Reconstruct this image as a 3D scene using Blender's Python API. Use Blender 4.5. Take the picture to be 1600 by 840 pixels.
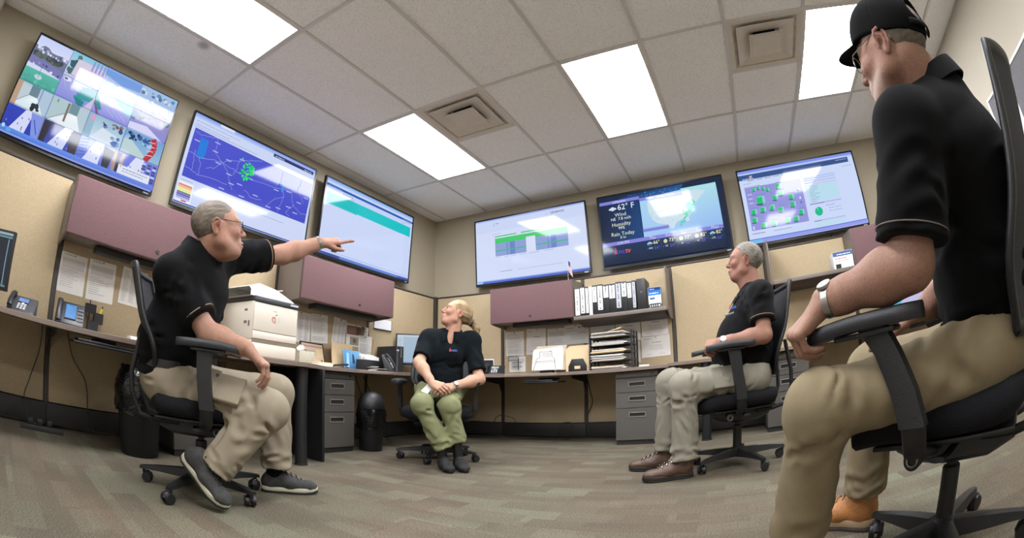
import bpy, bmesh, math, random
import numpy as np
from mathutils import Vector, Matrix

random.seed(7)
SC = bpy.context.scene
COL = SC.collection
for _o in list(bpy.data.objects):
    bpy.data.objects.remove(_o)

# ------------------------------------------------------------------ camera
# a 16.5 mm equisolid fisheye held low in the room, slightly pitched up
CZ = 0.6056
F_PX, CX, CY = 736.117, 738.37, 370.116
YAW, PITCH, ROLL = 0.541, 0.3130, -0.002


def cam_rot():
    cz, sz = math.cos(YAW), math.sin(YAW)
    cx, sx = math.cos(PITCH), math.sin(PITCH)
    cr, sr = math.cos(ROLL), math.sin(ROLL)
    Rz = np.array([[cz, -sz, 0], [sz, cz, 0], [0, 0, 1]])
    Rx = np.array([[1, 0, 0], [0, cx, -sx], [0, sx, cx]])
    Ry = np.array([[cr, 0, sr], [0, 1, 0], [-sr, 0, cr]])
    return Rz @ Rx @ Ry


CR = cam_rot()
cam_d = bpy.data.cameras.new('camera')
cam = bpy.data.objects.new('camera', cam_d)
COL.objects.link(cam)
cam_d.type = 'PANO'
cam_d.panorama_type = 'FISHEYE_EQUISOLID'
cam_d.fisheye_lens = F_PX * 36 / 1600
cam_d.fisheye_fov = math.radians(200)
cam_d.sensor_width = 36
cam_d.sensor_height = 18.9
cam_d.shift_x = (800 - CX) / 1600
cam_d.shift_y = (CY - 420) / 840
cam_d.clip_start = 0.02
_m = Matrix.Identity(4)
for _i in range(3):
    _m[_i][0], _m[_i][1], _m[_i][2] = CR[_i][0], CR[_i][2], -CR[_i][1]
_m[2][3] = CZ
cam.matrix_world = _m
SC.camera = cam

# ------------------------------------------------------------------ world, exposure
w = bpy.data.worlds.new('world')
SC.world = w
w.use_nodes = True
w.node_tree.nodes['Background'].inputs[0].default_value = (1, 0.97, 0.92, 1)
w.node_tree.nodes['Background'].inputs[1].default_value = 0.05
SC.view_settings.view_transform = 'Standard'
SC.view_settings.look = 'None'
SC.view_settings.gamma = 1
SC.view_settings.exposure = 1.8
LIGHT_POWER = 9.0      # ceiling diffuser emission
SCREEN_POWER = 0.27    # display emission


def ray(px, py):
    """unit direction seen at a photo pixel; used to take measurements"""
    u, v = px - CX, CY - py
    th = 2 * math.asin(min(1, math.hypot(u, v) / (2 * F_PX)))
    ph = math.atan2(v, u)
    d = CR @ np.array([math.sin(th) * math.cos(ph), math.cos(th), math.sin(th) * math.sin(ph)])
    return d


def at(px, py, dist):
    """point at horizontal distance dist from the lens"""
    d = ray(px, py)
    t = dist / math.hypot(d[0], d[1])
    return Vector((d[0] * t, d[1] * t, CZ + d[2] * t))


def at_y(px, py, y):
    d = ray(px, py); t = y / d[1]
    return Vector((d[0] * t, y, CZ + d[2] * t))


def at_x(px, py, x):
    d = ray(px, py); t = x / d[0]
    return Vector((x, d[1] * t, CZ + d[2] * t))


def at_z(px, py, z):
    d = ray(px, py); t = (z - CZ) / d[2]
    return Vector((d[0] * t, d[1] * t, z))


# ------------------------------------------------------------------ materials
def lin(c):
    return tuple(((x / 255) / 12.92 if x / 255 < 0.04045 else ((x / 255 + 0.055) / 1.055) ** 2.4) for x in c)


def mat(name, rgb, rough=0.55, metal=0.0, bump=None, var=None, emit=0.0, spec=0.5, sheen=0.0, coat=0.0, mix=None, alpha=None):
    """procedural principled material; rgb in 0-255 sRGB. bump=(scale,strength) var=(scale,amount)"""
    m = bpy.data.materials.new(name)
    m.use_nodes = True
    nt = m.node_tree
    b = nt.nodes['Principled BSDF']
    c = lin(rgb)
    b.inputs['Base Color'].default_value = (*c, 1)
    b.inputs['Roughness'].default_value = rough
    b.inputs['Metallic'].default_value = metal
    b.inputs['Specular IOR Level'].default_value = spec
    if sheen:
        b.inputs['Sheen Weight'].default_value = sheen
    if coat:
        b.inputs['Coat Weight'].default_value = coat
    if alpha is not None:
        b.inputs['Alpha'].default_value = alpha
    tc = nt.nodes.new('ShaderNodeTexCoord')
    if var:
        n = nt.nodes.new('ShaderNodeTexNoise'); n.inputs['Scale'].default_value = var[0]; n.inputs['Detail'].default_value = 4
        nt.links.new(tc.outputs['Object'], n.inputs['Vector'])
        r = nt.nodes.new('ShaderNodeMapRange')
        r.inputs['From Min'].default_value = 0.3; r.inputs['From Max'].default_value = 0.7
        r.inputs['To Min'].default_value = 1 - var[1]; r.inputs['To Max'].default_value = 1 + var[1]
        nt.links.new(n.outputs['Fac'], r.inputs['Value'])
        h = nt.nodes.new('ShaderNodeHueSaturation'); h.inputs['Color'].default_value = (*c, 1)
        nt.links.new(r.outputs[0], h.inputs['Value'])
        nt.links.new(h.outputs['Color'], b.inputs['Base Color'])
    if bump:
        n2 = nt.nodes.new('ShaderNodeTexNoise'); n2.inputs['Scale'].default_value = bump[0]; n2.inputs['Detail'].default_value = 3
        nt.links.new(tc.outputs['Object'], n2.inputs['Vector'])
        bp = nt.nodes.new('ShaderNodeBump'); bp.inputs['Strength'].default_value = bump[1]; bp.inputs['Distance'].default_value = 0.01
        nt.links.new(n2.outputs['Fac'], bp.inputs['Height'])
        nt.links.new(bp.outputs['Normal'], b.inputs['Normal'])
    if emit:
        b.inputs['Emission Color'].default_value = (*c, 1)
        b.inputs['Emission Strength'].default_value = emit
    return m


def attr_mat(name, rough=0.6, emit=0.0, bump=None, spec=0.4, coat=0.0, var=None, sss=0.0):
    """colour comes from the mesh's 'Col' attribute (the thing's own colours, print, screen pixels)"""
    m = bpy.data.materials.new(name)
    m.use_nodes = True
    nt = m.node_tree
    b = nt.nodes['Principled BSDF']
    a = nt.nodes.new('ShaderNodeAttribute'); a.attribute_name = 'Col'
    src = a.outputs['Color']
    b.inputs['Roughness'].default_value = rough
    b.inputs['Specular IOR Level'].default_value = spec
    b.inputs['Coat Weight'].default_value = coat
    tc = nt.nodes.new('ShaderNodeTexCoord')
    if var:
        for sc_, am in var:
            n = nt.nodes.new('ShaderNodeTexNoise'); n.inputs['Scale'].default_value = sc_; n.inputs['Detail'].default_value = 4
            nt.links.new(tc.outputs['Object'], n.inputs['Vector'])
            r = nt.nodes.new('ShaderNodeMapRange')
            r.inputs['From Min'].default_value = 0.3; r.inputs['From Max'].default_value = 0.7
            r.inputs['To Min'].default_value = 1 - am; r.inputs['To Max'].default_value = 1 + am
            nt.links.new(n.outputs['Fac'], r.inputs['Value'])
            h = nt.nodes.new('ShaderNodeHueSaturation')
            nt.links.new(src, h.inputs['Color']); nt.links.new(r.outputs[0], h.inputs['Value'])
            src = h.outputs['Color']
    if emit:
        b.inputs['Base Color'].default_value = (0.01, 0.01, 0.012, 1)
        nt.links.new(src, b.inputs['Emission Color'])
        b.inputs['Emission Strength'].default_value = emit
    else:
        nt.links.new(src, b.inputs['Base Color'])
    if sss:
        b.inputs['Subsurface Weight'].default_value = sss
        b.inputs['Subsurface Radius'].default_value = (0.012, 0.005, 0.003)
        b.inputs['Subsurface Scale'].default_value = 0.6
    if bump:
        n2 = nt.nodes.new('ShaderNodeTexNoise'); n2.inputs['Scale'].default_value = bump[0]; n2.inputs['Detail'].default_value = 3
        nt.links.new(tc.outputs['Object'], n2.inputs['Vector'])
        bp = nt.nodes.new('ShaderNodeBump'); bp.inputs['Strength'].default_value = bump[1]; bp.inputs['Distance'].default_value = 0.01
        nt.links.new(n2.outputs['Fac'], bp.inputs['Height'])
        nt.links.new(bp.outputs['Normal'], b.inputs['Normal'])
    return m


# ------------------------------------------------------------------ objects
def tag(o, label=None, cat=None, group=None, kind=None):
    if label: o['label'] = label
    if cat: o['category'] = cat
    if group: o['group'] = group
    if kind: o['kind'] = kind
    return o


def thing(name, label, cat, loc=(0, 0, 0), rz=0.0, group=None):
    o = bpy.data.objects.new(name, None)
    o.empty_display_size = 0.05
    COL.objects.link(o)
    o.location = loc
    o.rotation_euler = (0, 0, rz)
    return tag(o, label, cat, group)


def link(name, me, parent=None):
    o = bpy.data.objects.new(name, me)
    COL.objects.link(o)
    if parent is not None:
        o.parent = parent
    return o


def copy_tree(o, parent=None):
    c = o.copy(); COL.objects.link(c)
    if parent is not None: c.parent = parent
    for ch in list(o.children):
        copy_tree(ch, c)
    return c


class MB:
    """collects simple shapes into one mesh"""
    def __init__(s):
        s.v, s.f, s.c = [], [], []

    def add(s, v, f, col=None):
        n = len(s.v)
        s.v += [tuple(p) for p in v]
        s.f += [tuple(i + n for i in q) for q in f]
        s.c += [col] * len(f)
        return s

    def box(s, x0, x1, y0, y1, z0, z1, m=None, col=None):
        v = [Vector((x, y, z)) for z in (z0, z1) for y in (y0, y1) for x in (x0, x1)]
        if m is not None: v = [m @ p for p in v]
        return s.add(v, [(0, 2, 3, 1), (4, 5, 7, 6), (0, 1, 5, 4), (2, 6, 7, 3), (0, 4, 6, 2), (1, 3, 7, 5)], col)

    def cyl(s, p0, p1, r0, r1=None, n=14, caps=True, col=None):
        p0, p1 = Vector(p0), Vector(p1)
        r1 = r0 if r1 is None else r1
        z = (p1 - p0).normalized()
        x = z.orthogonal().normalized(); y = z.cross(x)
        v = []
        for p, r in ((p0, r0), (p1, r1)):
            for k in range(n):
                a = 2 * math.pi * k / n
                v.append(p + x * (r * math.cos(a)) + y * (r * math.sin(a)))
        f = [(k, (k + 1) % n, n + (k + 1) % n, n + k) for k in range(n)]
        if caps: f += [tuple(range(n - 1, -1, -1)), tuple(range(n, 2 * n))]
        return s.add(v, f, col)

    def lathe(s, prof, n=20, m=None, col=None):
        """prof: (r,z) list revolved about z"""
        v, f = [], []
        for r, z in prof:
            for k in range(n):
                a = 2 * math.pi * k / n
                v.append(Vector((r * math.cos(a), r * math.sin(a), z)))
        if m is not None: v = [m @ p for p in v]
        for i in range(len(prof) - 1):
            for k in range(n):
                f.append((i * n + k, i * n + (k + 1) % n, (i + 1) * n + (k + 1) % n, (i + 1) * n + k))
        f += [tuple(range(n - 1, -1, -1)), tuple(range((len(prof) - 1) * n, len(prof) * n))]
        return s.add(v, f, col)

    def tube(s, pts, r, n=8, col=None, flat=None):
        """tube along pts; r a number or list; flat=(sx,sy) squashes the section (x is sideways)"""
        pts = [Vector(p) for p in pts]
        rs = r if isinstance(r, (list, tuple)) else [r] * len(pts)
        v, f = [], []
        px = None
        for i, p in enumerate(pts):
            t = (pts[min(i + 1, len(pts) - 1)] - pts[max(i - 1, 0)]).normalized()
            if px is None:
                x = t.cross(Vector((0, 0, 1)))
                if x.length < 0.05: x = t.cross(Vector((0, 1, 0)))
                x.normalize()
            else:
                x = (px - t * px.dot(t)).normalized()
            y = t.cross(x); px = x
            for k in range(n):
                a = 2 * math.pi * k / n
                fx, fy = flat if flat else (1, 1)
                v.append(p + x * (rs[i] * fx * math.cos(a)) + y * (rs[i] * fy * math.sin(a)))
        for i in range(len(pts) - 1):
            for k in range(n):
                f.append((i * n + k, i * n + (k + 1) % n, (i + 1) * n + (k + 1) % n, (i + 1) * n + k))
        f += [tuple(range(n - 1, -1, -1)), tuple(range((len(pts) - 1) * n, len(pts) * n))]
        return s.add(v, f, col)

    def prism(s, poly, vec, col=None):
        """extrude a planar 3D polygon along vec"""
        poly = [Vector(p) for p in poly]; vec = Vector(vec); n = len(poly)
        v = poly + [p + vec for p in poly]
        f = [tuple(range(n - 1, -1, -1)), tuple(range(n, 2 * n))]
        f += [(k, (k + 1) % n, n + (k + 1) % n, n + k) for k in range(n)]
        return s.add(v, f, col)

    def grid(s, rows, col=None, closed=False):
        """rows of equal numbers of points -> quads"""
        n = len(rows[0]); v = [p for r in rows for p in r]
        f = []
        for i in range(len(rows) - 1):
            for k in range(n if closed else n - 1):
                f.append((i * n + k, i * n + (k + 1) % n, (i + 1) * n + (k + 1) % n, (i + 1) * n + k))
        return s.add(v, f, col)

    def mesh(s, name, bevel=0, seg=2, smooth=True, angle=35):
        me = bpy.data.meshes.new(name)
        me.from_pydata(s.v, [], s.f)
        if any(c is not None for c in s.c):
            a = me.color_attributes.new('Col', 'FLOAT_COLOR', 'CORNER')
            k = 0
            buf = np.ones((len(me.loops), 4), np.float32)
            for c, fc in zip(s.c, s.f):
                if c is not None:
                    if isinstance(c[0], (tuple, list)):
                        for q in range(len(fc)): buf[k + q, :3] = lin(c[q])
                    else:
                        buf[k:k + len(fc), :3] = lin(c)
                k += len(fc)
            a.data.foreach_set('color', buf.ravel())
        bm = bmesh.new(); bm.from_mesh(me)
        if bevel:
            ed = [e for e in bm.edges if len(e.link_faces) == 2 and e.calc_face_angle(0) > 0.6]
            bmesh.ops.bevel(bm, geom=ed, offset=bevel, segments=seg, profile=0.5, affect='EDGES', clamp_overlap=True)
        if not any(c is not None for c in s.c):
            bmesh.ops.recalc_face_normals(bm, faces=bm.faces)
        bm.to_mesh(me); bm.free()
        if smooth:
            me.shade_smooth()
            me.set_sharp_from_angle(angle=math.radians(angle))
        return me

    def build(s, name, material, parent=None, bevel=0, seg=2, smooth=True, angle=35):
        me = s.mesh(name, bevel, seg, smooth, angle)
        me.materials.append(material)
        return link(name, me, parent)


def bx(name, material, parent, x0, x1, y0, y1, z0, z1, bevel=0, m=None):
    return MB().box(x0, x1, y0, y1, z0, z1, m).build(name, material, parent, bevel)


_fonts = {}


def text_polys(s, size, align='CENTER', bold=0.0):
    """2D triangles of a piece of lettering in the built-in font (x right, y up, baseline 0)"""
    key = (s, align, bold)
    if key not in _fonts:
        cu = bpy.data.curves.new('lettering', 'FONT')
        cu.body = s; cu.size = 1.0; cu.align_x = align; cu.resolution_u = 2; cu.offset = bold
        o = bpy.data.objects.new('lettering', cu); COL.objects.link(o)
        dg = bpy.context.evaluated_depsgraph_get()
        me = bpy.data.meshes.new_from_object(o.evaluated_get(dg))
        v = [(p.co.x, p.co.y) for p in me.vertices]; f = [tuple(p.vertices) for p in me.polygons]
        bpy.data.objects.remove(o); bpy.data.meshes.remove(me); bpy.data.curves.remove(cu)
        _fonts[key] = (v, f)
    v, f = _fonts[key]
    return [(x * size, y * size) for x, y in v], f


class Canvas:
    """flat print in the local XZ plane facing -Y: layers stand 0.2 mm proud of each other"""
    def __init__(s, w, h):
        s.w, s.h, s.mb, s.k = w, h, MB(), 0

    def _y(s):
        s.k += 1
        return -0.00012 * s.k

    def poly(s, pts, col):
        y = s._y()
        a = sum(pts[i][0] * pts[(i + 1) % len(pts)][1] - pts[(i + 1) % len(pts)][0] * pts[i][1] for i in range(len(pts)))
        if a < 0:
            pts = pts[::-1]
            if isinstance(col[0], (tuple, list)): col = col[::-1]
        s.mb.add([(p[0], y, p[1]) for p in pts], [tuple(range(len(pts)))], col)

    def rect(s, x0, y0, x1, y1, col):
        s.poly([(x0, y0), (x1, y0), (x1, y1), (x0, y1)], col)

    def line(s, pts, wd, col):
        y = s._y()
        for (a, b), (c, d) in zip(pts[:-1], pts[1:]):
            L = math.hypot(c - a, d - b) or 1e-6
            nx, ny = -(d - b) / L * wd / 2, (c - a) / L * wd / 2
            s.mb.add([(a - nx, y, b - ny), (c - nx, y, d - ny), (c + nx, y, d + ny), (a + nx, y, b + ny)], [(0, 1, 2, 3)], col)

    def disc(s, x, z, r, col, n=18, a0=0, a1=2 * math.pi, ry=None):
        ry = ry or r
        pts = [(x + r * math.cos(a0 + (a1 - a0) * k / n), z + ry * math.sin(a0 + (a1 - a0) * k / n)) for k in range(n + (a1 - a0 < 6.2))]
        if a1 - a0 < 6.2: pts.append((x, z))
        s.poly(pts, col)

    def text(s, t, x, z, size, col, align='CENTER', bold=0.0):
        y = s._y()
        v, f = text_polys(t, size, align, bold)
        s.mb.add([(x + a, y, z + b) for a, b in v], f, col)

    def scribble(s, x0, z, x1, size, col, rnd):
        """an unreadable run of small print: short dashes"""
        y = s._y(); x = x0
        while x < x1:
            L = min(rnd.uniform(0.8, 3.2) * size, x1 - x)
            s.mb.add([(x, y, z), (x + L, y, z), (x + L, y, z + size * .55), (x, y, z + size * .55)], [(0, 1, 2, 3)], col)
            x += L + size * 0.45

    def build(s, name, material, parent):
        return s.mb.build(name, material, parent, smooth=False)
# ------------------------------------------------------------------ room shell
XL, XR, YB, YF, H = -3.411, 2.57, 4.748, -0.90, 2.686
GX, GY = -3.25, 2.472     # ceiling grid origin: main tees every 0.61 m in x, cross tees every 1.22 m in y
PI = math.pi


def wall_mat():
    m = mat('painted_wall', (163, 152, 131), 0.85, bump=(180, 0.25), var=(3, 0.02))
    return m


def tile_mat(name='ceiling_tile', stain=None):
    m = mat(name, (214, 208, 203), 0.95)
    nt = m.node_tree; b = nt.nodes['Principled BSDF']
    g = nt.nodes.new('ShaderNodeNewGeometry')
    v = nt.nodes.new('ShaderNodeTexVoronoi'); v.inputs['Scale'].default_value = 95
    nt.links.new(g.outputs['Position'], v.inputs['Vector'])
    n = nt.nodes.new('ShaderNodeTexNoise'); n.inputs['Scale'].default_value = 150; n.inputs['Detail'].default_value = 3
    nt.links.new(g.outputs['Position'], n.inputs['Vector'])
    # pinholes: where voronoi distance is small
    r = nt.nodes.new('ShaderNodeValToRGB')
    r.color_ramp.elements[0].position = 0.12; r.color_ramp.elements[0].color = (*lin((184, 180, 176)), 1)
    r.color_ramp.elements[1].position = 0.30; r.color_ramp.elements[1].color = (*lin((243, 241, 239)), 1)
    nt.links.new(v.outputs['Distance'], r.inputs['Fac'])
    h = nt.nodes.new('ShaderNodeHueSaturation')
    mr = nt.nodes.new('ShaderNodeMapRange'); mr.inputs['From Min'].default_value = .3; mr.inputs['From Max'].default_value = .7
    mr.inputs['To Min'].default_value = .88; mr.inputs['To Max'].default_value = 1.06
    nt.links.new(n.outputs['Fac'], mr.inputs['Value']); nt.links.new(mr.outputs[0], h.inputs['Value'])
    nt.links.new(r.outputs['Color'], h.inputs['Color'])
    out = h.outputs['Color']
    if stain:
        d = nt.nodes.new('ShaderNodeVectorMath'); d.operation = 'DISTANCE'; d.inputs[1].default_value = stain
        nt.links.new(g.outputs['Position'], d.inputs[0])
        mr2 = nt.nodes.new('ShaderNodeMapRange'); mr2.interpolation_type = 'SMOOTHSTEP'
        mr2.inputs['From Min'].default_value = .015; mr2.inputs['From Max'].default_value = .075
        mr2.inputs['To Min'].default_value = .5; mr2.inputs['To Max'].default_value = 1
        nt.links.new(d.outputs['Value'], mr2.inputs['Value'])
        h2 = nt.nodes.new('ShaderNodeHueSaturation'); nt.links.new(out, h2.inputs['Color']); nt.links.new(mr2.outputs[0], h2.inputs['Value'])
        out = h2.outputs['Color']
    nt.links.new(out, b.inputs['Base Color'])
    bp = nt.nodes.new('ShaderNodeBump'); bp.inputs['Strength'].default_value = .35; bp.inputs['Distance'].default_value = .004
    nt.links.new(v.outputs['Distance'], bp.inputs['Height']); nt.links.new(bp.outputs[0], b.inputs['Normal'])
    return m


def carpet_mat():
    m = mat('carpet', (130, 120, 105), 0.95, spec=0.1)
    nt = m.node_tree; b = nt.nodes['Principled BSDF']
    g = nt.nodes.new('ShaderNodeNewGeometry')
    N = nt.nodes.new; L = nt.links.new
    def brick(scale, w_, h_, c1, c2, off, loc):
        mp = N('ShaderNodeMapping'); mp.inputs['Location'].default_value = loc
        L(g.outputs['Position'], mp.inputs['Vector'])
        t = N('ShaderNodeTexBrick'); t.offset = off; t.offset_frequency = 2
        t.inputs['Scale'].default_value = scale
        t.inputs['Color1'].default_value = (*c1, 1); t.inputs['Color2'].default_value = (*c2, 1); t.inputs['Mortar'].default_value = (*c1, 1)
        t.inputs['Mortar Size'].default_value = 0
        t.inputs['Brick Width'].default_value = w_; t.inputs['Row Height'].default_value = h_
        L(mp.outputs[0], t.inputs['Vector'])
        return t
    t1 = brick(1, .33, .083, (0, 0, 0), (1, 1, 1), .37, (.1, .03, 0))
    t2 = brick(1, .235, .122, (0, 0, 0), (1, 1, 1), .61, (.33, .12, 0))
    t3 = brick(1, .52, .102, (0, 0, 0), (1, 1, 1), .23, (.2, .07, 0))
    r1 = N('ShaderNodeValToRGB'); r1.color_ramp.interpolation = 'EASE'
    for p_, c_ in ((0, (100, 90, 78)), (.35, (126, 116, 100)), (.6, (141, 132, 114)), (1, (110, 100, 87))):
        e = r1.color_ramp.elements.new(p_) if p_ not in (0, 1) else r1.color_ramp.elements[int(p_)]
        e.position = p_; e.color = (*lin(c_), 1)
    L(t1.outputs['Color'], r1.inputs['Fac'])
    r2 = N('ShaderNodeValToRGB')
    for p_, c_ in ((0, (95, 86, 76)), (.5, (132, 122, 105)), (1, (124, 122, 105))):
        e = r2.color_ramp.elements.new(p_) if p_ not in (0, 1) else r2.color_ramp.elements[int(p_)]
        e.position = p_; e.color = (*lin(c_), 1)
    L(t2.outputs['Color'], r2.inputs['Fac'])
    mx = N('ShaderNodeMix'); mx.data_type = 'RGBA'
    mm = N('ShaderNodeMath'); mm.operation = 'MULTIPLY'; mm.inputs[1].default_value = .75
    L(t3.outputs['Color'], mm.inputs[0])
    L(mm.outputs[0], mx.inputs[0]); L(r1.outputs[0], mx.inputs[6]); L(r2.outputs[0], mx.inputs[7])
    # pile: fine loops in rows
    n = N('ShaderNodeTexNoise'); n.inputs['Scale'].default_value = 130; n.inputs['Detail'].default_value = 3
    L(g.outputs['Position'], n.inputs['Vector'])
    wv = N('ShaderNodeTexWave'); wv.inputs['Scale'].default_value = 60; wv.inputs['Distortion'].default_value = 3; wv.inputs['Detail'].default_value = 2
    wv.bands_direction = 'Y'
    L(g.outputs['Position'], wv.inputs['Vector'])
    ad = N('ShaderNodeMath'); ad.operation = 'ADD'; L(n.outputs['Fac'], ad.inputs[0])
    m2 = N('ShaderNodeMath'); m2.operation = 'MULTIPLY'; m2.inputs[1].default_value = .35; L(wv.outputs['Fac'], m2.inputs[0]); L(m2.outputs[0], ad.inputs[1])
    mr = N('ShaderNodeMapRange'); mr.inputs['From Min'].default_value = .35; mr.inputs['From Max'].default_value = 1.0
    mr.inputs['To Min'].default_value = .40; mr.inputs['To Max'].default_value = 1.38
    L(ad.outputs[0], mr.inputs['Value'])
    h = N('ShaderNodeHueSaturation'); L(mx.outputs[2], h.inputs['Color']); L(mr.outputs[0], h.inputs['Value'])
    # faint green and brown wear clouds
    n3 = N('ShaderNodeTexNoise'); n3.inputs['Scale'].default_value = 1.6; n3.inputs['Detail'].default_value = 3
    L(g.outputs['Position'], n3.inputs['Vector'])
    r3 = N('ShaderNodeValToRGB')
    r3.color_ramp.elements[0].position = .35; r3.color_ramp.elements[0].color = (1.04, .99, .95, 1)
    r3.color_ramp.elements[1].position = .65; r3.color_ramp.elements[1].color = (.97, 1.02, .985, 1)
    L(n3.outputs['Fac'], r3.inputs['Fac'])
    mu = N('ShaderNodeMix'); mu.data_type = 'RGBA'; mu.blend_type = 'MULTIPLY'; mu.inputs[0].default_value = 1
    L(h.outputs['Color'], mu.inputs[6]); L(r3.outputs[0], mu.inputs[7])
    L(mu.outputs[2], b.inputs['Base Color'])
    bp = N('ShaderNodeBump'); bp.inputs['Strength'].default_value = .7; bp.inputs['Distance'].default_value = .006
    L(ad.outputs[0], bp.inputs['Height']); L(bp.outputs[0], b.inputs['Normal'])
    return m


M_WALL = wall_mat()
M_TILE = tile_mat()
M_TEE = mat('painted_tee', (206, 202, 197), 0.5)
M_WHITE_METAL = mat('white_enamel', (214, 208, 200), 0.4, bump=(20, .03))
M_BLACK = mat('black_plastic', (26, 26, 28), 0.45, bump=(220, 0.12))
M_GREY_METAL = mat('grey_enamel', (84, 80, 75), 0.45, bump=(300, 0.1), var=(5, .04))
M_DARK_METAL = mat('dark_bronze_metal', (58, 52, 47), 0.5, bump=(200, .1))
M_TRIM = mat('dark_trim', (40, 38, 36), 0.6)
M_WHITE = mat('white_plastic', (226, 224, 218), 0.4)


def struct(name, mb, m, parent=None, **k):
    o = mb.build(name, m, parent, smooth=False, **k)
    o['kind'] = 'structure'
    return o


struct('floor', MB().box(XL - .1, XR + .1, YF - .1, YB + .1, -.1, 0), carpet_mat())
struct('wall_left', MB().box(XL - .1, XL, YF - .1, YB + .1, 0, H + .12), M_WALL)
struct('wall_back', MB().box(XL, XR, YB, YB + .1, 0, H + .12), M_WALL)
struct('wall_right', MB().box(XR, XR + .1, YF - .1, YB + .1, 0, H + .12), mat('painted_wall_right', (180, 171, 154), 0.85, bump=(180, 0.25)))
struct('wall_front', MB().box(XL, XR, YF - .1, YF, 0, H + .12), mat('painted_wall_front', (205, 200, 188), 0.85, bump=(180, 0.25)))
struct('baseboard_right', MB().box(XR - .012, XR, YF, YB, 0, .1), M_TRIM)
struct('baseboard_front', MB().box(XL, XR - .012, YF, YF + .012, 0, .1), M_TRIM)
ceil = struct('ceiling', MB().box(XL, XR, YF, YB, H + .1, H + .12), mat('plenum', (120, 116, 110), .9))

# suspended grid: tees, tiles, lights, diffusers
xs = [GX + .61 * i for i in range(0, 10)]
ys = [GY + 1.22 * j for j in range(-2, 2)]
for x in xs:
    MB().box(x - .012, x + .012, YF, YB, H, H + .006).box(x - .003, x + .003, YF, YB, H + .006, H + .035).build('main_tee', M_TEE, ceil, smooth=False)
xe = [XL] + xs + [XR]; ye = [YF] + ys + [YB]
LIGHTS = {(2, 1), (2, 3), (5, 1), (5, 3), (8, 1), (8, 3)}     # (x cell, y cell) of troffers
VENTS = {(3, 3), (7, 3)}
tile_cache = {}
STAIN = at_z(318, 72, H)
for a in range(len(xe) - 1):
    for c in range(len(ye) - 1):
        x0, x1, y0, y1 = xe[a] + .012, xe[a + 1] - .012, ye[c], ye[c + 1]
        if c > 0:
            MB().box(x0, x1, y0 - .012, y0 + .012, H + .0005, H + .0062).box(x0, x1, y0 - .003, y0 + .003, H + .0062, H + .035).build('cross_tee', M_TEE, ceil, smooth=False)
        y0 += .012; y1 -= .012
        if (a, c) in LIGHTS: continue
        if (a, c) in VENTS:
            ym = ye[c] + .61
            MB().box(x0, x1, ym - .012, ym + .012, H + .0005, H + .0062).build('cross_tee', M_TEE, ceil, smooth=False)
            y0 = ym + .012
        w_, d_ = x1 - x0 + .02, y1 - y0 + .02
        stained = xe[a] < STAIN.x < xe[a + 1] and ye[c] < STAIN.y < ye[c + 1]
        key = (round(w_, 3), round(d_, 3), stained)
        if key not in tile_cache:
            me = MB().box(-w_ / 2, w_ / 2, -d_ / 2, d_ / 2, 0, .016).mesh('ceiling_tile', smooth=False)
            me.materials.append(tile_mat('ceiling_tile_stained', STAIN) if stained else M_TILE)
            tile_cache[key] = me
        o = link('ceiling_tile', tile_cache[key], ceil)
        o.location = ((x0 + x1) / 2, (y0 + y1) / 2, H + .0080 + random.uniform(-.001, .001))

M_DIFF = mat('lit_diffuser', (246, 249, 255), .4, emit=LIGHT_POWER)
LIGHT_LABELS = {
    (2, 1): 'lit ceiling light panel above the leftmost wall screens, cut by the top edge',
    (2, 3): 'lit ceiling light panel beside the left square air vent, near the room corner',
    (5, 1): 'lit ceiling light panel overhead, nearest the lens in the middle row',
    (5, 3): 'lit ceiling light panel in the middle of the ceiling, between the two vents',
    (8, 1): 'lit ceiling light panel overhead on the right side',
    (8, 3): 'lit ceiling light panel behind the capped man, right of the right vent'}
for (a, c) in sorted(LIGHTS):
    cx_, cy_ = (xe[a] + xe[a + 1]) / 2, (ye[c] + ye[c + 1]) / 2
    t = thing('ceiling_light', LIGHT_LABELS[(a, c)], 'ceiling light', (cx_, cy_, H), 0, 'recessed ceiling light panels')
    w_, d_ = .293, .598
    MB().box(-w_, w_, -d_, d_, .055, .06).box(-w_, -w_ + .004, -d_, d_, .006, .055).box(w_ - .004, w_, -d_, d_, .006, .055) \
        .box(-w_ + .004, w_ - .004, -d_, -d_ + .004, .006, .055).box(-w_ + .004, w_ - .004, d_ - .004, d_, .006, .055).build('housing', M_WHITE_METAL, t, smooth=False)
    MB().box(-w_, w_, -d_, -d_ + .016, .001, .006).box(-w_, w_, d_ - .016, d_, .001, .006) \
        .box(-w_, -w_ + .016, -d_ + .016, d_ - .016, .001, .006).box(w_ - .016, w_, -d_ + .016, d_ - .016, .001, .006).build('frame', M_WHITE_METAL, t, smooth=False)
    bx('diffuser', M_DIFF, t, -w_ + .0165, w_ - .0165, -d_ + .0165, d_ - .0165, .004, .0065)

M_VENT = mat('vent_enamel', (205, 196, 182), 0.45, var=(7, .05))
M_VENT_DARK = mat('vent_darker_mottle', (176, 168, 156), 0.8, var=(12, .25))  # mottled tone, darker than the vent enamel
M_VOID = mat('duct_shade_black', (12, 12, 14), 0.9)


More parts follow.
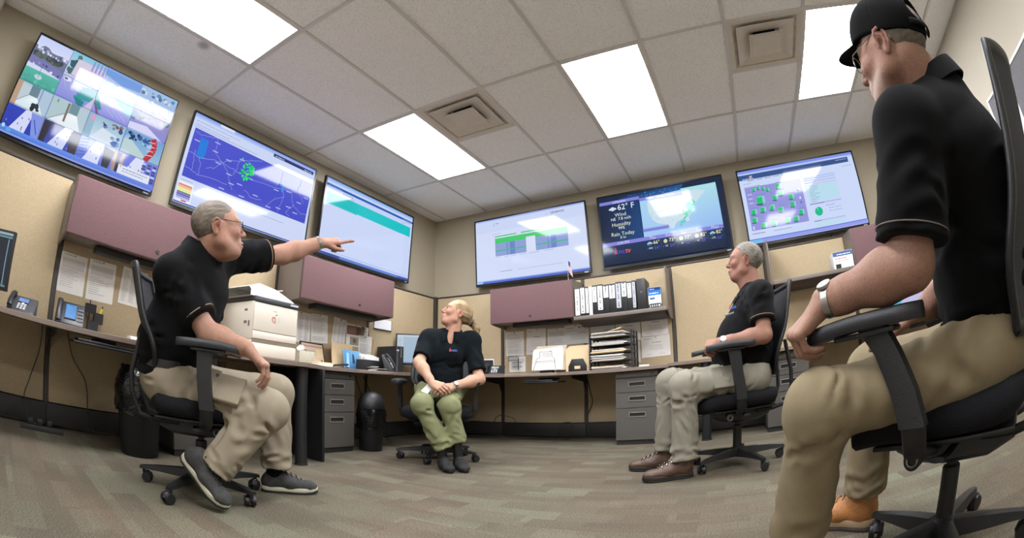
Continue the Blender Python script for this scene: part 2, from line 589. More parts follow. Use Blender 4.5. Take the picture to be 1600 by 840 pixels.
def ring(mb, ho, hi, z0, z1, zi0=None, zi1=None):
    """square ring from half-size ho (outer edge at z0..z1) to hi"""
    zi0 = z0 if zi0 is None else zi0; zi1 = z1 if zi1 is None else zi1
    v = []
    for h_, za, zb in ((ho, z0, z1), (hi, zi0, zi1)):
        for z in (za, zb):
            v += [(-h_, -h_, z), (h_, -h_, z), (h_, h_, z), (-h_, h_, z)]
    f = []
    for k in range(4):
        j = (k + 1) % 4
        f += [(k, j, 8 + j, 8 + k), (4 + k, 12 + k, 12 + j, 4 + j), (k, 4 + k, 4 + j, j), (8 + k, 8 + j, 12 + j, 12 + k)]
    mb.add(v, f)


VL = {(3, 3): 'square white ceiling air vent beside the light in the room corner', (7, 3): 'square white ceiling air vent left of the capped man'}
for (a, c) in sorted(VENTS):
    cx_, cy_ = (xe[a] + xe[a + 1]) / 2, ye[c] + .305
    t = thing('ceiling_vent', VL[(a, c)], 'air vent', (cx_, cy_, H), 0, 'square ceiling air vents')
    q = MB(); ring(q, .293, .255, -.001, .004, .004, .01); q.build('frame', M_VENT, t, smooth=False)
    q = MB(); ring(q, .255, .09, .006, .010, .040, .044); q.build('throat', M_VENT_DARK, t, smooth=False)
    bx('duct_dark_plate', M_VOID, t, -.1, .1, -.1, .1, .046, .05)  # near-black plate, painted as the shade inside the duct
    q = MB(); ring(q, .228, .120, -.004, -.001, .020, .024); q.build('outer_cone', M_VENT, t, smooth=False)
    q = MB(); ring(q, .135, .07, -.020, -.016, .002, .006); q.box(-.118, .118, -.118, .118, -.016, -.012); q.build('inner_cone', M_VENT, t, smooth=False)
    MB().cyl((0, .03, -.017), (0, .03, -.013), .012, n=12).build('screw_cap', M_VENT, t)
    for sx in (-1, 1): bx('hanger', M_VENT_DARK, t, sx * .105 - .005, sx * .105 + .005, -.006, .006, -.01, .06)
# ------------------------------------------------------------------ partitions, bins, desks
# wall frame: local x to the right as seen from the room, local y into the wall, z up
def wl(name, label, cat, side, s, z=0.0, off=0.0, group=None):
    """a thing standing at coordinate s along the left ('L') or back ('B') wall, off metres out from it"""
    if side == 'L':
        return thing(name, label, cat, (XL + off, s, z), PI / 2, group)
    return thing(name, label, cat, (s, YB - off, z), 0, group)


M_FABRIC = mat('tan_panel_fabric', (182, 163, 132), 0.95, bump=(420, 0.5), var=(160, .10), spec=.1)
M_PULL = mat('pale_grey_pull', (120, 116, 110), .4)
M_MAUVE = mat('mauve_fabric', (116, 89, 91), 0.9, bump=(420, 0.45), var=(190, .10), spec=.15)
M_TAUPE = mat('taupe_enamel', (112, 101, 92), 0.45, bump=(260, .08))
M_LAM = mat('taupe_laminate', (138, 123, 111), 0.45, var=(30, .04))
M_EDGE = mat('laminate_edge', (122, 107, 96), 0.5)
PT = 1.67     # partition top
PF = .065     # panel face distance from the wall


def panel(side, s0, s1, label, top=PT):
    w_ = s1 - s0
    t = wl('cubicle_panel', label, 'partition', side, (s0 + s1) / 2, 0, 0, 'tan cubicle panels along the walls')
    h_ = w_ / 2
    bx('fabric', M_FABRIC, t, -h_ + .02, h_ - .02, -PF, -.02, .17, top - .02, .006)
    bx('top_rail', M_DARK_METAL, t, -h_, h_, -PF - .003, -.012, top - .018, top, .003)
    bx('post', M_DARK_METAL, t, -h_, -h_ + .016, -PF + .002, -.015, .02, top - .02)
    bx('post', M_DARK_METAL, t, h_ - .016, h_, -PF + .002, -.015, .02, top - .02)
    bx('raceway', M_TRIM, t, -h_ + .003, h_ - .003, -PF - .012, -.012, .02, .165, .006)
    return t


for s0, s1, lb in ((-.80, .355, 'tan fabric cubicle panel behind the monitor and grey phone at the left edge'),
                   (.355, 1.335, 'tan fabric cubicle panel with pinned papers left of the pointing man'),
                   (1.335, 2.315, 'tan fabric cubicle panel behind the white printer'),
                   (2.315, 3.495, 'tan fabric cubicle panel with pinned papers under the second mauve bin'),
                   (3.495, 4.665, 'tan fabric cubicle panel on the left wall meeting the room corner')):
    panel('L', s0, s1, lb)
for s0, s1, lb in ((-3.33, -2.42, 'tan fabric cubicle panel behind the seated woman'),
                   (-2.42, -1.46, 'tan fabric cubicle panel with papers under the back mauve bin'),
                   (-1.46, -.515, 'tan fabric cubicle panel under the binder shelf'),
                   (-.515, .49, 'plain tan fabric cubicle panel right of the binders'),
                   (.49, 1.45, 'tan fabric cubicle panel behind the empty shelf'),
                   (1.45, 2.50, 'tan fabric cubicle panel behind the capped man')):
    panel('B', s0, s1, lb, top=1.70 if s0 > -2.5 else PT)
t = thing('corner_post', 'dark metal partition post in the room corner behind the woman', 'partition post', (XL + .06, YB - .06, 0))
MB().box(-.038, .018, -.018, .038, .0, 1.68).build('post', M_DARK_METAL, t, bevel=.004)


# ---- overhead bins
def bin_unit(side, s0, s1, z0, z1, label, depth=.41):
    w_ = s1 - s0; h_ = w_ / 2; dz = z1 - z0
    t = wl('overhead_bin', label, 'overhead bin', side, (s0 + s1) / 2, z0, PF + .006, 'mauve overhead storage bins')
    y1, y0 = -.0, -depth + PF + .02
    MB().box(-h_ + .0185, h_ - .0185, y0, y1, 0.012, .03).box(-h_ + .0185, h_ - .0185, y0, y1, dz - .03, dz - .012) \
        .box(-h_ + .0185, h_ - .0185, y1 - .012, y1, .03, dz - .03).build('carcass', M_TAUPE, t, bevel=.003)
    for sx in (-1, 1):
        e = MB()
        x_ = sx * (h_ - .009)
        e.prism([(x_ - .009, y1, -.03), (x_ - .009, y0, -.0), (x_ - .009, y0 - .004, dz), (x_ - .009, y1, dz + .02)], (.018, 0, 0))
        e.build('end_panel', M_TAUPE, t, bevel=.004)
    d = MB().box(-h_ + .004, h_ - .004, y0 - .026, y0 - .006, .0, dz - .002).build('door', M_MAUVE, t, bevel=.012, seg=3)
    k = MB().cyl((.0 if w_ < 1 else .1, y0 - .031, .055), (.0 if w_ < 1 else .1, y0 - .024, .055), .013, n=16).build('lock', M_TRIM, d)
    # task light below
    bx('task_light', M_TRIM, t, -h_ * .55, h_ * .8, y0 + .09, y0 + .2, -.035, .010, .006)
    return t


bin_unit('L', .325, 1.52, 1.225, 1.60, 'mauve overhead bin above the pointing man, on the left wall')
bin_unit('L', 2.315, 3.485, 1.235, 1.605, 'mauve overhead bin above the white printer, near the corner')
bin_unit('B', -2.385, -1.455, 1.235, 1.615, 'mauve overhead bin left of the binder shelf, small flag on top')
bin_unit('B', 1.395, 2.40, 1.30, 1.665, 'mauve overhead bin on the back wall behind the capped man')


def open_shelf(s0, s1, z, label, ends):
    t = wl('open_shelf', label, 'shelf', 'B', (s0 + s1) / 2, z, PF + .006, 'open overhead shelves')
    h_ = (s1 - s0) / 2
    y0 = -.35
    bx('shelf_board', M_DARK_METAL, t, -h_ + .001, h_ - .001, y0, -.012, -.022, 0, .003)
    bx('front_lip', M_TAUPE, t, -h_ + .001, h_ - .001, y0 - .012, y0 - .0005, -.034, .003, .004)
    MB().prism([(-h_ + .02, -.02, -.0225), (-h_ + .02, y0 + .03, -.0225), (-h_ + .02, y0 + .10, -.06), (-h_ + .02, -.02, -.075)], (2 * h_ - .04, 0, 0)).build('light_housing', M_DARK_METAL, t, bevel=.004)
    bx('back_board', M_DARK_METAL, t, -h_ + .001, h_ - .001, -.0115, -.002, -.02, .04, .002)
    for sx in ends:
        x_ = sx * (h_ + .008)
        MB().prism([(x_ - .007, -.0, -.09), (x_ - .007, y0 + .12, -.09), (x_ - .007, y0 - .012, -.03), (x_ - .007, y0 - .012, .34),
                    (x_ - .007, y0 + .02, .385), (x_ - .007, -.0, .42)], (.014, 0, 0)).build('end_panel', M_TAUPE, t, bevel=.004)
    return t


open_shelf(-1.452, -.53, 1.235, 'open dark metal shelf holding a row of black binders', (1,))
open_shelf(.51, 1.39, 1.315, 'open dark metal shelf behind the man in brown boots, one box on it', (-1,))

# ---- worksurfaces (one continuous L of three tops)
DZ = .70


def top_slab(name, pts, label, z1=DZ, th=.03):
    t = thing(name, label, 'desk', (pts[0][0], pts[0][1], 0), 0, 'taupe worksurfaces along the walls')
    o = pts[0]
    q = [(p[0] - o[0], p[1] - o[1], z1 - th + .001) for p in pts]
    MB().prism(q, (0, 0, th - .001)).build('worktop', M_LAM, t, bevel=.004)
    e = MB()
    # edge band: thin strip just around the rim
    cx_ = sum(p[0] for p in q) / len(q); cy_ = sum(p[1] for p in q) / len(q)
    n = len(q)
    for k in range(n):
        a, b = Vector(q[k]), Vector(q[(k + 1) % n])
        d = (b - a); L = d.length; d.normalize(); nn = Vector((d.y, -d.x, 0))
        mid = (a + b) / 2 - Vector((cx_, cy_, q[0][2]))
        if mid.dot(nn) < 0: nn = -nn
        e.prism([a + nn * .0005, b + nn * .0005, b + nn * .0035, a + nn * .0035], (0, 0, th - .003))
    e.build('edge_band', M_EDGE, t)
    return t


xf = XL + .66
P0 = XL + PF + .016
W1 = top_slab('worksurface', [(P0, -.84), (xf + .02, -.84), (xf + .02, .60), (-2.70, .85), (-2.70, 1.2), (P0, 1.2)], 'taupe laminate worksurface with two desk phones left of the pointing man', z1=.685)
W2 = top_slab('worksurface', [(P0, 1.205), (-2.70, 1.205), (-2.44, 1.40), (-2.40, 1.95), (-2.52, 2.12), (xf, 2.42), (xf, 2.78), (P0, 2.78)], 'taupe laminate worksurface under the white printer')
W3 = top_slab('worksurface', [(P0, 2.785), (xf, 2.785), (xf, 3.22), (-2.10, 4.09), (-1.55, 4.09), (-1.55, YB - PF - .016), (P0, YB - PF - .016)], 'taupe laminate corner worksurface behind the seated woman')
W4 = top_slab('worksurface', [(-1.545, 4.09), (-.52, 4.09), (-.52, YB - PF - .016), (-1.545, YB - PF - .016)], 'taupe laminate worksurface with letter trays, left of the man in brown boots', z1=.70)
W5 = top_slab('worksurface', [(-.515, 4.09), (2.45, 4.09), (2.45, YB - PF - .016), (-.515, YB - PF - .016)], 'taupe laminate worksurface behind the man in brown boots', z1=.71)

# desk supports
for (x_, y_, lb) in ((XL + PF + .045, .36, 'dark metal desk support leg at the left end of the partition wall'), ):
    pass
t = thing('round_column', 'thick black round desk leg under the printer worksurface, near the floor cabinet', 'desk leg', (-2.50, 1.98, 0))
MB().cyl((0, 0, .01), (0, 0, .668), .042, n=20).build('column', M_BLACK, t)
MB().cyl((0, 0, 0), (0, 0, .012), .047, n=20).build('foot', M_TRIM, t)
MB().cyl((.043, .0, .22), (.05, 0, .22), .008, n=10).build('bolt', M_TRIM, t)

_c = at_z(1101, 697, 0)
t = thing('round_column', 'thick black round desk leg between the booted man\'s shin and his chair', 'desk leg', (_c.x, 4.14, 0))
MB().cyl((0, 0, .01), (0, 0, .678), .042, n=20).build('column', M_BLACK, t)
MB().cyl((0, 0, 0), (0, 0, .012), .047, n=20).build('foot', M_TRIM, t)


def bracket(side, s, label, z):
    t = wl('desk_bracket', label, 'bracket', side, s, 0, PF + .014, 'black worksurface brackets')
    MB().prism([(-.006, -.002, z - .2), (-.006, -.002, z - .032), (-.006, -.42, z - .032), (-.006, -.42, z - .06), (-.006, -.06, z - .1)], (.012, 0, 0)).build('arm', M_TRIM, t)


for side, s, lb, z in (('L', .358, 'black worksurface bracket below the desk phones', .685), ('B', -2.42, 'black worksurface bracket under the desk right of the woman', .70),
                       ('B', -1.46, 'black worksurface bracket under the letter tray desk', .70)):
    bracket(side, s, lb, z)


# ---- pedestals with three drawers
def pedestal(loc, rz, label, z1=.665, w_=.39, d_=.50):
    """front faces local -y"""
    t = thing('drawer_pedestal', label, 'drawer unit', loc, rz, 'grey three-drawer pedestals')
    h_ = w_ / 2
    bx('plinth', M_TRIM, t, -h_ + .005, h_ - .005, .012, d_, 0, .04)
    bx('body', M_GREY_METAL, t, -h_, h_, .02, d_, .0402, z1, .003)
    bx('top_rail', M_GREY_METAL, t, -h_, h_, 0.001, .0195, z1 - .055, z1, .003)
    MB().cyl((h_ - .055, -.003, z1 - .028), (h_ - .055, .004, z1 - .028), .010, n=14).build('lock', M_TRIM, t)
    hgt = [(.045, .335), (.340, .475), (.480, z1 - .060)]
    for z0_, z1_ in hgt:
        d = MB()
        zc = z1_ - .055 if z1_ - z0_ < .2 else z1_ - .06
        wx, hz = .072, .017
        # drawer front with a recessed pull
        d.box(-h_, -wx, 0, .0195, z0_, z1_).box(wx, h_, 0, .0195, z0_, z1_)
        d.box(-wx, wx, 0, .0195, z0_, zc - hz).box(-wx, wx, 0, .0195, zc + hz, z1_)
        do = d.build('drawer', M_GREY_METAL, t, smooth=False)
        MB().box(-wx - .006, wx + .006, -.004, .001, zc - hz - .006, zc - hz + .002).box(-wx - .006, wx + .006, -.004, .001, zc + hz - .002, zc + hz + .006) \
            .box(-wx - .006, -wx + .002, -.004, .001, zc - hz + .002, zc + hz - .002).box(wx - .002, wx + .006, -.004, .001, zc - hz + .002, zc + hz - .002).build('pull_frame', M_PULL, do, bevel=.001)
        bx('pull_recess', M_TRIM, do, -wx, wx, .008, .018, zc - hz, zc + hz)
    return t


pedestal((XL + .60, 2.60, 0), PI / 2, 'grey three-drawer pedestal under the left desk beside the round black bin')
pedestal((-.815, 4.14, 0), 0, 'grey three-drawer pedestal under the back desk below the letter trays')
pedestal((.56, 4.14, 0), 0, 'grey three-drawer pedestal behind the chair of the man in brown boots')
pedestal((XL + .60, 1.37, 0), PI / 2, 'grey three-drawer pedestal behind the legs of the pointing man', .645)
# ------------------------------------------------------------------ papers and desk things
M_PAPER = attr_mat('printed_paper', rough=.85, spec=.2)
M_PHONE = mat('grey_phone_plastic', (66, 66, 70), .45, bump=(200, .05))
M_PHONE_D = mat('dark_phone_plastic', (34, 34, 37), .4, bump=(200, .05))
M_LCD = attr_mat('small_lit_display', rough=.2, emit=SCREEN_POWER * .9, spec=.4)
M_CREAM = mat('cream_plastic', (212, 203, 188), .45, bump=(200, .04))
M_MANILA = mat('manila_card', (222, 196, 156), .85, var=(8, .03))
M_PAPERSOLID = mat('stacked_paper', (226, 222, 216), .85, bump=(300, .3), var=(60, .05))
M_WIRE = mat('chrome_wire', (170, 170, 172), .25, metal=.9)
M_KEY = mat('pale_keys', (196, 196, 200), .5)
M_MESHB = mat('black_wire_mesh', (30, 30, 31), .5, bump=(300, .6))
M_GLOSSBAG = mat('black_bin_liner', (16, 16, 18), .18, bump=(22, 1.0))
PFACE = PF + .0015


def paper(side, s0, s1, z0, z1, label, style=0, tilt=0.0, shade=(226, 222, 216), group=None, lift=.0, pins=1, seed=0):
    w_, h_ = s1 - s0, z1 - z0
    rn = random.Random(seed + int(s0 * 1000) + int(z0 * 77))
    t = wl('paper_sheet', label, 'paper', side, (s0 + s1) / 2, (z0 + z1) / 2, PFACE + lift, group or 'papers pinned to the cubicle panels')
    t.rotation_euler = (0, tilt, t.rotation_euler[2])
    c = Canvas(w_, h_)
    c.mb.box(0, w_, -.0012, 0, 0, h_, None, shade); c.k = 11
    ink = (120, 118, 118)
    if style == 0:                                   # dense letter
        c.scribble(w_ * .1, h_ * .93, w_ * .5, .006, ink, rn)
        k = h_ * .87
        while k > h_ * .08:
            if rn.random() < .86: c.scribble(w_ * .09, k, w_ * rn.uniform(.6, .92), .0042, ink, rn)
            k -= .0098
    elif style == 1:                                 # form with a table
        c.scribble(w_ * .1, h_ * .94, w_ * .45, .007, ink, rn); c.rect(w_ * .08, h_ * .62, w_ * .92, h_ * .86, (205, 202, 198))
        for q in range(7): c.rect(w_ * .08, h_ * (.62 + .04 * q), w_ * .92, h_ * (.623 + .04 * q), (150, 148, 148))
        for q in range(9): c.scribble(w_ * .08, h_ * (.56 - .05 * q), w_ * rn.uniform(.4, .9), .0045, ink, rn)
    elif style == 2:                                 # certificate style, sparse
        c.scribble(w_ * .08, h_ * .88, w_ * .32, .008, (90, 90, 90), rn)
        c.scribble(w_ * .38, h_ * .68, w_ * .70, .010, (90, 90, 90), rn)
        for q in range(4): c.scribble(w_ * rn.uniform(.2, .3), h_ * (.55 - .07 * q), w_ * rn.uniform(.7, .85), .0045, ink, rn)
        c.scribble(w_ * .15, h_ * .12, w_ * .35, .0045, ink, rn); c.scribble(w_ * .6, h_ * .12, w_ * .82, .0045, ink, rn)
    elif style == 3:                                 # phone list in columns
        for q in range(3):
            k = h_ * .9
            while k > h_ * .06: c.scribble(w_ * (.08 + .3 * q), k, w_ * (.08 + .3 * q + rn.uniform(.12, .25)), .004, ink, rn); k -= .0095
    elif style == 4:                                 # sheet with a small world map
        c.rect(w_ * .03, h_ * .70, w_ * .97, h_ * .715, (150, 148, 146)); c.scribble(w_ * .08, h_ * .82, w_ * .4, .008, (90, 90, 92), rn)
        for (a, b, r_) in ((.60, .86, .05), (.63, .80, .03), (.72, .87, .04), (.74, .80, .035), (.82, .87, .06), (.86, .81, .03), (.90, .77, .025), (.67, .89, .03), (.78, .89, .035)):
            c.poly([(w_ * (a + r_ * .9 * rn.uniform(.6, 1) * math.cos(6.283 * k / 7)), h_ * (b + .9 * r_ * rn.uniform(.6, 1) * math.sin(6.283 * k / 7))) for k in range(7)], (46, 46, 48))
        c.scribble(w_ * .55, h_ * .58, w_ * .9, .009, (80, 80, 82), rn)
        for q in range(4): c.scribble(w_ * .25, h_ * (.48 - .08 * q), w_ * rn.uniform(.6, .92), .0045, ink, rn)
    elif style == 5:                                 # photos
        c.rect(w_ * .02, h_ * .52, w_ * .96, h_ * .92, (128, 98, 84)); c.rect(w_ * .1, h_ * .58, w_ * .5, h_ * .85, (150, 110, 96)); c.rect(w_ * .55, h_ * .56, w_ * .8, h_ * .88, (96, 76, 70))
        c.rect(w_ * .2, h_ * .05, w_ * .7, h_ * .42, (150, 140, 120)); c.disc(w_ * .45, h_ * .25, w_ * .1, (110, 100, 90))
    o = c.build('sheet', M_PAPER, t); o.location = (-w_ / 2, 0, -h_ / 2)
    for q in range(pins):
        MB().cyl((rn.uniform(-.02, .02), -.0125, h_ / 2 - .012), (0, -.002, h_ / 2 - .012), .0045, .003, n=8).build('push_pin', M_TRIM, t)
    return t


L_ = 'L'; B_ = 'B'
for a in ((L_, .375, .59, .905, 1.17, 'printed page pinned on the left wall, leftmost behind the blue-screen phone', 1, .0), (L_, .61, .83, .905, 1.18, 'printed page pinned on the left wall, right beside the leftmost one', 1, -.02),
          (L_, .88, 1.09, .93, 1.19, 'printed page pinned on the left wall, partly behind the chair back of the pointing man', 3, .04),
          (L_, 2.50, 2.725, .91, 1.185, 'printed page pinned just right of the white printer', 3, .02), (L_, 2.735, 2.94, .93, 1.195, 'curled printed page pinned under the second mauve bin, with a grey stripe', 0, -.05),
          (L_, 3.005, 3.175, .92, 1.195, 'white narrow page pinned left of the small photographs', 3, .10), (L_, 3.19, 3.44, .945, 1.165, 'sheet of small brown photographs pinned under the second mauve bin', 5, .0),
          (L_, 3.36, 3.555, .79, 1.065, 'white letter pinned below the small photographs', 0, .0, (226, 222, 216), None, .003),
          (B_, -2.375, -2.155, .915, 1.185, 'grey printed page pinned on the back wall, leftmost under the bin', 0, .0), (B_, -2.125, -1.90, .915, 1.20, 'pale page pinned second from left under the back bin, slightly tilted', 2, .04),
          (B_, -1.875, -1.675, .95, 1.185, 'form with a dark header line pinned behind the paper stand', 1, .0), (B_, -1.68, -1.415, 1.0, 1.205, 'landscape sheet with a black world map, behind the manila folders', 4, .0),
          (B_, -1.395, -1.135, 1.0, 1.205, 'landscape sheet with a black world map, behind the letter trays', 4, .0), (B_, -1.12, -.865, .98, 1.205, 'framed-looking certificate sheet behind the top of the letter trays', 2, .0),
          (B_, -.85, -.575, 1.01, 1.205, 'certificate sheet at top right under the binder shelf', 2, .0), (B_, -.86, -.565, .80, 1.005, 'certificate sheet at lower right above the small white box', 2, -.015),
          (B_, -1.03, -.875, .76, .97, 'plain narrow sheet pinned right beside the letter trays', 2, .0), (B_, -2.335, -2.14, .735, .905, 'white page pinned low beside the desk phone on the back desk', 1, .0)):
    paper(*a)
# sheets stuck above
tag(paper(L_, 3.395, 3.50, 1.065, 1.16, 'scrap of white note paper pinned above the white letter', 2, .12), group='papers pinned to the cubicle panels')


def grey_white_board():
    t = wl('small_whiteboard', 'small white board with dark edge hanging below the second mauve bin', 'whiteboard', 'L', 3.71, 1.215, PF + .004)
    bx('board', mat('white_board_face', (228, 230, 234), .25), t, -.135, .135, -.012, -.002, -.05, .055)
    MB().box(-.14, .14, -.016, -.0, -.058, -.0505).build('tray', M_DARK_METAL, t, bevel=.002)
    bx('edge', M_DARK_METAL, t, .1355, .141, -.014, -.001, -.05, .056)


grey_white_board()


# ---- desk telephones
def desk_phone(loc, rz, label, body, screen=(120, 160, 226), big=False, tilt=32, keyc=None):
    """faces local -y"""
    t = thing('desk_phone', label, 'telephone', loc, rz, 'office desk phones')
    a = math.radians(tilt)
    w_, d_ = .205, .17
    z1 = .012 + d_ * math.sin(a); yb = d_ * math.cos(a)
    MB().prism([(-w_ / 2, 0, .0), (-w_ / 2, 0, .014), (-w_ / 2, yb, z1 + .006), (-w_ / 2, yb + .02, z1), (-w_ / 2, yb - .02, .0)], (w_, 0, 0)).build('base', body, t, bevel=.005)
    m = Matrix.Translation((0, 0, .014)) @ Matrix.Rotation(a, 4, 'X')
    f = -.0 if not big else -.012
    fx0 = -.038
    # display (stands on the sloped face)
    c = Canvas(.085, .055 if not big else .12)
    c.mb.box(0, c.w, -.003, 0, 0, c.h, None, (28, 30, 34)); c.k = 28
    c.rect(.004, .004, c.w - .004, c.h - .004, screen)
    for q in range(4 if not big else 8): c.rect(.010, c.h - .013 - .012 * q, .010 + .05 * ((q * 7) % 5 + 3) / 8, c.h - .010 - .012 * q, tuple(min(255, k * 1.15 + 20) for k in screen))
    o = c.build('display', M_LCD, t)
    o.matrix_local = m @ Matrix.Translation((fx0 + (0 if not big else -.0), .092 if not big else .035, .004)) @ Matrix.Rotation(-PI / 2, 4, 'X')
    k_ = MB()
    kx, ky = (-.030, .012) if not big else (.056, .03)
    for i in range(3):
        for j in range(4):
            k_.box(kx + .024 * i, kx + .024 * i + .016, ky + .018 * j, ky + .018 * j + .011, .004, .0075, m) if not big else k_.box(kx + .014 * i, kx + .014 * i + .010, ky + .028 * j, ky + .028 * j + .014, .004, .0075, m)
    kk = k_.build('keypad', keyc or M_KEY, t, smooth=False); kk['kind'] = 'stuff'
    if not big: MB().cyl(m @ Vector((.006, .078, .003)), m @ Vector((.006, .078, .008)), .011, n=16).build('dial_key', M_KEY, t)
    # handset resting on the left
    hp = [(-.078, -.004, .022), (-.079, .03, .034), (-.080, .075, .036), (-.079, .12, .034), (-.078, .158, .022)]
    MB().tube([m @ Vector(p) for p in hp], [.017, .016, .014, .016, .018], 12, flat=(1.25, .8)).cyl(m @ Vector((-.078, .0, .006)), m @ Vector((-.078, .0, .022)), .019, n=14).cyl(m @ Vector((-.078, .155, .006)), m @ Vector((-.078, .155, .022)), .019, n=14).build('handset', M_PHONE_D, t)
    MB().tube([(-.085, .0, .012), (-.11, -.012, .006), (-.125, .03, .005), (-.13, .09, .006), (-.10, .13, .02)], .0028, 6).build('cord', M_TRIM, t)
    return t


desk_phone((XL + .36, .10, .686), PI / 2 - .25, 'grey desk phone with lit display at the left edge', M_PHONE)
ph = desk_phone((XL + .40, .455, .686), PI / 2 - .2, 'black desk phone with a tall blue display, below pinned papers on the left', M_PHONE_D, (80, 150, 226), big=True, tilt=50, keyc=M_PHONE)
desk_phone((XL + .55, 3.37, DZ + .001), PI / 2 + .5, 'grey desk phone tipped up on its stand, near the dark computer tower', M_PHONE, (150, 156, 150), tilt=58)
desk_phone((-2.33, 4.30, DZ + .001), .35, 'dark desk phone right of the woman, on the back desk', M_PHONE_D, (196, 206, 206), tilt=30)


# ---- computer monitors
def monitor(loc, rz, label, w_, h_, draw, z0=.10):
    """front faces local -y; loc on the desk"""
    t = thing('computer_monitor', label, 'monitor', loc, rz, 'desktop computer monitors')
    MB().box(-w_ / 2, w_ / 2, 0, .03, z0, z0 + h_).box(-w_ * .3, w_ * .3, .03, .05, z0 + .05, z0 + h_ - .06).build('casing', M_BLACK, t, bevel=.005)
    c = Canvas(w_ - .03, h_ - .035); draw(c)
    o = c.build('display', M_LCD, t); o.location = (-w_ / 2 + .015, -.0006, z0 + .02)
    MB().box(-.03, .03, .045, .065, .01, z0 + .12).build('stand', M_BLACK, t, bevel=.004)
    MB().box(-.11, .11, -.03, .12, .0, .012).build('foot', M_BLACK, t, bevel=.004)
    return t


def dark_ui(c):
    c.rect(0, 0, c.w, c.h, (16, 26, 44)); c.rect(0, c.h - .014, c.w, c.h, (150, 180, 186)); c.rect(0, c.h - .03, c.w, c.h - .02, (110, 150, 160)); c.rect(c.w - .03, .01, c.w - .022, c.h - .035, (120, 160, 170)); c.rect(0, 0, c.w, .012, (90, 130, 140))


def blue_ui(c):
    c.rect(0, 0, c.w, c.h, (172, 196, 216)); c.rect(0, c.h - .02, c.w, c.h, (206, 216, 226)); c.rect(.0, 0, c.w * .16, c.h - .02, (200, 214, 226)); c.rect(0, 0, c.w, .012, (120, 150, 190))
    for k in range(14): c.rect(.006, c.h - .04 - .016 * k, c.w * .12, c.h - .037 - .016 * k, (120, 150, 180))


def chart_ui(c):
    c.rect(0, 0, c.w, c.h, (206, 204, 240)); c.poly([(0, c.h), (c.w * .8, c.h), (c.w * .55, c.h * .6), (c.w * .3, c.h * .2), (0, 0)], (70, 196, 226))
    for k in range(6): c.rect(0, c.h * (.12 + .14 * k), c.w, c.h * (.125 + .14 * k), (170, 176, 226))


monitor((XL + .36, -.21, .686), PI / 2 - .5, 'black computer monitor cut by the left edge, dark display', .44, .34, dark_ui, z0=.09)
mo = monitor((-3.12, 4.02, DZ + .001), math.radians(42), 'black computer monitor with pale blue display behind the woman', .44, .34, blue_ui, z0=.10)
bx('sticky_note', mat('yellow_note', (220, 200, 150), .9), mo, .06, .115, -.003, -.0008, .105, .15)
monitor((1.92, 4.33, .711), 0, 'computer monitor with a blue chart showing under the capped man\'s arm', .44, .34, chart_ui, z0=.10)

t = thing('computer_tower', 'dark slim computer tower standing left of the monitor behind the woman', 'computer', (XL + .40, 3.62, DZ + .001), PI / 2 - .15)
MB().box(-.05, .05, 0, .30, 0, .27).build('case', M_PHONE_D, t, bevel=.005)
MB().box(.008, .018, -.004, -.0005, .16, .26).box(-.04, -.034, -.004, -.0005, .02, .25).build('front_trim', M_WIRE, t, smooth=False)
MB().box(-.045, -.02, -.003, -.0005, .22, .235).build('case_badge', M_KEY, t, smooth=False)
t = thing('desk_speaker', 'small black speaker beside the computer tower on the left desk', 'speaker', (XL + .23, 3.50, DZ + .001), PI / 2)
MB().box(-.045, .045, 0, .08, 0, .15).build('cabinet', M_BLACK, t, bevel=.012)
MB().cyl((0, -.002, .06), (0, .001, .06), .03, n=18).build('driver', M_TRIM, t)
t = thing('framed_screen', 'silver-edged dark picture frame on the back desk beside the woman', 'frame', (-2.475, 4.44, DZ + .001), .3)
MB().box(-.07, .07, .0, .012, .0, .175).build('frame', mat('silver_plastic', (176, 178, 180), .35, metal=.4), t, bevel=.004)
bx('picture', M_BLACK, t, -.06, .06, -.002, -.0003, .012, .165)
MB().box(-.02, .02, .012, .07, .0, .008).build('foot', M_BLACK, t)

# ---- printer
t = thing('printer', 'large cream office printer with a scanner lid on the left desk', 'printer', (XL + .36, 1.955, DZ + .001), PI / 2, )
pw, pd = .20, .25
bx('body', M_CREAM, t, -pw, pw, -pd + .012, pd, .13, .40, .008)
bx('lower_body', M_CREAM, t, -pw, pw, -pd + .012, pd, .012, .1295, .008)
bx('base_strip', M_TAUPE, t, -pw + .01, pw - .01, -pd + .02, pd - .01, 0, .0125)
bx('front_panel', M_CREAM, t, -pw + .003, pw - .003, -pd, -pd + .0115, .195, .392, .004)
bx('bypass_tray', M_CREAM, t, -pw + .003, pw - .003, -pd, -pd + .0115, .138, .191, .004)
bx('tray_gap', mat('warm_grey_plastic', (126, 112, 96), .5), t, -pw + .003, pw - .003, -pd + .003, -pd + .0118, .110, .137)
bx('paper_drawer', M_CREAM, t, -pw + .003, pw - .003, -pd, -pd + .0115, .018, .108, .004)
bx('control_band', M_PHONE, t, -pw + .0, pw + .004, -pd - .006, pd, .4005, .435, .006)
bx('button_strip', M_KEY, t, .12, .19, -pd - .0085, -pd - .006, .412, .424)
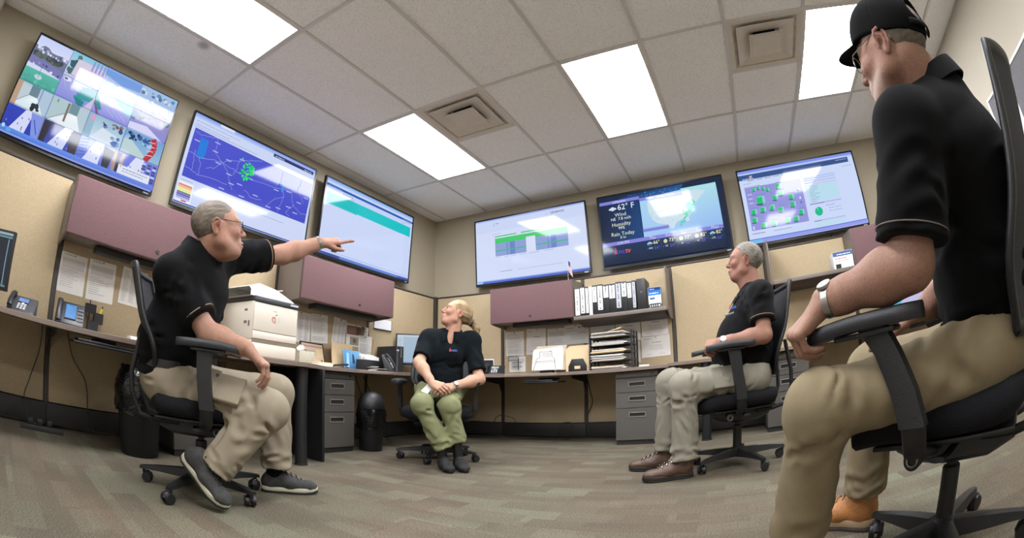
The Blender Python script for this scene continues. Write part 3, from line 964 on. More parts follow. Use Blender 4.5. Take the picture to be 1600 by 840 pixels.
# scanner lid: a shallow sloped hood
rows = []
for x, z in ((-pw - .03, .50), (-pw + .06, .535), (.02, .515), (pw - .02, .455), (pw - .01, .436)):
    rows.append([(x, -pd + .02, z - .022), (x, -pd + .05, z), (x, pd - .05, z + .006), (x, pd - .01, z - .02)])
mb = MB(); mb.grid(rows); mb.grid([[(p[0], p[1], .4355) for p in r][::-1] for r in rows])
for i in range(4):
    mb.add([rows[i][0], rows[i + 1][0], (rows[i + 1][0][0], rows[i + 1][0][1], .4355), (rows[i][0][0], rows[i][0][1], .4355)], [(0, 1, 2, 3)])
    mb.add([rows[i][3], rows[i + 1][3], (rows[i + 1][3][0], rows[i + 1][3][1], .4355), (rows[i][3][0], rows[i][3][1], .4355)], [(0, 1, 2, 3)])
mb.build('scanner_lid', M_WHITE, t, angle=25)
MB().prism([(.02, -.05, .516), (.18, -.05, .552), (.18, .12, .556), (.02, .12, .520)], (0, 0, .006)).build('feeder_tray', M_WHITE, t)
c = Canvas(.12, .12)
c.k = 3
c.line([(.045 + .022 * math.cos(a), .045 + .022 * math.sin(a)) for a in [2.0 + k * .42 for k in range(9)]], .006, (196, 60, 54))
c.rect(.030, .056, .052, .062, (196, 60, 54)); c.rect(.040, .030, .045, .056, (150, 140, 132)); c.rect(.050, .030, .055, .056, (150, 140, 132))
c.poly([(.052, .078), (.062, .086), (.072, .084), (.060, .076)], (80, 86, 84)); c.line([(.05, .07), (.054, .078)], .003, (80, 80, 80))
for k in range(4): c.rect(.078, .03 + .011 * k, .094 - .003 * (k % 2), .035 + .011 * k, (200, 190, 178))
for k in range(3): c.rect(.028 + .012 * k, .100, .037 + .012 * k, .106, (150, 146, 142))
o = c.build('front_emblem', M_PAPER, t); o.location = (-.06, -pd - .0002, .245)
for y0, y1, z0, z1 in ((-.16, -.12, .33, .345), (-.16, -.12, .24, .26), (-.20, -.18, .22, .26)): bx('side_label', M_TAUPE, t, -pw - .0015, -pw - .0003, y0, y1, z0, z1)

# ---- things right of the printer
def desk_item(name, label, cat, side, s, off, rz=0.0, z=DZ + .001, group=None):
    t = wl(name, label, cat, side, s, z, off, group)
    t.rotation_euler = (0, 0, t.rotation_euler[2] + rz)
    return t


t = desk_item('tissue_box', 'pale patterned tissue box beside the printer', 'tissue box', 'L', 2.43, .33, .3)
MB().box(-.11, .11, -.058, .058, 0, .115).build('carton', mat('patterned_carton', (186, 180, 160), .8, var=(70, .14)), t, bevel=.004)
tm = MB(); tm.grid([[(.07 * r * math.cos(k), .03 * r * math.sin(k), .117 + (.05 - .045 * r + .012 * math.sin(3 * k))) for k in [i * PI / 6 for i in range(12)]] for r in (.2, .55, .95)], closed=True)
tm.f.append(tuple(range(11, -1, -1))); tm.c.append(None)
tm.build('tissue', M_WHITE, t)
t = desk_item('certificate_frame', 'dark framed certificate with a yellow note, leaning behind the tissue box', 'picture frame', 'L', 2.69, .20, .15)
mt = Matrix.Rotation(math.radians(-12), 4, 'X')
MB().box(-.155, .155, 0, .014, .0, .012, mt).box(-.155, .155, 0, .014, .208, .22, mt).box(-.155, -.143, 0, .014, .012, .208, mt).box(.143, .155, 0, .014, .012, .208, mt).build('frame', mat('dark_wood', (48, 34, 28), .4), t, bevel=.002)
c = Canvas(.286, .196); c.mb.box(0, c.w, 0, .004, 0, c.h, None, (206, 190, 172)); c.k = 2
c.rect(.0, .165, c.w, .18, (190, 140, 120)); c.rect(0, .02, c.w, .07, (214, 186, 164)); c.rect(.19, .075, .27, .15, (226, 200, 150)); c.scribble(.03, .13, .17, .008, (160, 130, 110), random.Random(1)); c.scribble(.05, .10, .17, .008, (160, 130, 110), random.Random(2)); c.rect(.24, .03, .27, .055, (180, 90, 80))
o = c.build('certificate', M_PAPER, t); o.matrix_local = mt @ Matrix.Translation((-.143, .003, .012))
t = desk_item('note_pads', 'stack of yellow and white note pads in front of the tissue box', 'note pads', 'L', 2.50, .50, -.2)
MB().box(-.11, .08, -.06, .06, 0, .018).build('lower_pad', M_PAPERSOLID, t, bevel=.002)
MB().box(-.06, .09, -.045, .05, .0185, .034, Matrix.Rotation(.2, 4, 'Z')).build('upper_pad', mat('yellow_pad', (224, 206, 150), .85), t, bevel=.002)
t = desk_item('stapler', 'black stapler on the desk below the framed certificate', 'stapler', 'L', 2.80, .42, -.3)
MB().box(-.08, .07, -.018, .018, 0, .012).build('base', M_BLACK, t, bevel=.004)
MB().prism([(-.075, -.016, .014), (.07, -.016, .030), (.07, -.016, .048), (-.06, -.016, .034)], (0, .032, 0)).build('arm', M_BLACK, t, bevel=.004)
t = desk_item('folder_stack', 'manila folders standing upright with a blue booklet, right of the framed certificate', 'folders', 'L', 3.03, .21, .1)
for k in range(3):
    MB().box(-.15 + .012 * k, .15 - .01 * k, .0 + .014 * k, .004 + .014 * k, 0, .235 + .008 * k, Matrix.Rotation(math.radians(-6), 4, 'X')).build('manila_folder', M_MANILA, t, smooth=False)
t = desk_item('blue_booklet', 'glossy blue booklet leaning against the manila folders', 'booklet', 'L', 3.08, .30, .1)
mt = Matrix.Rotation(math.radians(-10), 4, 'X')
MB().box(-.125, .125, 0, .012, 0, .185, mt).build('pages', mat('booklet_edge', (120, 150, 180), .5), t, bevel=.002)
c = Canvas(.24, .18); c.k = 4
c.poly([(0, 0), (.24, 0), (.24, .18), (0, .18)], [(40, 90, 140), (60, 110, 160), (130, 180, 214), (90, 150, 196)]); c.poly([(.11, .06), (.15, .06), (.14, .14), (.12, .15)], (40, 70, 100)); c.poly([(.02, .03), (.06, .02), (.07, .15), (.04, .16)], (150, 196, 220))
o = c.build('cover', M_PAPER, t); o.matrix_local = mt @ Matrix.Translation((-.12, -.0002, .0025))
t = desk_item('letter_holder', 'black desk tray full of white envelopes near the tipped phone', 'letter holder', 'L', 3.19, .40, .15)
MB().box(-.14, .14, -.05, .06, 0, .006).box(-.14, .14, -.05, -.045, .0061, .10).box(-.14, -.135, -.0449, .06, .0061, .10).box(.135, .14, -.0449, .06, .0061, .10).build('tray', M_MESHB, t, bevel=.002)
for k in range(6):
    MB().box(-.125 + .006 * (k % 3), .105 + .008 * (k % 2), -.036 + .014 * k, -.033 + .014 * k, .008, .128 + .006 * k, Matrix.Rotation(math.radians(-4), 4, 'X')).build('envelope', M_PAPERSOLID, t, smooth=False)
t = desk_item('wooden_ruler', 'tan wooden ruler sticking up out of the envelope tray', 'ruler', 'L', 3.26, .338, .15, z=DZ + .02)
MB().box(-.011, .011, 0, .003, 0, .30, Matrix.Rotation(math.radians(14), 4, 'Y') @ Matrix.Rotation(math.radians(-5), 4, 'X')).build('blade', mat('beech', (150, 116, 78), .6, var=(30, .1)), t, smooth=False)
t = desk_item('loose_papers', 'crumpled loose papers lying under the tipped desk phone', 'papers', 'L', 3.08, .57, .2)
for k, (a, b, r_) in enumerate(((-.06, 0, .3), (.05, -.05, -.4), (.0, .05, .9))):
    MB().box(-.06, .06, -.035, .035, .007 + .012 * k, .009 + .012 * k, Matrix.Translation((a * .5, b * .5, 0)) @ Matrix.Rotation(r_, 4, 'Z') @ Matrix.Rotation(.08 * (k - 1), 4, 'Y')).build('sheet', M_PAPERSOLID, t, smooth=False)

# ---- left: pen caddy on the panel
t = wl('pen_caddy', 'dark wire pen caddy with a yellow highlighter left of the chair of the pointing man', 'pen holder', 'L', .66, .70, .16)
for (x0, x1, z0, z1) in ((-.05, .03, .11, .17), (.02, .09, .05, .12), (-.03, .05, .0, .06)):
    y_ = -.03 * (1 if z1 < .1 else .3)
    MB().box(x0, x1, y_ - .004, y_, z0, z1).box(x0, x1, y_ + .045, y_ + .049, z0, z1).box(x0, x0 + .004, y_, y_ + .045, z0, z1).box(x1 - .004, x1, y_, y_ + .045, z0, z1).box(x0, x1, y_, y_ + .045, z0, z0 + .003).build('pocket', M_MESHB, t, smooth=False)
MB().cyl((-.01, .05, .0), (-.01, .05, .2), .004, n=8).build('rod', M_TRIM, t)
h_ = MB().cyl((.045, .0, .06), (.075, -.005, .155), .010, n=12).build('highlighter', mat('yellow_plastic', (226, 210, 40), .4), t)
MB().cyl((.075, -.005, .156), (.080, -.0055, .17), .007, .004, n=12).build('cap', M_BLACK, h_)
MB().cyl((-.01, -.01, .02), (-.045, -.015, .10), .005, n=8).build('pen', M_TRIM, t)
t = wl('paper_pad', 'small white pad on the left desk, just left of the pointing man\'s chair', 'note pad', 'L', 1.0, .686, .28)
MB().box(-.07, .07, -.05, .05, 0, .03).build('pad', M_PAPERSOLID, t, bevel=.002)

# ---- back desk
t = desk_item('wire_organizer', 'black wire wall organizer hanging low beside the back desk phone', 'organizer', 'B', -2.24, PF + .004, 0, z=.74)
for (x0, x1, z0, z1) in ((-.08, .01, .12, .17), (-.03, .06, .05, .10)):
    w4 = MB()
    for z in (z0, z1): w4.tube([(x0, -.005, z), (x0, -.05, z), (x1, -.05, z), (x1, -.005, z)], .003, 6)
    for k in range(6):
        x = x0 + (x1 - x0) * k / 5; w4.tube([(x, -.05, z0), (x, -.05, z1)], .0018, 5)
    w4.build('basket', M_TRIM, t)
MB().tube([(.02, -.012, .02), (.02, -.012, .15)], .004, 6).build('rod', M_TRIM, t)
t = desk_item('paper_stand', 'chrome wire stand holding a thick sheaf of white papers', 'paper stand', 'B', -1.81, .27, -.04)
wr_ = MB()
for sx in (-1, 1): wr_.tube([(sx * .13, -.10, .004), (sx * .125, -.07, .02), (sx * .10, -.028, .15), (sx * .07, -.022, .17), (sx * .065, -.018, .225), (sx * .04, -.017, .228)], .0028, 7)
wr_.build('wire_frame', M_WIRE, t)
MB().box(-.09, .05, .02, .08, .002, .03).build('foot', M_TRIM, t, bevel=.003)
for k in range(5):
    m_ = Matrix.Rotation(math.radians(-10), 4, 'X') @ Matrix.Rotation(.05 * math.sin(k * 2.3), 4, 'Y')
    MB().box(-.165 + .008 * k, .165 + .009 * k, -.02 + .006 * k, -.0165 + .006 * k, .035, .245 + .012 * k, m_).build('paper_bundle', M_PAPERSOLID if k != 3 else M_MANILA, t, smooth=False)
c = Canvas(.30, .20); c.k = 3
for k in range(6): c.scribble(.09 + .01 * (k % 2), .19 - .011 * k, .2, .005, (150, 148, 150), random.Random(k))
c.rect(.02, .085, .25, .088, (130, 130, 132)); c.scribble(.03, .07, .26, .005, (160, 158, 160), random.Random(9))
o = c.build('print', M_PAPER, t); o.matrix_local = Matrix.Rotation(math.radians(-10), 4, 'X') @ Matrix.Translation((-.15, -.0215, .04))
t = desk_item('folder_holder', 'black desk file holder with manila folders, left of the letter trays', 'file holder', 'B', -1.465, .28, .0)
mb = MB().prism([(-.095, -.04, .0), (-.095, -.04, .06), (-.06, -.04, .13), (.06, -.04, .13), (.095, -.04, .06), (.095, -.04, 0)], (0, .006, 0)).box(-.095, .095, -.034, .10, 0, .006)
mb.build('holder', M_BLACK, t, bevel=.003)
MB().box(-.03, .03, -.0415, -.0402, .03, .06).build('cutout', M_MANILA, t, smooth=False)
for k in range(4):
    MB().box(-.125 + .006 * k, .115 + .005 * k, -.028 + .016 * k, -.024 + .016 * k, .008, .235 + .012 * k, Matrix.Rotation(math.radians(-3), 4, 'X')).build('manila_folder', M_MANILA, t, smooth=False)
t = desk_item('letter_trays', 'black five-tier letter trays overflowing with papers, below the binders', 'letter trays', 'B', -1.10, .42, -.03)
rn = random.Random(12)
for sx in (-1, 1):
    s_ = MB()
    for z in (.0, .075, .15, .225, .30): s_.box(sx * .205 - .006, sx * .205 + .006, 0, .28, z, z + .016)
    for y in (.01, .13, .25): s_.box(sx * .205 - .0055, sx * .205 + .0055, y, y + .03, .0162, .36)
    s_.build('side_frame', M_BLACK, t, smooth=False)
for k in range(5):
    z = .004 + .075 * k
    tr_ = MB().box(-.198, .198, .0, .28, z, z + .004).build('tray', M_BLACK, t, smooth=False)
    n = (5, 9, 6, 5, 8)[k]
    for q in range(n):
        zz = z + .0045 + q * .0065; x0 = rn.uniform(-.19, -.16); d0 = rn.uniform(-.055, .0)
        MB().box(x0, x0 + rn.uniform(.30, .345), d0, d0 + .24, zz, zz + rn.uniform(.0028, .0058), Matrix.Rotation(rn.uniform(-.03, .03), 4, 'Z')).build('paper_bundle', M_PAPERSOLID if rn.random() > .15 else M_MANILA, t, smooth=False)
MB().box(.06, .20, .05, .22, .36, .364, Matrix.Rotation(math.radians(-14), 4, 'Y')).build('curled_sheet', M_MANILA, t, smooth=False)
t = desk_item('business_card_box', 'small white card box on the desk right of the letter trays', 'box', 'B', -.80, .30, .2)
MB().box(-.05, .05, -.03, .03, 0, .022).build('box', M_WHITE, t, bevel=.002)

# ---- binders on the shelf
BZ = 1.2358
M_BINDER = mat('black_binder_vinyl', (30, 30, 32), .4, bump=(150, .15))
M_BLABEL = attr_mat('binder_label', rough=.6, spec=.3)
edges = [-1.445, -1.388, -1.335, -1.298, -1.262, -1.212, -1.152, -1.092, -1.025, -.968, -.912, -.862, -.822]
LAB = ['first from the left, wide white spine label', 'second from the left, long white spine label', 'third from the left, narrow, long label', 'fourth from the left, slim pale spine', 'fifth from the left, label on the upper half', 'sixth from the left, long label',
       'seventh from the left, taller, label on the upper part', 'eighth from the left, label on the upper part', 'ninth from the left, long grey label', 'tenth from the left, label on the upper half', 'eleventh from the left, narrow with upper label', 'twelfth from the left, slim with long grey label']
full = [1, .95, .95, 2, .62, .9, .5, .55, .9, .55, .6, .95]
for k in range(12):
    x0, x1 = edges[k] + .0012, edges[k + 1] - .0012
    h_ = .290 + .006 * math.sin(k * 1.7)
    w_ = x1 - x0
    lean = .0
    t = thing('ring_binder', 'black ring binder on the shelf, ' + LAB[k], 'binder', ((x0 + x1) / 2, YB - PF - .335, BZ), 0, 'ring binders on the open shelf')
    bm_ = M_BINDER if full[k] != 2 else M_PAPERSOLID
    MB().box(-w_ / 2, -w_ / 2 + .003, .006, .27, 0, h_).build('front_cover', bm_, t, smooth=False)
    MB().box(w_ / 2 - .003, w_ / 2, .006, .27, 0, h_).build('back_cover', bm_, t, smooth=False)
    MB().box(-w_ / 2, w_ / 2, 0, .0055, 0, h_).build('spine', bm_, t, bevel=.001)
    MB().box(-w_ / 2 + .004, w_ / 2 - .004, .02, .25, .006, h_ - .012).build('pages', M_PAPERSOLID, t, smooth=False)
    if full[k] != 2:
        c = Canvas(w_ - .008, h_ * full[k] - .03); c.mb.box(0, c.w, -.0012, 0, 0, c.h, None, (222, 222, 220) if k not in (8, 11) else (176, 178, 184)); c.k = 11
        rr = random.Random(k)
        for q in range(int(c.h / .018)):
            if rr.random() < .75: c.rect(c.w * .35, .012 + q * .018, c.w * .62, .012 + q * .018 + rr.uniform(.006, .014), (80, 80, 86))
        o = c.build('spine_label', M_BLABEL, t); o.location = (-w_ / 2 + .004, -.0001, h_ - .015 - c.h)
x0 = -.815
t = thing('ring_binder', 'plain black ring binder at the right end of the row, side cover showing', 'binder', (-.772, YB - PF - .335, BZ), 0, 'ring binders on the open shelf')
MB().box(-.042, -.038, .006, .27, 0, .298).build('front_cover', M_BINDER, t, smooth=False)
MB().box(.038, .042, .006, .27, 0, .298).build('back_cover', M_BINDER, t, smooth=False)
MB().box(-.042, .042, 0, .0055, 0, .298).build('spine', M_BINDER, t, bevel=.001)
MB().box(-.037, .037, .02, .25, .006, .285).build('pages', M_PAPERSOLID, t, smooth=False)
MB().cyl((-.0, -.002, .17), (0, .001, .17), .006, n=12).build('finger_ring', M_WIRE, t)


def printed_box(loc, w_, d_, h_, label, rows_, rz=0.0, cat='box'):
    t = thing('printed_carton', label, cat, loc, rz)
    MB().box(-w_ / 2, w_ / 2, 0, d_, 0, h_).build('carton', M_WHITE, t, bevel=.002)
    c = Canvas(w_ - .004, h_ - .004); c.k = 2
    c.rect(0, 0, c.w, c.h, (228, 228, 226)); rows_(c)
    o = c.build('front_print', M_PAPER, t); o.location = (-w_ / 2 + .002, -.0002, .002)
    return t


def pr1(c):
    c.rect(0, c.h * .62, c.w, c.h, (40, 110, 190)); c.rect(0, c.h * .86, c.w, c.h, (30, 56, 110)); c.scribble(c.w * .08, c.h * .70, c.w * .8, .016, (226, 230, 240), random.Random(1)); c.scribble(c.w * .1, c.h * .9, c.w * .5, .010, (200, 210, 230), random.Random(2))
    c.rect(c.w * .1, c.h * .42, c.w * .5, c.h * .52, (70, 100, 150))
    for k in range(5): c.disc(c.w * (.15 + .17 * k), c.h * .12, .022, (30, 30, 32)); c.disc(c.w * (.15 + .17 * k), c.h * .12, .012, (190, 190, 190))


def pr2(c):
    c.rect(0, c.h * .74, c.w, c.h, (70, 96, 140)); c.scribble(c.w * .2, c.h * .82, c.w * .9, .014, (226, 230, 240), random.Random(1)); c.scribble(c.w * .1, c.h * .58, c.w * .7, .014, (190, 80, 70), random.Random(3)); c.scribble(c.w * .1, c.h * .45, c.w * .8, .010, (120, 120, 130), random.Random(4))
    c.rect(c.w * .08, c.h * .05, c.w * .35, c.h * .3, (54, 50, 46))


printed_box((-.645, YB - PF - .32, BZ), .125, .07, .20, 'white carton with a blue printed top at the right end of the binder shelf', pr1)
printed_box((1.275, YB - PF - .31, 1.3163), .22, .16, .165, 'white carton with a slate blue band on the empty shelf behind the booted man', pr2)

# ---- small flag on the bin
t = thing('desk_flag', 'tiny American flag standing on top of the back mauve bin', 'flag', (-1.50, YB - .40, 1.613), 0)
MB().tube([(0, 0, 0), (.003, 0, .20)], .0022, 6).build('stick', M_WIRE, t)
c = Canvas(.075, .105)
fm = MB(); rows = []
ncol = 9
for i in range(14):
    row = []
    for j in range(ncol + 1):
        u = j / ncol; z = .20 - .0075 * i - .085 * u ** 1.3; x = .003 + .042 * u + .006 * math.sin(u * 5 + i * .2)
        row.append((x, .010 * math.sin(u * 6) * u, z))
    rows.append(row)
for i in range(13):
    for j in range(ncol):
        col = (178, 44, 56) if i % 2 == 0 else (226, 222, 220)
        if i < 7 and j < 4: col = (46, 52, 96) if (i + j) % 2 else (60, 66, 112)
        fm.add([rows[i][j], rows[i + 1][j], rows[i + 1][j + 1], rows[i][j + 1]], [(0, 1, 2, 3)], col)
        q = [rows[i][j], rows[i + 1][j], rows[i + 1][j + 1], rows[i][j + 1]]
        fm.add([(p[0], p[1] + .0008, p[2]) for p in q][::-1], [(0, 1, 2, 3)], col)
fm.build('cloth', M_PAPER, t)

# ---- bulletin board on the right wall
t = thing('bulletin_board', 'white-framed grey bulletin board with a notice on the right wall', 'bulletin board', (XR - .001, 2.2, 1.62), -PI / 2)
w_, h_ = .62, .36
bx('felt', mat('grey_board_felt', (112, 110, 112), .95, bump=(400, .5), var=(200, .15)), t, -w_ + .02, w_ - .02, -.012, -.001, -h_ + .02, h_ - .02)
for nm, b_ in (('frame_rail', (-w_, w_, -.02, -.0, h_ - .02, h_)), ('frame_rail', (-w_, w_, -.02, -.0, -h_, -h_ + .02)), ('frame_rail', (-w_, -w_ + .02, -.02, -.0, -h_ + .0201, h_ - .0201)), ('frame_rail', (w_ - .02, w_, -.02, -.0, -h_ + .0201, h_ - .0201))):
    bx(nm, M_WHITE, t, *b_, bevel=.003)
c = Canvas(.28, .36); c.mb.box(0, c.w, -.001, 0, 0, c.h, None, (228, 228, 228)); c.k = 10
rr = random.Random(2)
for k in range(9): c.scribble(.03, .32 - .035 * k, rr.uniform(.12, .25), .008, (140, 140, 142), rr)
for k in range(3): c.disc(.04 + .08 * k, .3 - .09 * k, .008, (200, 60, 60))
o = c.build('notice', M_PAPER, t); o.location = (-.50, -.0125, -.06)
t = thing('notice_sheet', 'plain white notice pinned at the right of the bulletin board', 'paper', (XR - .0140, 1.9, 1.60), -PI / 2)
c = Canvas(.22, .28); c.mb.box(0, c.w, -.001, 0, 0, c.h, None, (222, 222, 220)); c.k = 10
for k in range(8): c.scribble(.02, .25 - .03 * k, .19, .006, (150, 150, 150), rr)
o = c.build('sheet', M_PAPER, t)

# ---- cable stub under the right wall screen
t = thing('cable_end', 'black cable end hanging below the rightmost wall screen', 'cable', (1.26, YB - .04, 1.735), 0)
MB().tube([(.06, .0, .03), (.045, -.01, .0), (.01, -.012, -.03), (-.04, -.012, -.05)], .006, 8).build('cable', M_TRIM, t)
MB().box(-.075, -.038, -.02, -.004, -.062, -.046).build('plug', M_WIRE, t, bevel=.002)


# ---- waste bins
def waste_bin(loc, label, r=.125, h_=.38, dome=True, seed=0):
    t = thing('waste_bin', label, 'waste bin', loc)
    MB().lathe([(r * .80, 0), (r * .82, .004), (r, h_), (r * .985, h_), (r * .8, .02)], 28).build('bucket', M_BLACK, t)
    rn = random.Random(seed)
    mb = MB(); rows = []
    for i in range(7):
        z = h_ + .008 - .17 * i / 6; rr_ = r * (.84 + .16 * z / h_) + .006
        rows.append([(math.cos(a) * (rr_ + .018 * rn.random() * (1 if i > 0 else .2)), math.sin(a) * (rr_ + .018 * rn.random() * (1 if i > 0 else .2)), z + .012 * rn.uniform(-1, 1) * (i == 6)) for a in [2 * PI * k / 36 for k in range(36)]])
    mb.grid(rows, closed=True); mb.build('liner', M_GLOSSBAG, t, angle=70)
    if dome:
        MB().lathe([(r * 1.04, h_ + .010), (r * 1.05, h_ + .03), (r * 1.0, h_ + .06), (r * .86, h_ + .105), (r * .6, h_ + .14), (r * .25, h_ + .155), (.002, h_ + .157)], 28).build('dome_lid', M_BLACK, t)
    return t


waste_bin((-2.78, 2.97, 0), 'round black bin with a domed lid beside the left pedestal', .115, .36, True, 3)
waste_bin((-2.82, .93, 0), 'open black bin with a glossy liner behind the chair of the pointing man', .15, .42, False, 5)
b = MB()
rn = random.Random(4)
rows = []
for i in range(6):
    a_ = i / 5
    rows.append([(math.cos(q) * (.155 * (1 - .35 * a_) + .02 * rn.random()), math.sin(q) * (.155 * (1 - .35 * a_) + .02 * rn.random()), .42 + .10 * math.sin(a_ * 1.6) + .02 * rn.random()) for q in [2 * PI * k / 24 for k in range(24)]])
b.grid(rows, closed=True)
bo = b.build('bag_top', M_GLOSSBAG, [o for o in bpy.data.objects if o.name.startswith('waste_bin')][-1], angle=70)

# ---- added black panel to deepen the shade, and keyboard trays under the desks
t = thing('shade_panel', 'black upright support panel under the printer worksurface', 'desk panel', (-3.32, 2.20, 0))
MB().box(0, .80, -.012, .012, .0, .668).build('panel', M_BLACK, t, bevel=.003)


def keyboard_tray(side, s, off, z, label, w_=.50):
    t = wl('keyboard_tray', label, 'keyboard tray', side, s, z, off, 'black keyboard trays under the worksurfaces')
    MB().box(-w_ / 2, w_ / 2, -.13, .10, 0, .014).build('tray', M_BLACK, t, bevel=.005)
    MB().box(-w_ / 2 + .03, w_ / 2 - .06, -.11, .03, .0145, .03).build('keyboard', M_PHONE_D, t, bevel=.005)
    MB().box(-.06, .06, .0, .25, .03, .05).build('slide', M_TRIM, t, bevel=.003)


keyboard_tray('L', .70, .58, .60, 'black keyboard tray under the left desk beside the pointing man')
keyboard_tray('B', -1.72, .55, .605, 'black keyboard tray under the back desk right of the woman', .36)


# ---- cords and power strip
def cord(pts, label, r=.004):
    p0 = pts[0]
    t = MB().tube([(p[0] - p0[0], p[1] - p0[1], p[2] - p0[2]) for p in pts], r, 6).build('loose_cable', M_TRIM, None)
    t.location = p0
    return tag(t, label, 'cord', 'cords hanging under the desks')


def smooth_pts(pts, n=5):
    P = [Vector(p) for p in pts]; o_ = []
    for i in range(len(P) - 1):
        p0, p1, p2, p3 = P[max(i - 1, 0)], P[i], P[i + 1], P[min(i + 2, len(P) - 1)]
        for k in range(n):
            t = k / n
            o_.append(.5 * ((2 * p1) + (-p0 + p2) * t + (2 * p0 - 5 * p1 + 4 * p2 - p3) * t * t + (-p0 + 3 * p1 - 3 * p2 + p3) * t ** 3))
    return o_ + [P[-1]]


xf_ = XL + PF + .03
cord(smooth_pts([(xf_, .30, .655), (xf_, .29, .5), (xf_ + .02, .22, .3), (xf_ + .03, .18, .18), (xf_ + .10, .22, .03)]), 'black cord hanging down the left wall panel, nearest the left edge')
cord(smooth_pts([(xf_, .50, .655), (xf_, .55, .5), (xf_ + .01, .66, .35), (xf_ + .02, .68, .15), (xf_ + .06, .72, .02)]), 'black cord hanging under the blue-screen phone')
cord(smooth_pts([(xf_ + .02, .0, .02), (xf_ + .05, .06, .10), (xf_ + .06, .14, .12), (xf_ + .05, .22, .03), (xf_ + .04, .36, .012), (xf_ + .04, .48, .012)]), 'looped black cord on the floor at the lower left', .005)
cord(smooth_pts([(-2.42, YB - .10, .26), (-2.48, YB - .12, .22), (-2.50, YB - .13, .12), (-2.46, YB - .14, .02)]), 'black cord loop below the desk right of the woman')
cord(smooth_pts([(-2.42, YB - .11, .25), (-2.32, YB - .12, .24), (-2.24, YB - .12, .20), (-2.28, YB - .13, .10)]), 'thin black cord beside the desk bracket right of the woman', .003)
cord(smooth_pts([(-1.43, YB - .10, .62), (-1.40, YB - .11, .5), (-1.38, YB - .11, .38), (-1.44, YB - .11, .24)]), 'black cord bowed beside the bracket under the letter trays', .005)
cord(smooth_pts([(-2.9, YB - .25, .012), (-2.6, YB - .3, .012), (-2.3, YB - .22, .03), (-1.9, YB - .2, .015), (-1.6, YB - .19, .012)]), 'black cord lying along the floor below the back desk', .005)
cord(smooth_pts([(-1.75, YB - .15, .02), (-1.72, YB - .16, .12), (-1.66, YB - .16, .18), (-1.58, YB - .16, .16), (-1.60, YB - .17, .02)]), 'black cord loop standing on the floor under the back desk')
cord(smooth_pts([(XL + .35, 3.05, .655), (XL + .40, 3.12, .4), (XL + .45, 3.25, .15), (XL + .5, 3.4, .02)]), 'black cord hanging between the round bin and the woman\'s chair')
cord(smooth_pts([(XL + .30, 3.2, .655), (XL + .34, 3.3, .45), (XL + .4, 3.36, .25), (XL + .42, 3.3, .012)]), 'second black cord hanging near the room corner')
t = thing('power_strip', 'black power strip with plugs on the floor at the lower left', 'power strip', (-3.16, .30, 0), PI / 2 - .1)
MB().box(-.16, .16, -.025, .025, 0, .035).build('strip', M_TRIM, t, bevel=.004)
for k in range(3): MB().box(-.10 + .07 * k, -.06 + .07 * k, -.018, .018, .0355, .075).build('plug', M_BLACK, t, bevel=.004)
# ------------------------------------------------------------------ wall screens
M_SCREEN = attr_mat('lit_display', rough=.07, emit=SCREEN_POWER, spec=.26)
M_BEZEL = mat('glossy_black_bezel', (18, 18, 20), 0.25)
M_LOGO = mat('silver_badge', (190, 190, 195), .35, metal=.6)
TW, TH = 1.40, .80


def tv(side, s, label, draw, tilt=3.0, zb=1.735, bottom_bezel=.028):
    t = wl('wall_screen', label, 'screen', side, s, zb, .06, 'large flat wall screens')
    t.rotation_euler = (math.radians(tilt), 0, PI / 2 if side == 'L' else 0)
    MB().box(-TW / 2, TW / 2, -.040, -.005, 0, TH).box(-TW / 2 + .15, TW / 2 - .15, -.005, .018, .1, TH - .15).build('casing', M_BEZEL, t, bevel=.004)
    W_, H_ = TW - .030, TH - .016 - bottom_bezel
    f = MB()
    f.box(-TW / 2, TW / 2, -.045, -.0402, TH - .016, TH).box(-TW / 2, TW / 2, -.045, -.0402, 0, bottom_bezel)
    f.box(-TW / 2, -TW / 2 + .015, -.045, -.0402, bottom_bezel, TH - .016).box(TW / 2 - .015, TW / 2, -.045, -.0402, bottom_bezel, TH - .016)
    f.build('bezel', M_BEZEL, t, smooth=False)
    c = Canvas(W_, H_)
    c.U = lambda u: u * W_
    c.V = lambda v: H_ * (1 - v)
    draw(c)
    o = c.build('display', M_SCREEN, t)
    o.location = (-W_ / 2, -.0405, bottom_bezel)
    MB().box(TW / 2 - .075, TW / 2 - .03, -.0465, -.045, .008, .016).build('badge', M_LOGO, t, smooth=False)
    for sx in (-1, 1): bx('wall_mount', M_TRIM, t, sx * .26 - .04, sx * .26 + .04, .018, .05, .2, .5)
    return t


def R_(c, u0, v0, u1, v1, col):
    c.rect(c.U(u0), c.V(v1), c.U(u1), c.V(v0), col)


def Pg(c, pts, col):
    c.poly([(c.U(a), c.V(b)) for a, b in pts], col)


def Ln(c, pts, wd, col):
    c.line([(c.U(a), c.V(b)) for a, b in pts], wd, col)


def G4(c, u0, v0, u1, v1, top, bot):
    """vertical gradient"""
    c.poly([(c.U(u0), c.V(v1)), (c.U(u1), c.V(v1)), (c.U(u1), c.V(v0)), (c.U(u0), c.V(v0))], [bot, bot, top, top])


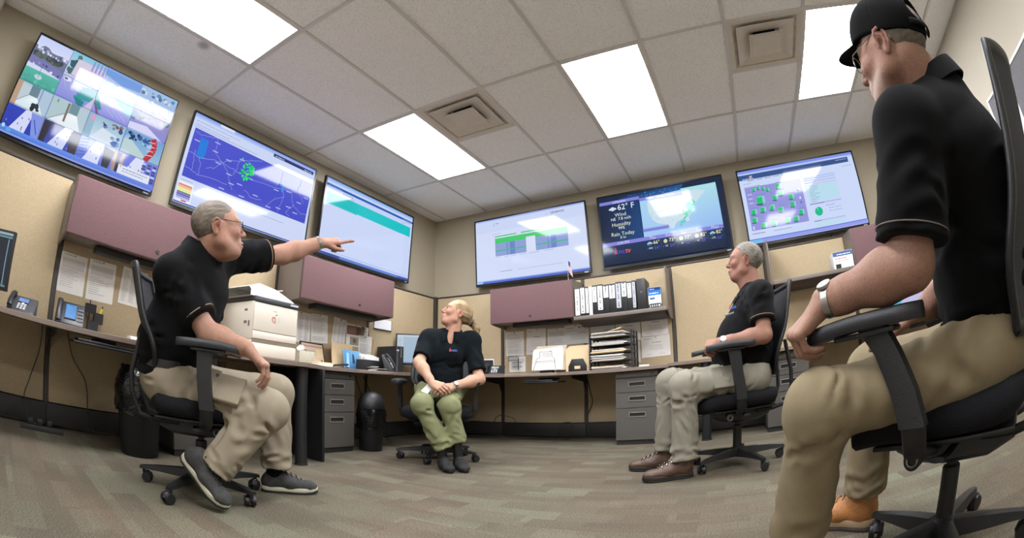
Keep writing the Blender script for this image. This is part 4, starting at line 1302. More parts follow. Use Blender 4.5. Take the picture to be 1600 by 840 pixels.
def cameras(c):
    rn = random.Random(4)
    R_(c, 0, 0, 1, 1, (150, 165, 225))
    def blobs(u0, v0, u1, v1, n, cols, sz):
        for _ in range(n):
            u, v = rn.uniform(u0, u1), rn.uniform(v0, v1)
            a = sz * rn.uniform(.5, 1.3)
            u, v = min(max(u, u0 + a), u1 - a), min(max(v, v0 + a * 1.3), v1 - a * 1.3)
            k = rn.randint(5, 8); ph = rn.random() * 6
            Pg(c, [(u + a * rn.uniform(.6, 1) * math.cos(ph + 6.283 * i / k), v + 1.5 * a * rn.uniform(.6, 1) * math.sin(ph + 6.283 * i / k)) for i in range(k)], rn.choice(cols))
    # yard with flagpole
    G4(c, 0, 0, .245, .12, (200, 212, 250), (216, 222, 252))
    Pg(c, [(0, .10), (.03, .12), (.06, .085), (.09, .09), (.12, .12), (.16, .12), (.2, .11), (.245, .15), (.245, .27), (0, .27)], (110, 120, 150))
    blobs(0, .11, .245, .17, 22, [(214, 216, 240), (170, 178, 205), (90, 100, 130), (230, 230, 245)], .012)
    blobs(0, .16, .245, .235, 30, [(70, 80, 82), (58, 66, 76), (84, 96, 84), (100, 108, 96)], .02)
    Pg(c, [(0, .215), (.245, .26), (.245, .33), (0, .29)], (122, 122, 180))
    blobs(0, .25, .245, .33, 12, [(225, 228, 248), (90, 100, 150), (140, 150, 200), (50, 66, 100)], .012)
    Pg(c, [(0, .30), (.13, .31), (.245, .345), (.245, .40), (0, .36)], (214, 220, 245))
    G4(c, 0, .345, .245, .497, (88, 186, 170), (70, 160, 148))
    blobs(0, .36, .245, .49, 26, [(96, 192, 174), (76, 168, 152), (84, 178, 160)], .016)
    c.disc(c.U(.105), c.V(.405), .036, (190, 214, 225), ry=.018)
    Ln(c, [(.105, .41), (.10, .25)], .004, (70, 110, 120))
    # hazy yard, top second
    G4(c, .245, 0, .495, .262, (130, 200, 225), (214, 212, 236))
    blobs(.248, .02, .33, .24, 22, [(50, 92, 104), (66, 110, 110), (80, 120, 120), (44, 80, 96)], .022)
    Pg(c, [(.30, .06), (.495, .06), (.495, .262), (.29, .25)], (214, 206, 226))
    for u in (.40, .425, .45, .475): R_(c, u, .01, u + .012, .12, (150, 150, 220))
    G4(c, .495, 0, .742, .255, (130, 170, 235), (205, 214, 246))
    Pg(c, [(.495, .02), (.742, .02), (.742, .10), (.62, .12), (.495, .075)], (116, 158, 226))
    Pg(c, [(.495, .10), (.742, .15), (.742, .255), (.495, .255)], (190, 200, 240))
    blobs(.5, .1, .74, .25, 10, [(220, 222, 248), (170, 186, 236), (150, 166, 220)], .02)
    G4(c, .742, 0, 1, .255, (160, 196, 236), (170, 180, 222))
    blobs(.745, .02, .998, .1, 18, [(96, 140, 176), (120, 160, 190), (80, 120, 160), (210, 220, 240)], .016)
    blobs(.745, .12, .998, .25, 12, [(190, 196, 226), (150, 160, 206), (216, 216, 236)], .022)
    # car park with green awning
    G4(c, .247, .262, .495, .497, (168, 172, 232), (134, 142, 220))
    for k in range(5): Ln(c, [(.26 + .04 * k, .30), (.30 + .045 * k, .40)], .004, (176, 182, 236))
    c.disc(c.U(.285), c.V(.30), .04, (226, 232, 250), ry=.016); c.disc(c.U(.275), c.V(.30), .018, (90, 104, 140), ry=.008)
    for k in range(4):
        Pg(c, [(.36 + .01 * k, .415 - .035 * k), (.495, .375 - .035 * k), (.495, .41 - .035 * k), (.37 + .01 * k, .45 - .035 * k)], (28 + 10 * k, 150 - 4 * k, 156))
    Pg(c, [(.36, .43), (.44, .44), (.43, .495), (.40, .495)], (16, 128, 130))
    Pg(c, [(.495, .35), (.495, .497), (.44, .497)], (204, 196, 226))
    G4(c, .495, .258, .742, .5, (196, 200, 246), (138, 140, 222))
    Pg(c, [(.495, .30), (.52, .34), (.555, .44), (.52, .46), (.495, .40)], (34, 140, 150))
    Pg(c, [(.60, .262), (.738, .262), (.738, .40), (.66, .33)], (120, 208, 196))
    c.disc(c.U(.605), c.V(.35), .03, (228, 232, 250), ry=.014); c.disc(c.U(.55), c.V(.315), .02, (220, 226, 248), ry=.009)
    Pg(c, [(.497, .40), (.51, .40), (.55, .497), (.53, .497)], (120, 84, 130))
    for k in range(3): Ln(c, [(.58 + .04 * k, .40), (.64 + .04 * k, .455)], .004, (190, 194, 240))
    G4(c, .742, .258, 1, .5, (150, 142, 180), (140, 140, 222))
    blobs(.745, .27, .998, .36, 26, [(96, 116, 140), (70, 96, 112), (140, 128, 160), (110, 140, 150)], .022)
    Pg(c, [(.745, .42), (.86, .40), (.985, .495), (.745, .495)], (214, 216, 248))
    Pg(c, [(.742, .28), (.775, .31), (.77, .39), (.742, .38)], (28, 96, 150))
    # corridors, second row
    def corridor(u0, v0, u1, v1, wall_l, wall_r, floor, far, fx=.5):
        w_, h_ = u1 - u0, v1 - v0
        G4(c, u0, v0, u1, v1, wall_r, wall_r)
        a, b = u0 + w_ * (fx - .12), u0 + w_ * (fx + .12)
        Pg(c, [(u0, v0), (a, v0 + h_ * .1), (a, v0 + h_ * .42), (u0, v1)], wall_l)
        Pg(c, [(a, v0), (b, v0), (b, v0 + h_ * .45), (a, v0 + h_ * .45)], far)
        c.poly([(c.U(u0 + w_ * .02), c.V(v1)), (c.U(u1 - w_ * .06), c.V(v1)), (c.U(b), c.V(v0 + h_ * .42)), (c.U(a), c.V(v0 + h_ * .42))],
               [floor, floor, tuple(min(255, q + 25) for q in floor), floor])
        Ln(c, [(a, v0 + h_ * .42), (u0, v1)], .004, tuple(q * .6 for q in wall_l))
    corridor(0, .503, .245, .742, (190, 206, 216), (176, 200, 220), (214, 228, 238), (104, 134, 148), .52)
    R_(c, 0, .503, .035, .742, (190, 158, 132))
    R_(c, .17, .503, .178, .70, (130, 150, 190))
    blobs(.13, .65, .21, .735, 5, [(24, 30, 44), (34, 42, 60)], .018)
    corridor(.249, .503, .492, .742, (176, 200, 206), (182, 204, 214), (222, 232, 240), (110, 146, 154), .62)
    R_(c, .352, .515, .366, .70, (128, 110, 104))
    R_(c, .28, .52, .29, .55, (110, 140, 150))
    G4(c, .496, .503, .738, .742, (150, 190, 210), (206, 226, 240))
    R_(c, .496, .503, .54, .742, (150, 186, 206)); R_(c, .515, .52, .535, .57, (240, 150, 196))
    blobs(.56, .51, .736, .60, 18, [(60, 80, 130), (96, 130, 180), (140, 120, 110), (170, 190, 220), (40, 60, 110), (150, 70, 90)], .016)
    Pg(c, [(.54, .742), (.60, .60), (.70, .63), (.68, .742)], (216, 230, 242))
    blobs(.66, .60, .737, .735, 8, [(110, 150, 210), (140, 176, 220), (80, 110, 180)], .022)
    G4(c, .742, .5, 1, .742, (110, 160, 214), (150, 190, 216))
    blobs(.745, .51, .93, .63, 22, [(60, 110, 180), (120, 176, 224), (40, 84, 150), (150, 196, 230), (16, 40, 80)], .018)
    Pg(c, [(.745, .60), (.80, .60), (.93, .735), (.745, .735)], (188, 212, 214))
    c.line([(c.U(.925 + .02 * math.sin(k / 2.2)), c.V(.50 + .24 * k / 9)) for k in range(10)], .045, (190, 30, 40))
    for k in range(4): Ln(c, [(.90, .55 + .045 * k), (.945, .535 + .045 * k)], .006, (226, 200, 210))
    # third row
    def racks(u0, v0, u1, v1, bl, dk, fl, sk):
        w_, h_ = u1 - u0, v1 - v0
        G4(c, u0, v0, u1, v1, bl, dk)
        Pg(c, [(u0 + w_ * (.5 + sk), v0), (u0 + w_ * (.72 + sk), v0), (u0 + w_ * (.62 + sk * .4), v1), (u0 + w_ * (.18 + sk * .4), v1)], fl)
        for k in range(12):
            a, b = rn.uniform(.03, .92), rn.uniform(.1, .8)
            R_(c, u0 + w_ * a, v0 + h_ * b, u0 + w_ * (a + .02), v0 + h_ * (b + .08), rn.choice([dk, (70, 90, 180), (150, 165, 235), (20, 24, 60)]))
    racks(0, .745, .245, .985, (44, 66, 190), (36, 56, 170), (214, 220, 250), .0)
    Pg(c, [(.16, .745), (.245, .745), (.245, .955), (.20, .955)], (130, 148, 226)); Ln(c, [(.19, .80), (.23, .92)], .01, (60, 90, 200))
    racks(.249, .745, .492, .985, (40, 50, 110), (54, 72, 190), (206, 214, 248), .06)
    Pg(c, [(.249, .76), (.30, .77), (.285, .955), (.249, .955)], (40, 38, 50)); Pg(c, [(.43, .76), (.492, .78), (.492, .96), (.44, .95)], (54, 48, 60))
    racks(.496, .745, .738, .985, (150, 168, 236), (70, 96, 210), (216, 222, 250), -.1)
    for k in range(6): Ln(c, [(.50, .78 + .03 * k), (.55, .76 + .03 * k)], .006, (70, 84, 190))
    Pg(c, [(.65, .76), (.72, .78), (.70, .955), (.66, .955)], (44, 40, 54)); R_(c, .718, .76, .738, .95, (176, 140, 118))
    racks(.742, .745, 1, .985, (120, 130, 226), (96, 110, 220), (222, 226, 252), -.08)
    for k in range(7):
        for j in range(3): R_(c, .90 + .034 * j, .765 + .026 * k, .924 + .034 * j, .782 + .026 * k, (58, 70, 120) if (k + j) % 3 else (200, 206, 236))
    R_(c, .742, .765, .76, .95, (36, 36, 50)); R_(c, .765, .76, .785, .95, (176, 150, 140))
    # taskbar, start button, popup
    c.poly([(0, 0), (c.W if False else c.U(1), 0), (c.U(1), c.V(.955)), (0, c.V(.955))], [(70, 120, 226), (96, 120, 220), (110, 140, 230), (90, 150, 236)])
    c.disc(c.U(.02), c.V(.955), .014, (190, 220, 240)); R_(c, .045, .962, .075, .992, (90, 170, 235))
    R_(c, .76, .87, .965, .955, (226, 232, 248)); c.scribble(c.U(.79), c.V(.90), c.U(.95), .010, (120, 130, 160), rn); c.scribble(c.U(.79), c.V(.925), c.U(.93), .010, (150, 156, 180), rn)
    c.disc(c.U(.775), c.V(.885), .006, (180, 170, 90))
    for u in (.245, .494, .74): Ln(c, [(u, 0), (u, .952)], .003, (70, 84, 130))
    for v in (.262, .5, .743): Ln(c, [(.247 if v < .3 else 0, v), (1, v)], .003, (70, 84, 130))


def radar(c):
    rn = random.Random(8)
    R_(c, 0, 0, 1, 1, (206, 218, 250))
    G4(c, 0, 0, 1, .05, (130, 160, 236), (190, 206, 250))
    R_(c, .19, 0, .30, .03, (220, 228, 252))
    R_(c, .628, .035, .985, .075, (40, 52, 110)); c.scribble(c.U(.645), c.V(.066), c.U(.72), .016, (190, 200, 240), rn); c.scribble(c.U(.90), c.V(.066), c.U(.97), .016, (170, 190, 240), rn)
    for v, u1 in ((.085, .35), (.125, .28), (.15, .5)): c.scribble(c.U(.02), c.V(v), c.U(u1), .009, (150, 160, 200), rn)
    c.poly([(c.U(.022), c.V(.725)), (c.U(.975), c.V(.845)), (c.U(.995), c.V(.19)), (c.U(.025), c.V(.165))], [(66, 74, 200), (62, 70, 196), (70, 80, 206), (76, 84, 206)])
    # keep the band level: cover the map's lower edge
    R_(c, 0, .715, 1, 1, (208, 219, 250))
    blue = (30, 128, 222)
    R_(c, .082, .245, .138, .46, (26, 124, 222))
    for _ in range(26): c.disc(c.U(rn.uniform(.08, .14)), c.V(rn.uniform(.24, .46)), .006, (26, 124, 222), n=7)
    roads = [[(.198, .178), (.204, .334), (.262, .411), (.316, .478), (.349, .599), (.375, .66)], [(.262, .411), (.307, .36), (.387, .30), (.47, .25), (.55, .20)],
             [(.026, .442), (.107, .46), (.204, .42), (.262, .411)], [(.262, .411), (.38, .44), (.52, .45), (.66, .44), (.82, .40), (.97, .37)],
             [(.03, .607), (.074, .623), (.12, .645), (.2, .62), (.333, .623)], [(.063, .402), (.074, .52), (.074, .623)], [(.107, .46), (.127, .577), (.12, .645)],
             [(.387, .30), (.375, .426), (.36, .5)], [(.167, .539), (.23, .50), (.262, .411)], [(.73, .20), (.735, .35), (.77, .5), (.74, .70)], [(.82, .40), (.86, .55), (.93, .62), (.985, .60)],
             [(.86, .55), (.80, .66), (.84, .70)], [(.90, .20), (.88, .36), (.94, .48)], [(.77, .5), (.70, .56), (.64, .70)], [(.03, .2), (.08, .22), (.13, .2), (.19, .178)], [(.46, .60), (.52, .66), (.60, .64)]]
    for r in roads:
        q = []
        for (a, b), (a2, b2) in zip(r[:-1], r[1:]):
            for k in range(4):
                t_ = k / 4; q.append((a + (a2 - a) * t_ + rn.uniform(-.006, .006), b + (b2 - b) * t_ + rn.uniform(-.008, .008)))
        q.append(r[-1]); Ln(c, q, .0035, (158, 166, 232))
    for u, v in ((.2, .33), (.307, .36), (.24, .44), (.06, .30), (.40, .29), (.49, .46), (.33, .51), (.36, .60), (.42, .57), (.55, .62), (.70, .46), (.8, .42), (.9, .5), (.95, .41), (.82, .6), (.88, .64), (.45, .69), (.3, .69), (.74, .66), (.66, .69), (.2, .23)):
        R_(c, u - .02, v - .008, u + .02, v + .004, (176, 184, 240))
    for _ in range(46):
        a = rn.uniform(0, 6.28); r_ = math.sqrt(rn.random())
        u, v = .44 + .045 * r_ * math.cos(a) + .03 * rn.random(), .40 + .10 * r_ * math.sin(a)
        v -= (u - .44) * .3
        c.disc(c.U(u), c.V(v), rn.uniform(.008, .014), rn.choice([(30, 214, 110), (52, 230, 120), (20, 190, 110), (40, 222, 130)]), n=7)
    c.disc(c.U(.455), c.V(.43), .007, (200, 220, 90), n=8); c.disc(c.U(.40), c.V(.275), .010, (40, 214, 140), n=8)
    for _ in range(14): c.disc(c.U(rn.uniform(.725, .76)), c.V(rn.uniform(.36, .45)), rn.uniform(.006, .011), (64, 140, 226), n=7)
    # legend
    cols = [(238, 130, 110), (238, 190, 130), (246, 232, 150), (226, 240, 160), (120, 120, 130), (90, 90, 190), (130, 130, 220), (190, 190, 240)]
    R_(c, .008, .775, .115, .985, (236, 240, 252))
    for k, q in enumerate(cols): R_(c, .012, .80 + .02 * k, .105, .818 + .02 * k, q)
    R_(c, .05, .962, .085, .975, (220, 60, 60))
    for v, a, b in ((.76, .02, .10), (.77, .20, .27), (.81, .2, .38), (.765, .46, .53), (.79, .46, .62), (.812, .46, .8)): c.scribble(c.U(a), c.V(v), c.U(b), .008, (140, 156, 200), rn)
    R_(c, 0, .985, 1, 1, (70, 90, 170))


def green_log(c):
    rn = random.Random(3)
    R_(c, 0, 0, 1, 1, (205, 217, 250))
    G4(c, 0, 0, 1, .05, (120, 170, 235), (190, 210, 250))
    R_(c, 0, .072, 1, .105, (16, 84, 176)); c.scribble(c.U(.87), c.V(.098), c.U(.99), .012, (160, 190, 235), rn); c.scribble(c.U(.02), c.V(.098), c.U(.16), .010, (140, 176, 230), rn)
    R_(c, 0, .105, 1, .175, (196, 212, 250))
    for k in range(5): R_(c, .17 + .022 * k, .128, .183 + .022 * k, .142, (70, 90, 140)); R_(c, .18 + .024 * k, .152, .188 + .024 * k, .162, (110, 126, 170))
    R_(c, .02, .175, .978, .325, (0, 196, 200)); R_(c, .02, .32, .335, .338, (0, 196, 200))
    for k in range(11): c.scribble(c.U(.025), c.V(.192 + .0125 * k), c.U(rn.uniform(.30, .36)), .007, (0, 182, 178), rn)
    c.scribble(c.U(.90), c.V(.125), c.U(.97), .009, (130, 150, 200), rn); c.scribble(c.U(.86), c.V(.155), c.U(.9), .009, (130, 150, 200), rn)
    R_(c, 0, .935, 1, .945, (170, 186, 235)); R_(c, 0, .965, .86, 1, (96, 130, 214)); R_(c, .86, .965, 1, 1, (60, 88, 180)); R_(c, 0, .965, .21, 1, (60, 80, 160))


def table_chart(c):
    rn = random.Random(5)
    R_(c, 0, 0, 1, 1, (214, 224, 252))
    R_(c, 0, 0, 1, .022, (160, 178, 240)); R_(c, 0, .03, 1, .20, (206, 218, 250))
    c.text('GENBAND', c.U(.765), c.V(.085), .036, (70, 76, 100), bold=.004); c.disc(c.U(.668), c.V(.07), .012, (176, 186, 214)); c.disc(c.U(.668), c.V(.07), .008, (206, 218, 250))
    c.line([(c.U(.19 + .011 * math.cos(a)), c.V(.095) + .017 * math.sin(a)) for a in [1.2 + k * .35 for k in range(11)]], .003, (80, 90, 120)); c.scribble(c.U(.205), c.V(.085), c.U(.23), .012, (80, 90, 120), rn)
    R_(c, .186, .279, .39, .297, (70, 206, 112)); R_(c, .431, .279, .604, .297, (70, 206, 112))
    R_(c, .186, .318, .842, .40, (70, 206, 112))
    for u0, u1 in ((.187, .475), (.559, .842)):
        R_(c, u0, .40, u1, .600, (140, 158, 214))
        for k in range(9): R_(c, u0, .409 + .0215 * k, u1, .412 + .0215 * k, (170, 184, 228))
        w_ = u1 - u0
        R_(c, u0 + w_ * .37, .40, u0 + w_ * .42, .6, (124, 144, 206)); R_(c, u0 + w_ * .48, .40, u0 + w_ * .64, .6, (112, 134, 204))
        R_(c, u0, .505, u1, .523, (62, 190, 140))
    R_(c, .475, .37, .559, .60, (220, 228, 253))
    c.scribble(c.U(.165), c.V(.25), c.U(.24), .008, (150, 160, 190), rn)
    for a, b in ((.2, .235), (.27, .3), (.33, .38), (.41, .47), (.5, .59), (.63, .71)): c.scribble(c.U(a), c.V(.625), c.U(b), .008, (140, 150, 180), rn)
    c.scribble(c.U(.23), c.V(.845), c.U(.34), .011, (130, 140, 170), rn); c.scribble(c.U(.39), c.V(.845), c.U(.79), .008, (160, 168, 196), rn)
    R_(c, 0, .955, 1, .97, (170, 190, 245)); R_(c, 0, .97, 1, 1, (84, 110, 210)); R_(c, 0, .97, .06, 1, (150, 200, 240))


def weather(c):
    rn = random.Random(6)
    bar = (132, 132, 220)
    G4(c, 0, 0, 1, 1, (18, 36, 66), (14, 30, 56))
    c.poly([(c.U(.12), c.V(.10)), (c.U(.66), c.V(.10)), (c.U(.7), c.V(0.01)), (c.U(.2), c.V(0.03))], [(20, 66, 120), (30, 96, 170), (30, 70, 120), (16, 40, 80)])
    for _ in range(40): c.disc(c.U(rn.uniform(.24, .68)), c.V(rn.uniform(.03, .085)), rn.uniform(.004, .012), rn.choice([(30, 110, 180), (40, 130, 200), (24, 84, 150)]), n=7)
    # left column
    c.poly([(c.U(.01), c.V(.70)), (c.U(.33), c.V(.70)), (c.U(.33), c.V(.10)), (c.U(.01), c.V(.10))], [(20, 34, 60), (16, 72, 132), (14, 58, 112), (18, 32, 60)])
    R_(c, .01, .075, .335, .12, bar); c.text('Lafayette', c.U(.17), c.V(.113), .040, (226, 228, 255))
    # cloud icon
    for du, dv, r in ((-.018, 0, .018), (.0, -.012, .022), (.018, .0, .018), (0, .012, .018)): c.disc(c.U(.112 + du), c.V(.195 + dv), r, (214, 226, 240), ry=r * .62)
    c.text('62° F', c.U(.22), c.V(.222), .088, (236, 244, 255), bold=.004)
    c.text('Wind', c.U(.170), c.V(.312), .056, (226, 238, 214)); c.text('NE  7.8 mi/h', c.U(.170), c.V(.366), .044, (236, 240, 250))
    c.text('Humidity', c.U(.168), c.V(.450), .056, (226, 238, 214)); c.text('99%', c.U(.168), c.V(.498), .042, (236, 240, 250), bold=.008)
    c.text('Rain Today', c.U(.172), c.V(.586), .056, (226, 238, 214)); c.text('0 in', c.U(.172), c.V(.632), .042, (236, 240, 250))
    # map
    c.poly([(c.U(.335), c.V(.67)), (c.U(.955), c.V(.67)), (c.U(.952), c.V(.075)), (c.U(.335), c.V(.12))], [(166, 204, 248), (150, 190, 246), (178, 226, 240), (168, 216, 246)])
    Pg(c, [(.40, .15), (.47, .13), (.60, .12), (.70, .10), (.80, .13), (.86, .17), (.80, .26), (.755, .34), (.74, .42), (.70, .48), (.705, .54), (.68, .55), (.66, .50), (.60, .54), (.57, .62), (.53, .60), (.50, .53), (.45, .50), (.415, .44), (.395, .34), (.39, .22)], (206, 228, 240))
    Pg(c, [(.44, .14), (.60, .12), (.62, .35), (.50, .38)], (218, 232, 240))
    R_(c, .67, .078, .95, .13, (176, 228, 236))
    for _ in range(60): R_(c, *(lambda u, v: (u, v, u + .008, v + .004))(rn.uniform(.40, .74), rn.uniform(.16, .55)), (130, 160, 190))
    c.line([(c.U(a), c.V(b)) for a, b in ((.50, .53), (.54, .58), (.58, .64), (.62, .67))], .002, (130, 160, 200))
    c.text('United States', c.U(.515), c.V(.36), .026, (50, 70, 110))
    for _ in range(46):
        t_ = rn.random(); u = .735 - .045 * t_ + rn.gauss(0, .018); v = .30 + .13 * t_ + rn.gauss(0, .018)
        c.disc(c.U(u), c.V(v), rn.uniform(.006, .014), rn.choice([(40, 222, 170), (60, 232, 180), (30, 206, 160)]), n=7)
    for _ in range(26):
        t_ = rn.random(); c.disc(c.U(.70 - .075 * t_ + rn.gauss(0, .006)), c.V(.44 + .17 * t_ + rn.gauss(0, .01)), rn.uniform(.004, .009), (40, 214, 170), n=6)
    R_(c, .335, .115, .68, .16, bar); c.text('Radar - United States', c.U(.50), c.V(.153), .036, (222, 224, 255))
    c.poly([(c.U(.335), c.V(.60)), (c.U(.54), c.V(.60)), (c.U(.54), c.V(.555)), (c.U(.335), c.V(.555))], [(120, 120, 214), (120, 120, 214), (150, 150, 230), (150, 150, 230)]); Ln(c, [(.35, .58), (.52, .58)], .004, (90, 110, 214))
    # date bar
    R_(c, .01, .672, .955, .722, bar); c.text('2:04 PM', c.U(.17), c.V(.713), .040, (226, 226, 250))
    G4(c, .01, .722, .96, .98, (12, 46, 88), (14, 30, 58))
    days = [('Thu', '66°', '54°', '80%', 1), ('Fri', '73°', '54°', '2%', 0), ('Sat', '77°', '56°', '5%', 0), ('Sun', '82°', '65°', '4%', 0), ('Mon', '82°', '66°', '57%', 1)]
    for k, (d, hi, lo, pc, cl) in enumerate(days):
        u = .345 + .122 * k
        c.text(d, c.U(u + .055), c.V(.713), .044, (226, 226, 255))
        if k: Ln(c, [(u - .004, .735), (u - .004, .89)], .002, (70, 110, 150))
        if cl:
            for du, dv, r in ((-.012, 0, .014), (.0, -.01, .017), (.012, .0, .014)): c.disc(c.U(u + .03 + du), c.V(.77 + dv), r, (170, 206, 232), ry=r * .6)
            for q in range(3): Ln(c, [(u + .018 + .01 * q, .785), (u + .012 + .01 * q, .80)], .003, (120, 170, 220))
        else:
            c.disc(c.U(u + .03), c.V(.77), .020, (206, 226, 226)); c.disc(c.U(u + .03), c.V(.77), .014, (244, 214, 90))
        c.text(hi, c.U(u + .083), c.V(.785), .050, (244, 246, 190), bold=.006); c.text(lo, c.U(u + .085), c.V(.86), .048, (96, 96, 206))
        c.text(pc, c.U(u + .036), c.V(.845), .024, (220, 230, 240), bold=.01); c.disc(c.U(u + .012), c.V(.838), .004, (110, 170, 230), n=8)
    # station emblem and name
    Pg(c, [(.100, .845), (.112, .845), (.112, .80), (.106, .775), (.100, .80)], (224, 70, 60)); c.disc(c.U(.106), c.V(.77), .007, (224, 70, 60), n=10)
    Pg(c, [(.114, .845), (.121, .845), (.121, .80), (.117, .785), (.114, .80)], (70, 90, 220)); Pg(c, [(.093, .845), (.099, .845), (.099, .82), (.096, .81), (.093, .82)], (70, 90, 220))
    c.text('nc', c.U(.128), c.V(.845), .074, (92, 92, 226), 'LEFT', .004); c.text('tv', c.U(.182), c.V(.845), .074, (232, 104, 84), 'LEFT', .012)


def network_map(c):
    rn = random.Random(9)
    R_(c, 0, 0, 1, 1, (206, 220, 252))
    R_(c, 0, 0, 1, .035, (130, 150, 240)); R_(c, 0, .035, 1, .058, (190, 206, 252))
    R_(c, 0, .058, .955, .13, (52, 84, 140)); R_(c, .955, .058, 1, .13, (206, 220, 252))
    c.scribble(c.U(.03), c.V(.122), c.U(.12), .012, (226, 230, 250), rn); Pg(c, [(.085, .085), (.115, .08), (.10, .118)], (226, 190, 190)); c.scribble(c.U(.84), c.V(.085), c.U(.94), .008, (210, 216, 236), rn)
    for k in range(5): c.scribble(c.U(.07 + .07 * k), c.V(.15), c.U(.125 + .07 * k), .010, (60, 80, 130), rn)
    c.scribble(c.U(.03), c.V(.235), c.U(.16), .008, (120, 130, 170), rn); c.scribble(c.U(.03), c.V(.19), c.U(.09), .008, (120, 130, 170), rn)
    R_(c, .031, .24, .498, .829, (150, 150, 222))
    def node(u, v, s=1.0):
        a, b = .020 * s, .030 * s
        Pg(c, [(u - a * 1.25, v + b * .9), (u + a * .4, v + b * 1.05), (u + a * .4, v + b * 1.5), (u - a * 1.25, v + b * 1.3)], (60, 70, 120))
        R_(c, u - a, v - b, u + a * .5, v + b, (24, 196, 112)); Pg(c, [(u + a * .5, v - b), (u + a * 1.2, v - b * 1.2), (u + a * 1.2, v + b * .75), (u + a * .5, v + b)], (150, 206, 220))
        Pg(c, [(u - a, v - b), (u - a * .3, v - b * 1.35), (u + a * 1.2, v - b * 1.2), (u + a * .5, v - b)], (96, 230, 170))
        c.scribble(c.U(u - a), c.V(v - b * 1.7), c.U(u + a * 1.6), .006, (90, 96, 150), rn)
    for u, v in ((.072, .584), (.067, .693), (.133, .782), (.215, .781), (.327, .773), (.399, .77), (.45, .696), (.146, .574), (.22, .567), (.288, .615), (.393, .574), (.392, .466), (.315, .396), (.26, .443)): node(u, v)
    node(.14, .445, 1.5); node(.307, .295, 1.0)
    for u, v in ((.104, .286), (.142, .274), (.178, .29), (.212, .319)): node(u, v, .62)
    node(.24, .35, .35)
    for k in range(3): R_(c, .045, .33 + .06 * k, .08, .352 + .06 * k, (186, 190, 236)); c.scribble(c.U(.04), c.V(.325 + .06 * k), c.U(.09), .006, (90, 96, 150), rn)
    for k, q in enumerate(((200, 210, 245), (90, 190, 226), (226, 232, 250), (80, 120, 210))): R_(c, .455, .37 + .06 * k, .468, .40 + .06 * k, q)
    R_(c, .04, .775, .055, .82, (200, 210, 250))
    Ln(c, [(.19, .57), (.24, .52)], .003, (200, 206, 240)); Ln(c, [(.34, .62), (.30, .66)], .003, (200, 206, 240))
    # right-hand lists
    for v in (.245, .275, .31): R_(c, .525, v, .80, v + .016, (180, 196, 240)); c.scribble(c.U(.53), c.V(v + .014), c.U(.61), .008, (90, 100, 150), rn)
    R_(c, .53, .345, .80, .362, (206, 200, 230))
    for k in range(9):
        R_(c, .53, .37 + .026 * k, .80, .39 + .026 * k, (182, 226, 240) if k < 8 else (196, 220, 244)); c.scribble(c.U(.55), c.V(.386 + .026 * k), c.U(.55 + rn.uniform(.04, .09)), .008, (110, 140, 170), rn)
    R_(c, .53, .612, .805, .632, (180, 190, 236)); c.scribble(c.U(.53), c.V(.628), c.U(.65), .010, (70, 80, 130), rn)
    c.disc(c.U(.592), c.V(.732), .045, (0, 190, 140), n=28); Pg(c, [(.592, .732), (.585, .675), (.578, .68)], (150, 230, 210))
    for k in range(2):
        for j in range(2): c.disc(c.U(.69 + .06 * j), c.V(.71 + .04 * k), .006, (120, 150, 210), n=8); c.scribble(c.U(.70 + .06 * j), c.V(.715 + .04 * k), c.U(.735 + .06 * j), .007, (130, 150, 190), rn)
    c.scribble(c.U(.66), c.V(.675), c.U(.74), .008, (110, 120, 170), rn)
    R_(c, .535, .845, .81, .863, (180, 196, 240)); c.scribble(c.U(.54), c.V(.86), c.U(.6), .010, (70, 80, 130), rn)
    for k in range(3): R_(c, .535, .872 + .02 * k, .81, .886 + .02 * k, (190, 226, 240))
    c.scribble(c.U(.03), c.V(.88), c.U(.13), .011, (60, 66, 110), rn); c.scribble(c.U(.20), c.V(.88), c.U(.35), .009, (110, 120, 160), rn)
    R_(c, 0, .945, 1, .955, (70, 110, 210)); R_(c, 0, .955, 1, 1, (150, 160, 240)); R_(c, 0, .955, .1, 1, (120, 190, 245))
    c.scribble(c.U(.88), c.V(.19), c.U(.97), .008, (140, 150, 180), rn)


tv('L', .285, 'wall screen split into many security camera views, leftmost on the left wall', cameras)
tv('L', 1.855, 'wall screen with a purple road map and green radar blob, above the pointing man', radar)
tv('L', 3.39, 'wall screen with a teal stripe on pale blue, the one being pointed at', green_log)
tv('B', -2.04, 'wall screen with a green and blue table chart, above the mauve back bin', table_chart)
tv('B', -.51, 'dark wall screen showing the weather forecast and a map', weather)
tv('B', 1.05, 'wall screen with green boxes on a purple network map, rightmost on the back wall', network_map)
# ------------------------------------------------------------------ office chairs (local +y is forward, origin under the hub)
M_SEAT = mat('charcoal_seat_fabric', (22, 22, 25), .95, bump=(350, .5), var=(120, .12), spec=.2)
M_MESH = mat('grey_back_mesh', (66, 66, 68), .85, bump=(500, .6), var=(260, .2), spec=.2)
M_FRAME = mat('black_chair_frame', (18, 18, 20), .5, bump=(260, .15))
M_PAD = mat('soft_arm_pad', (28, 28, 31), .6, bump=(260, .12))
M_RING = mat('silver_ring', (150, 150, 152), .35, metal=.7)


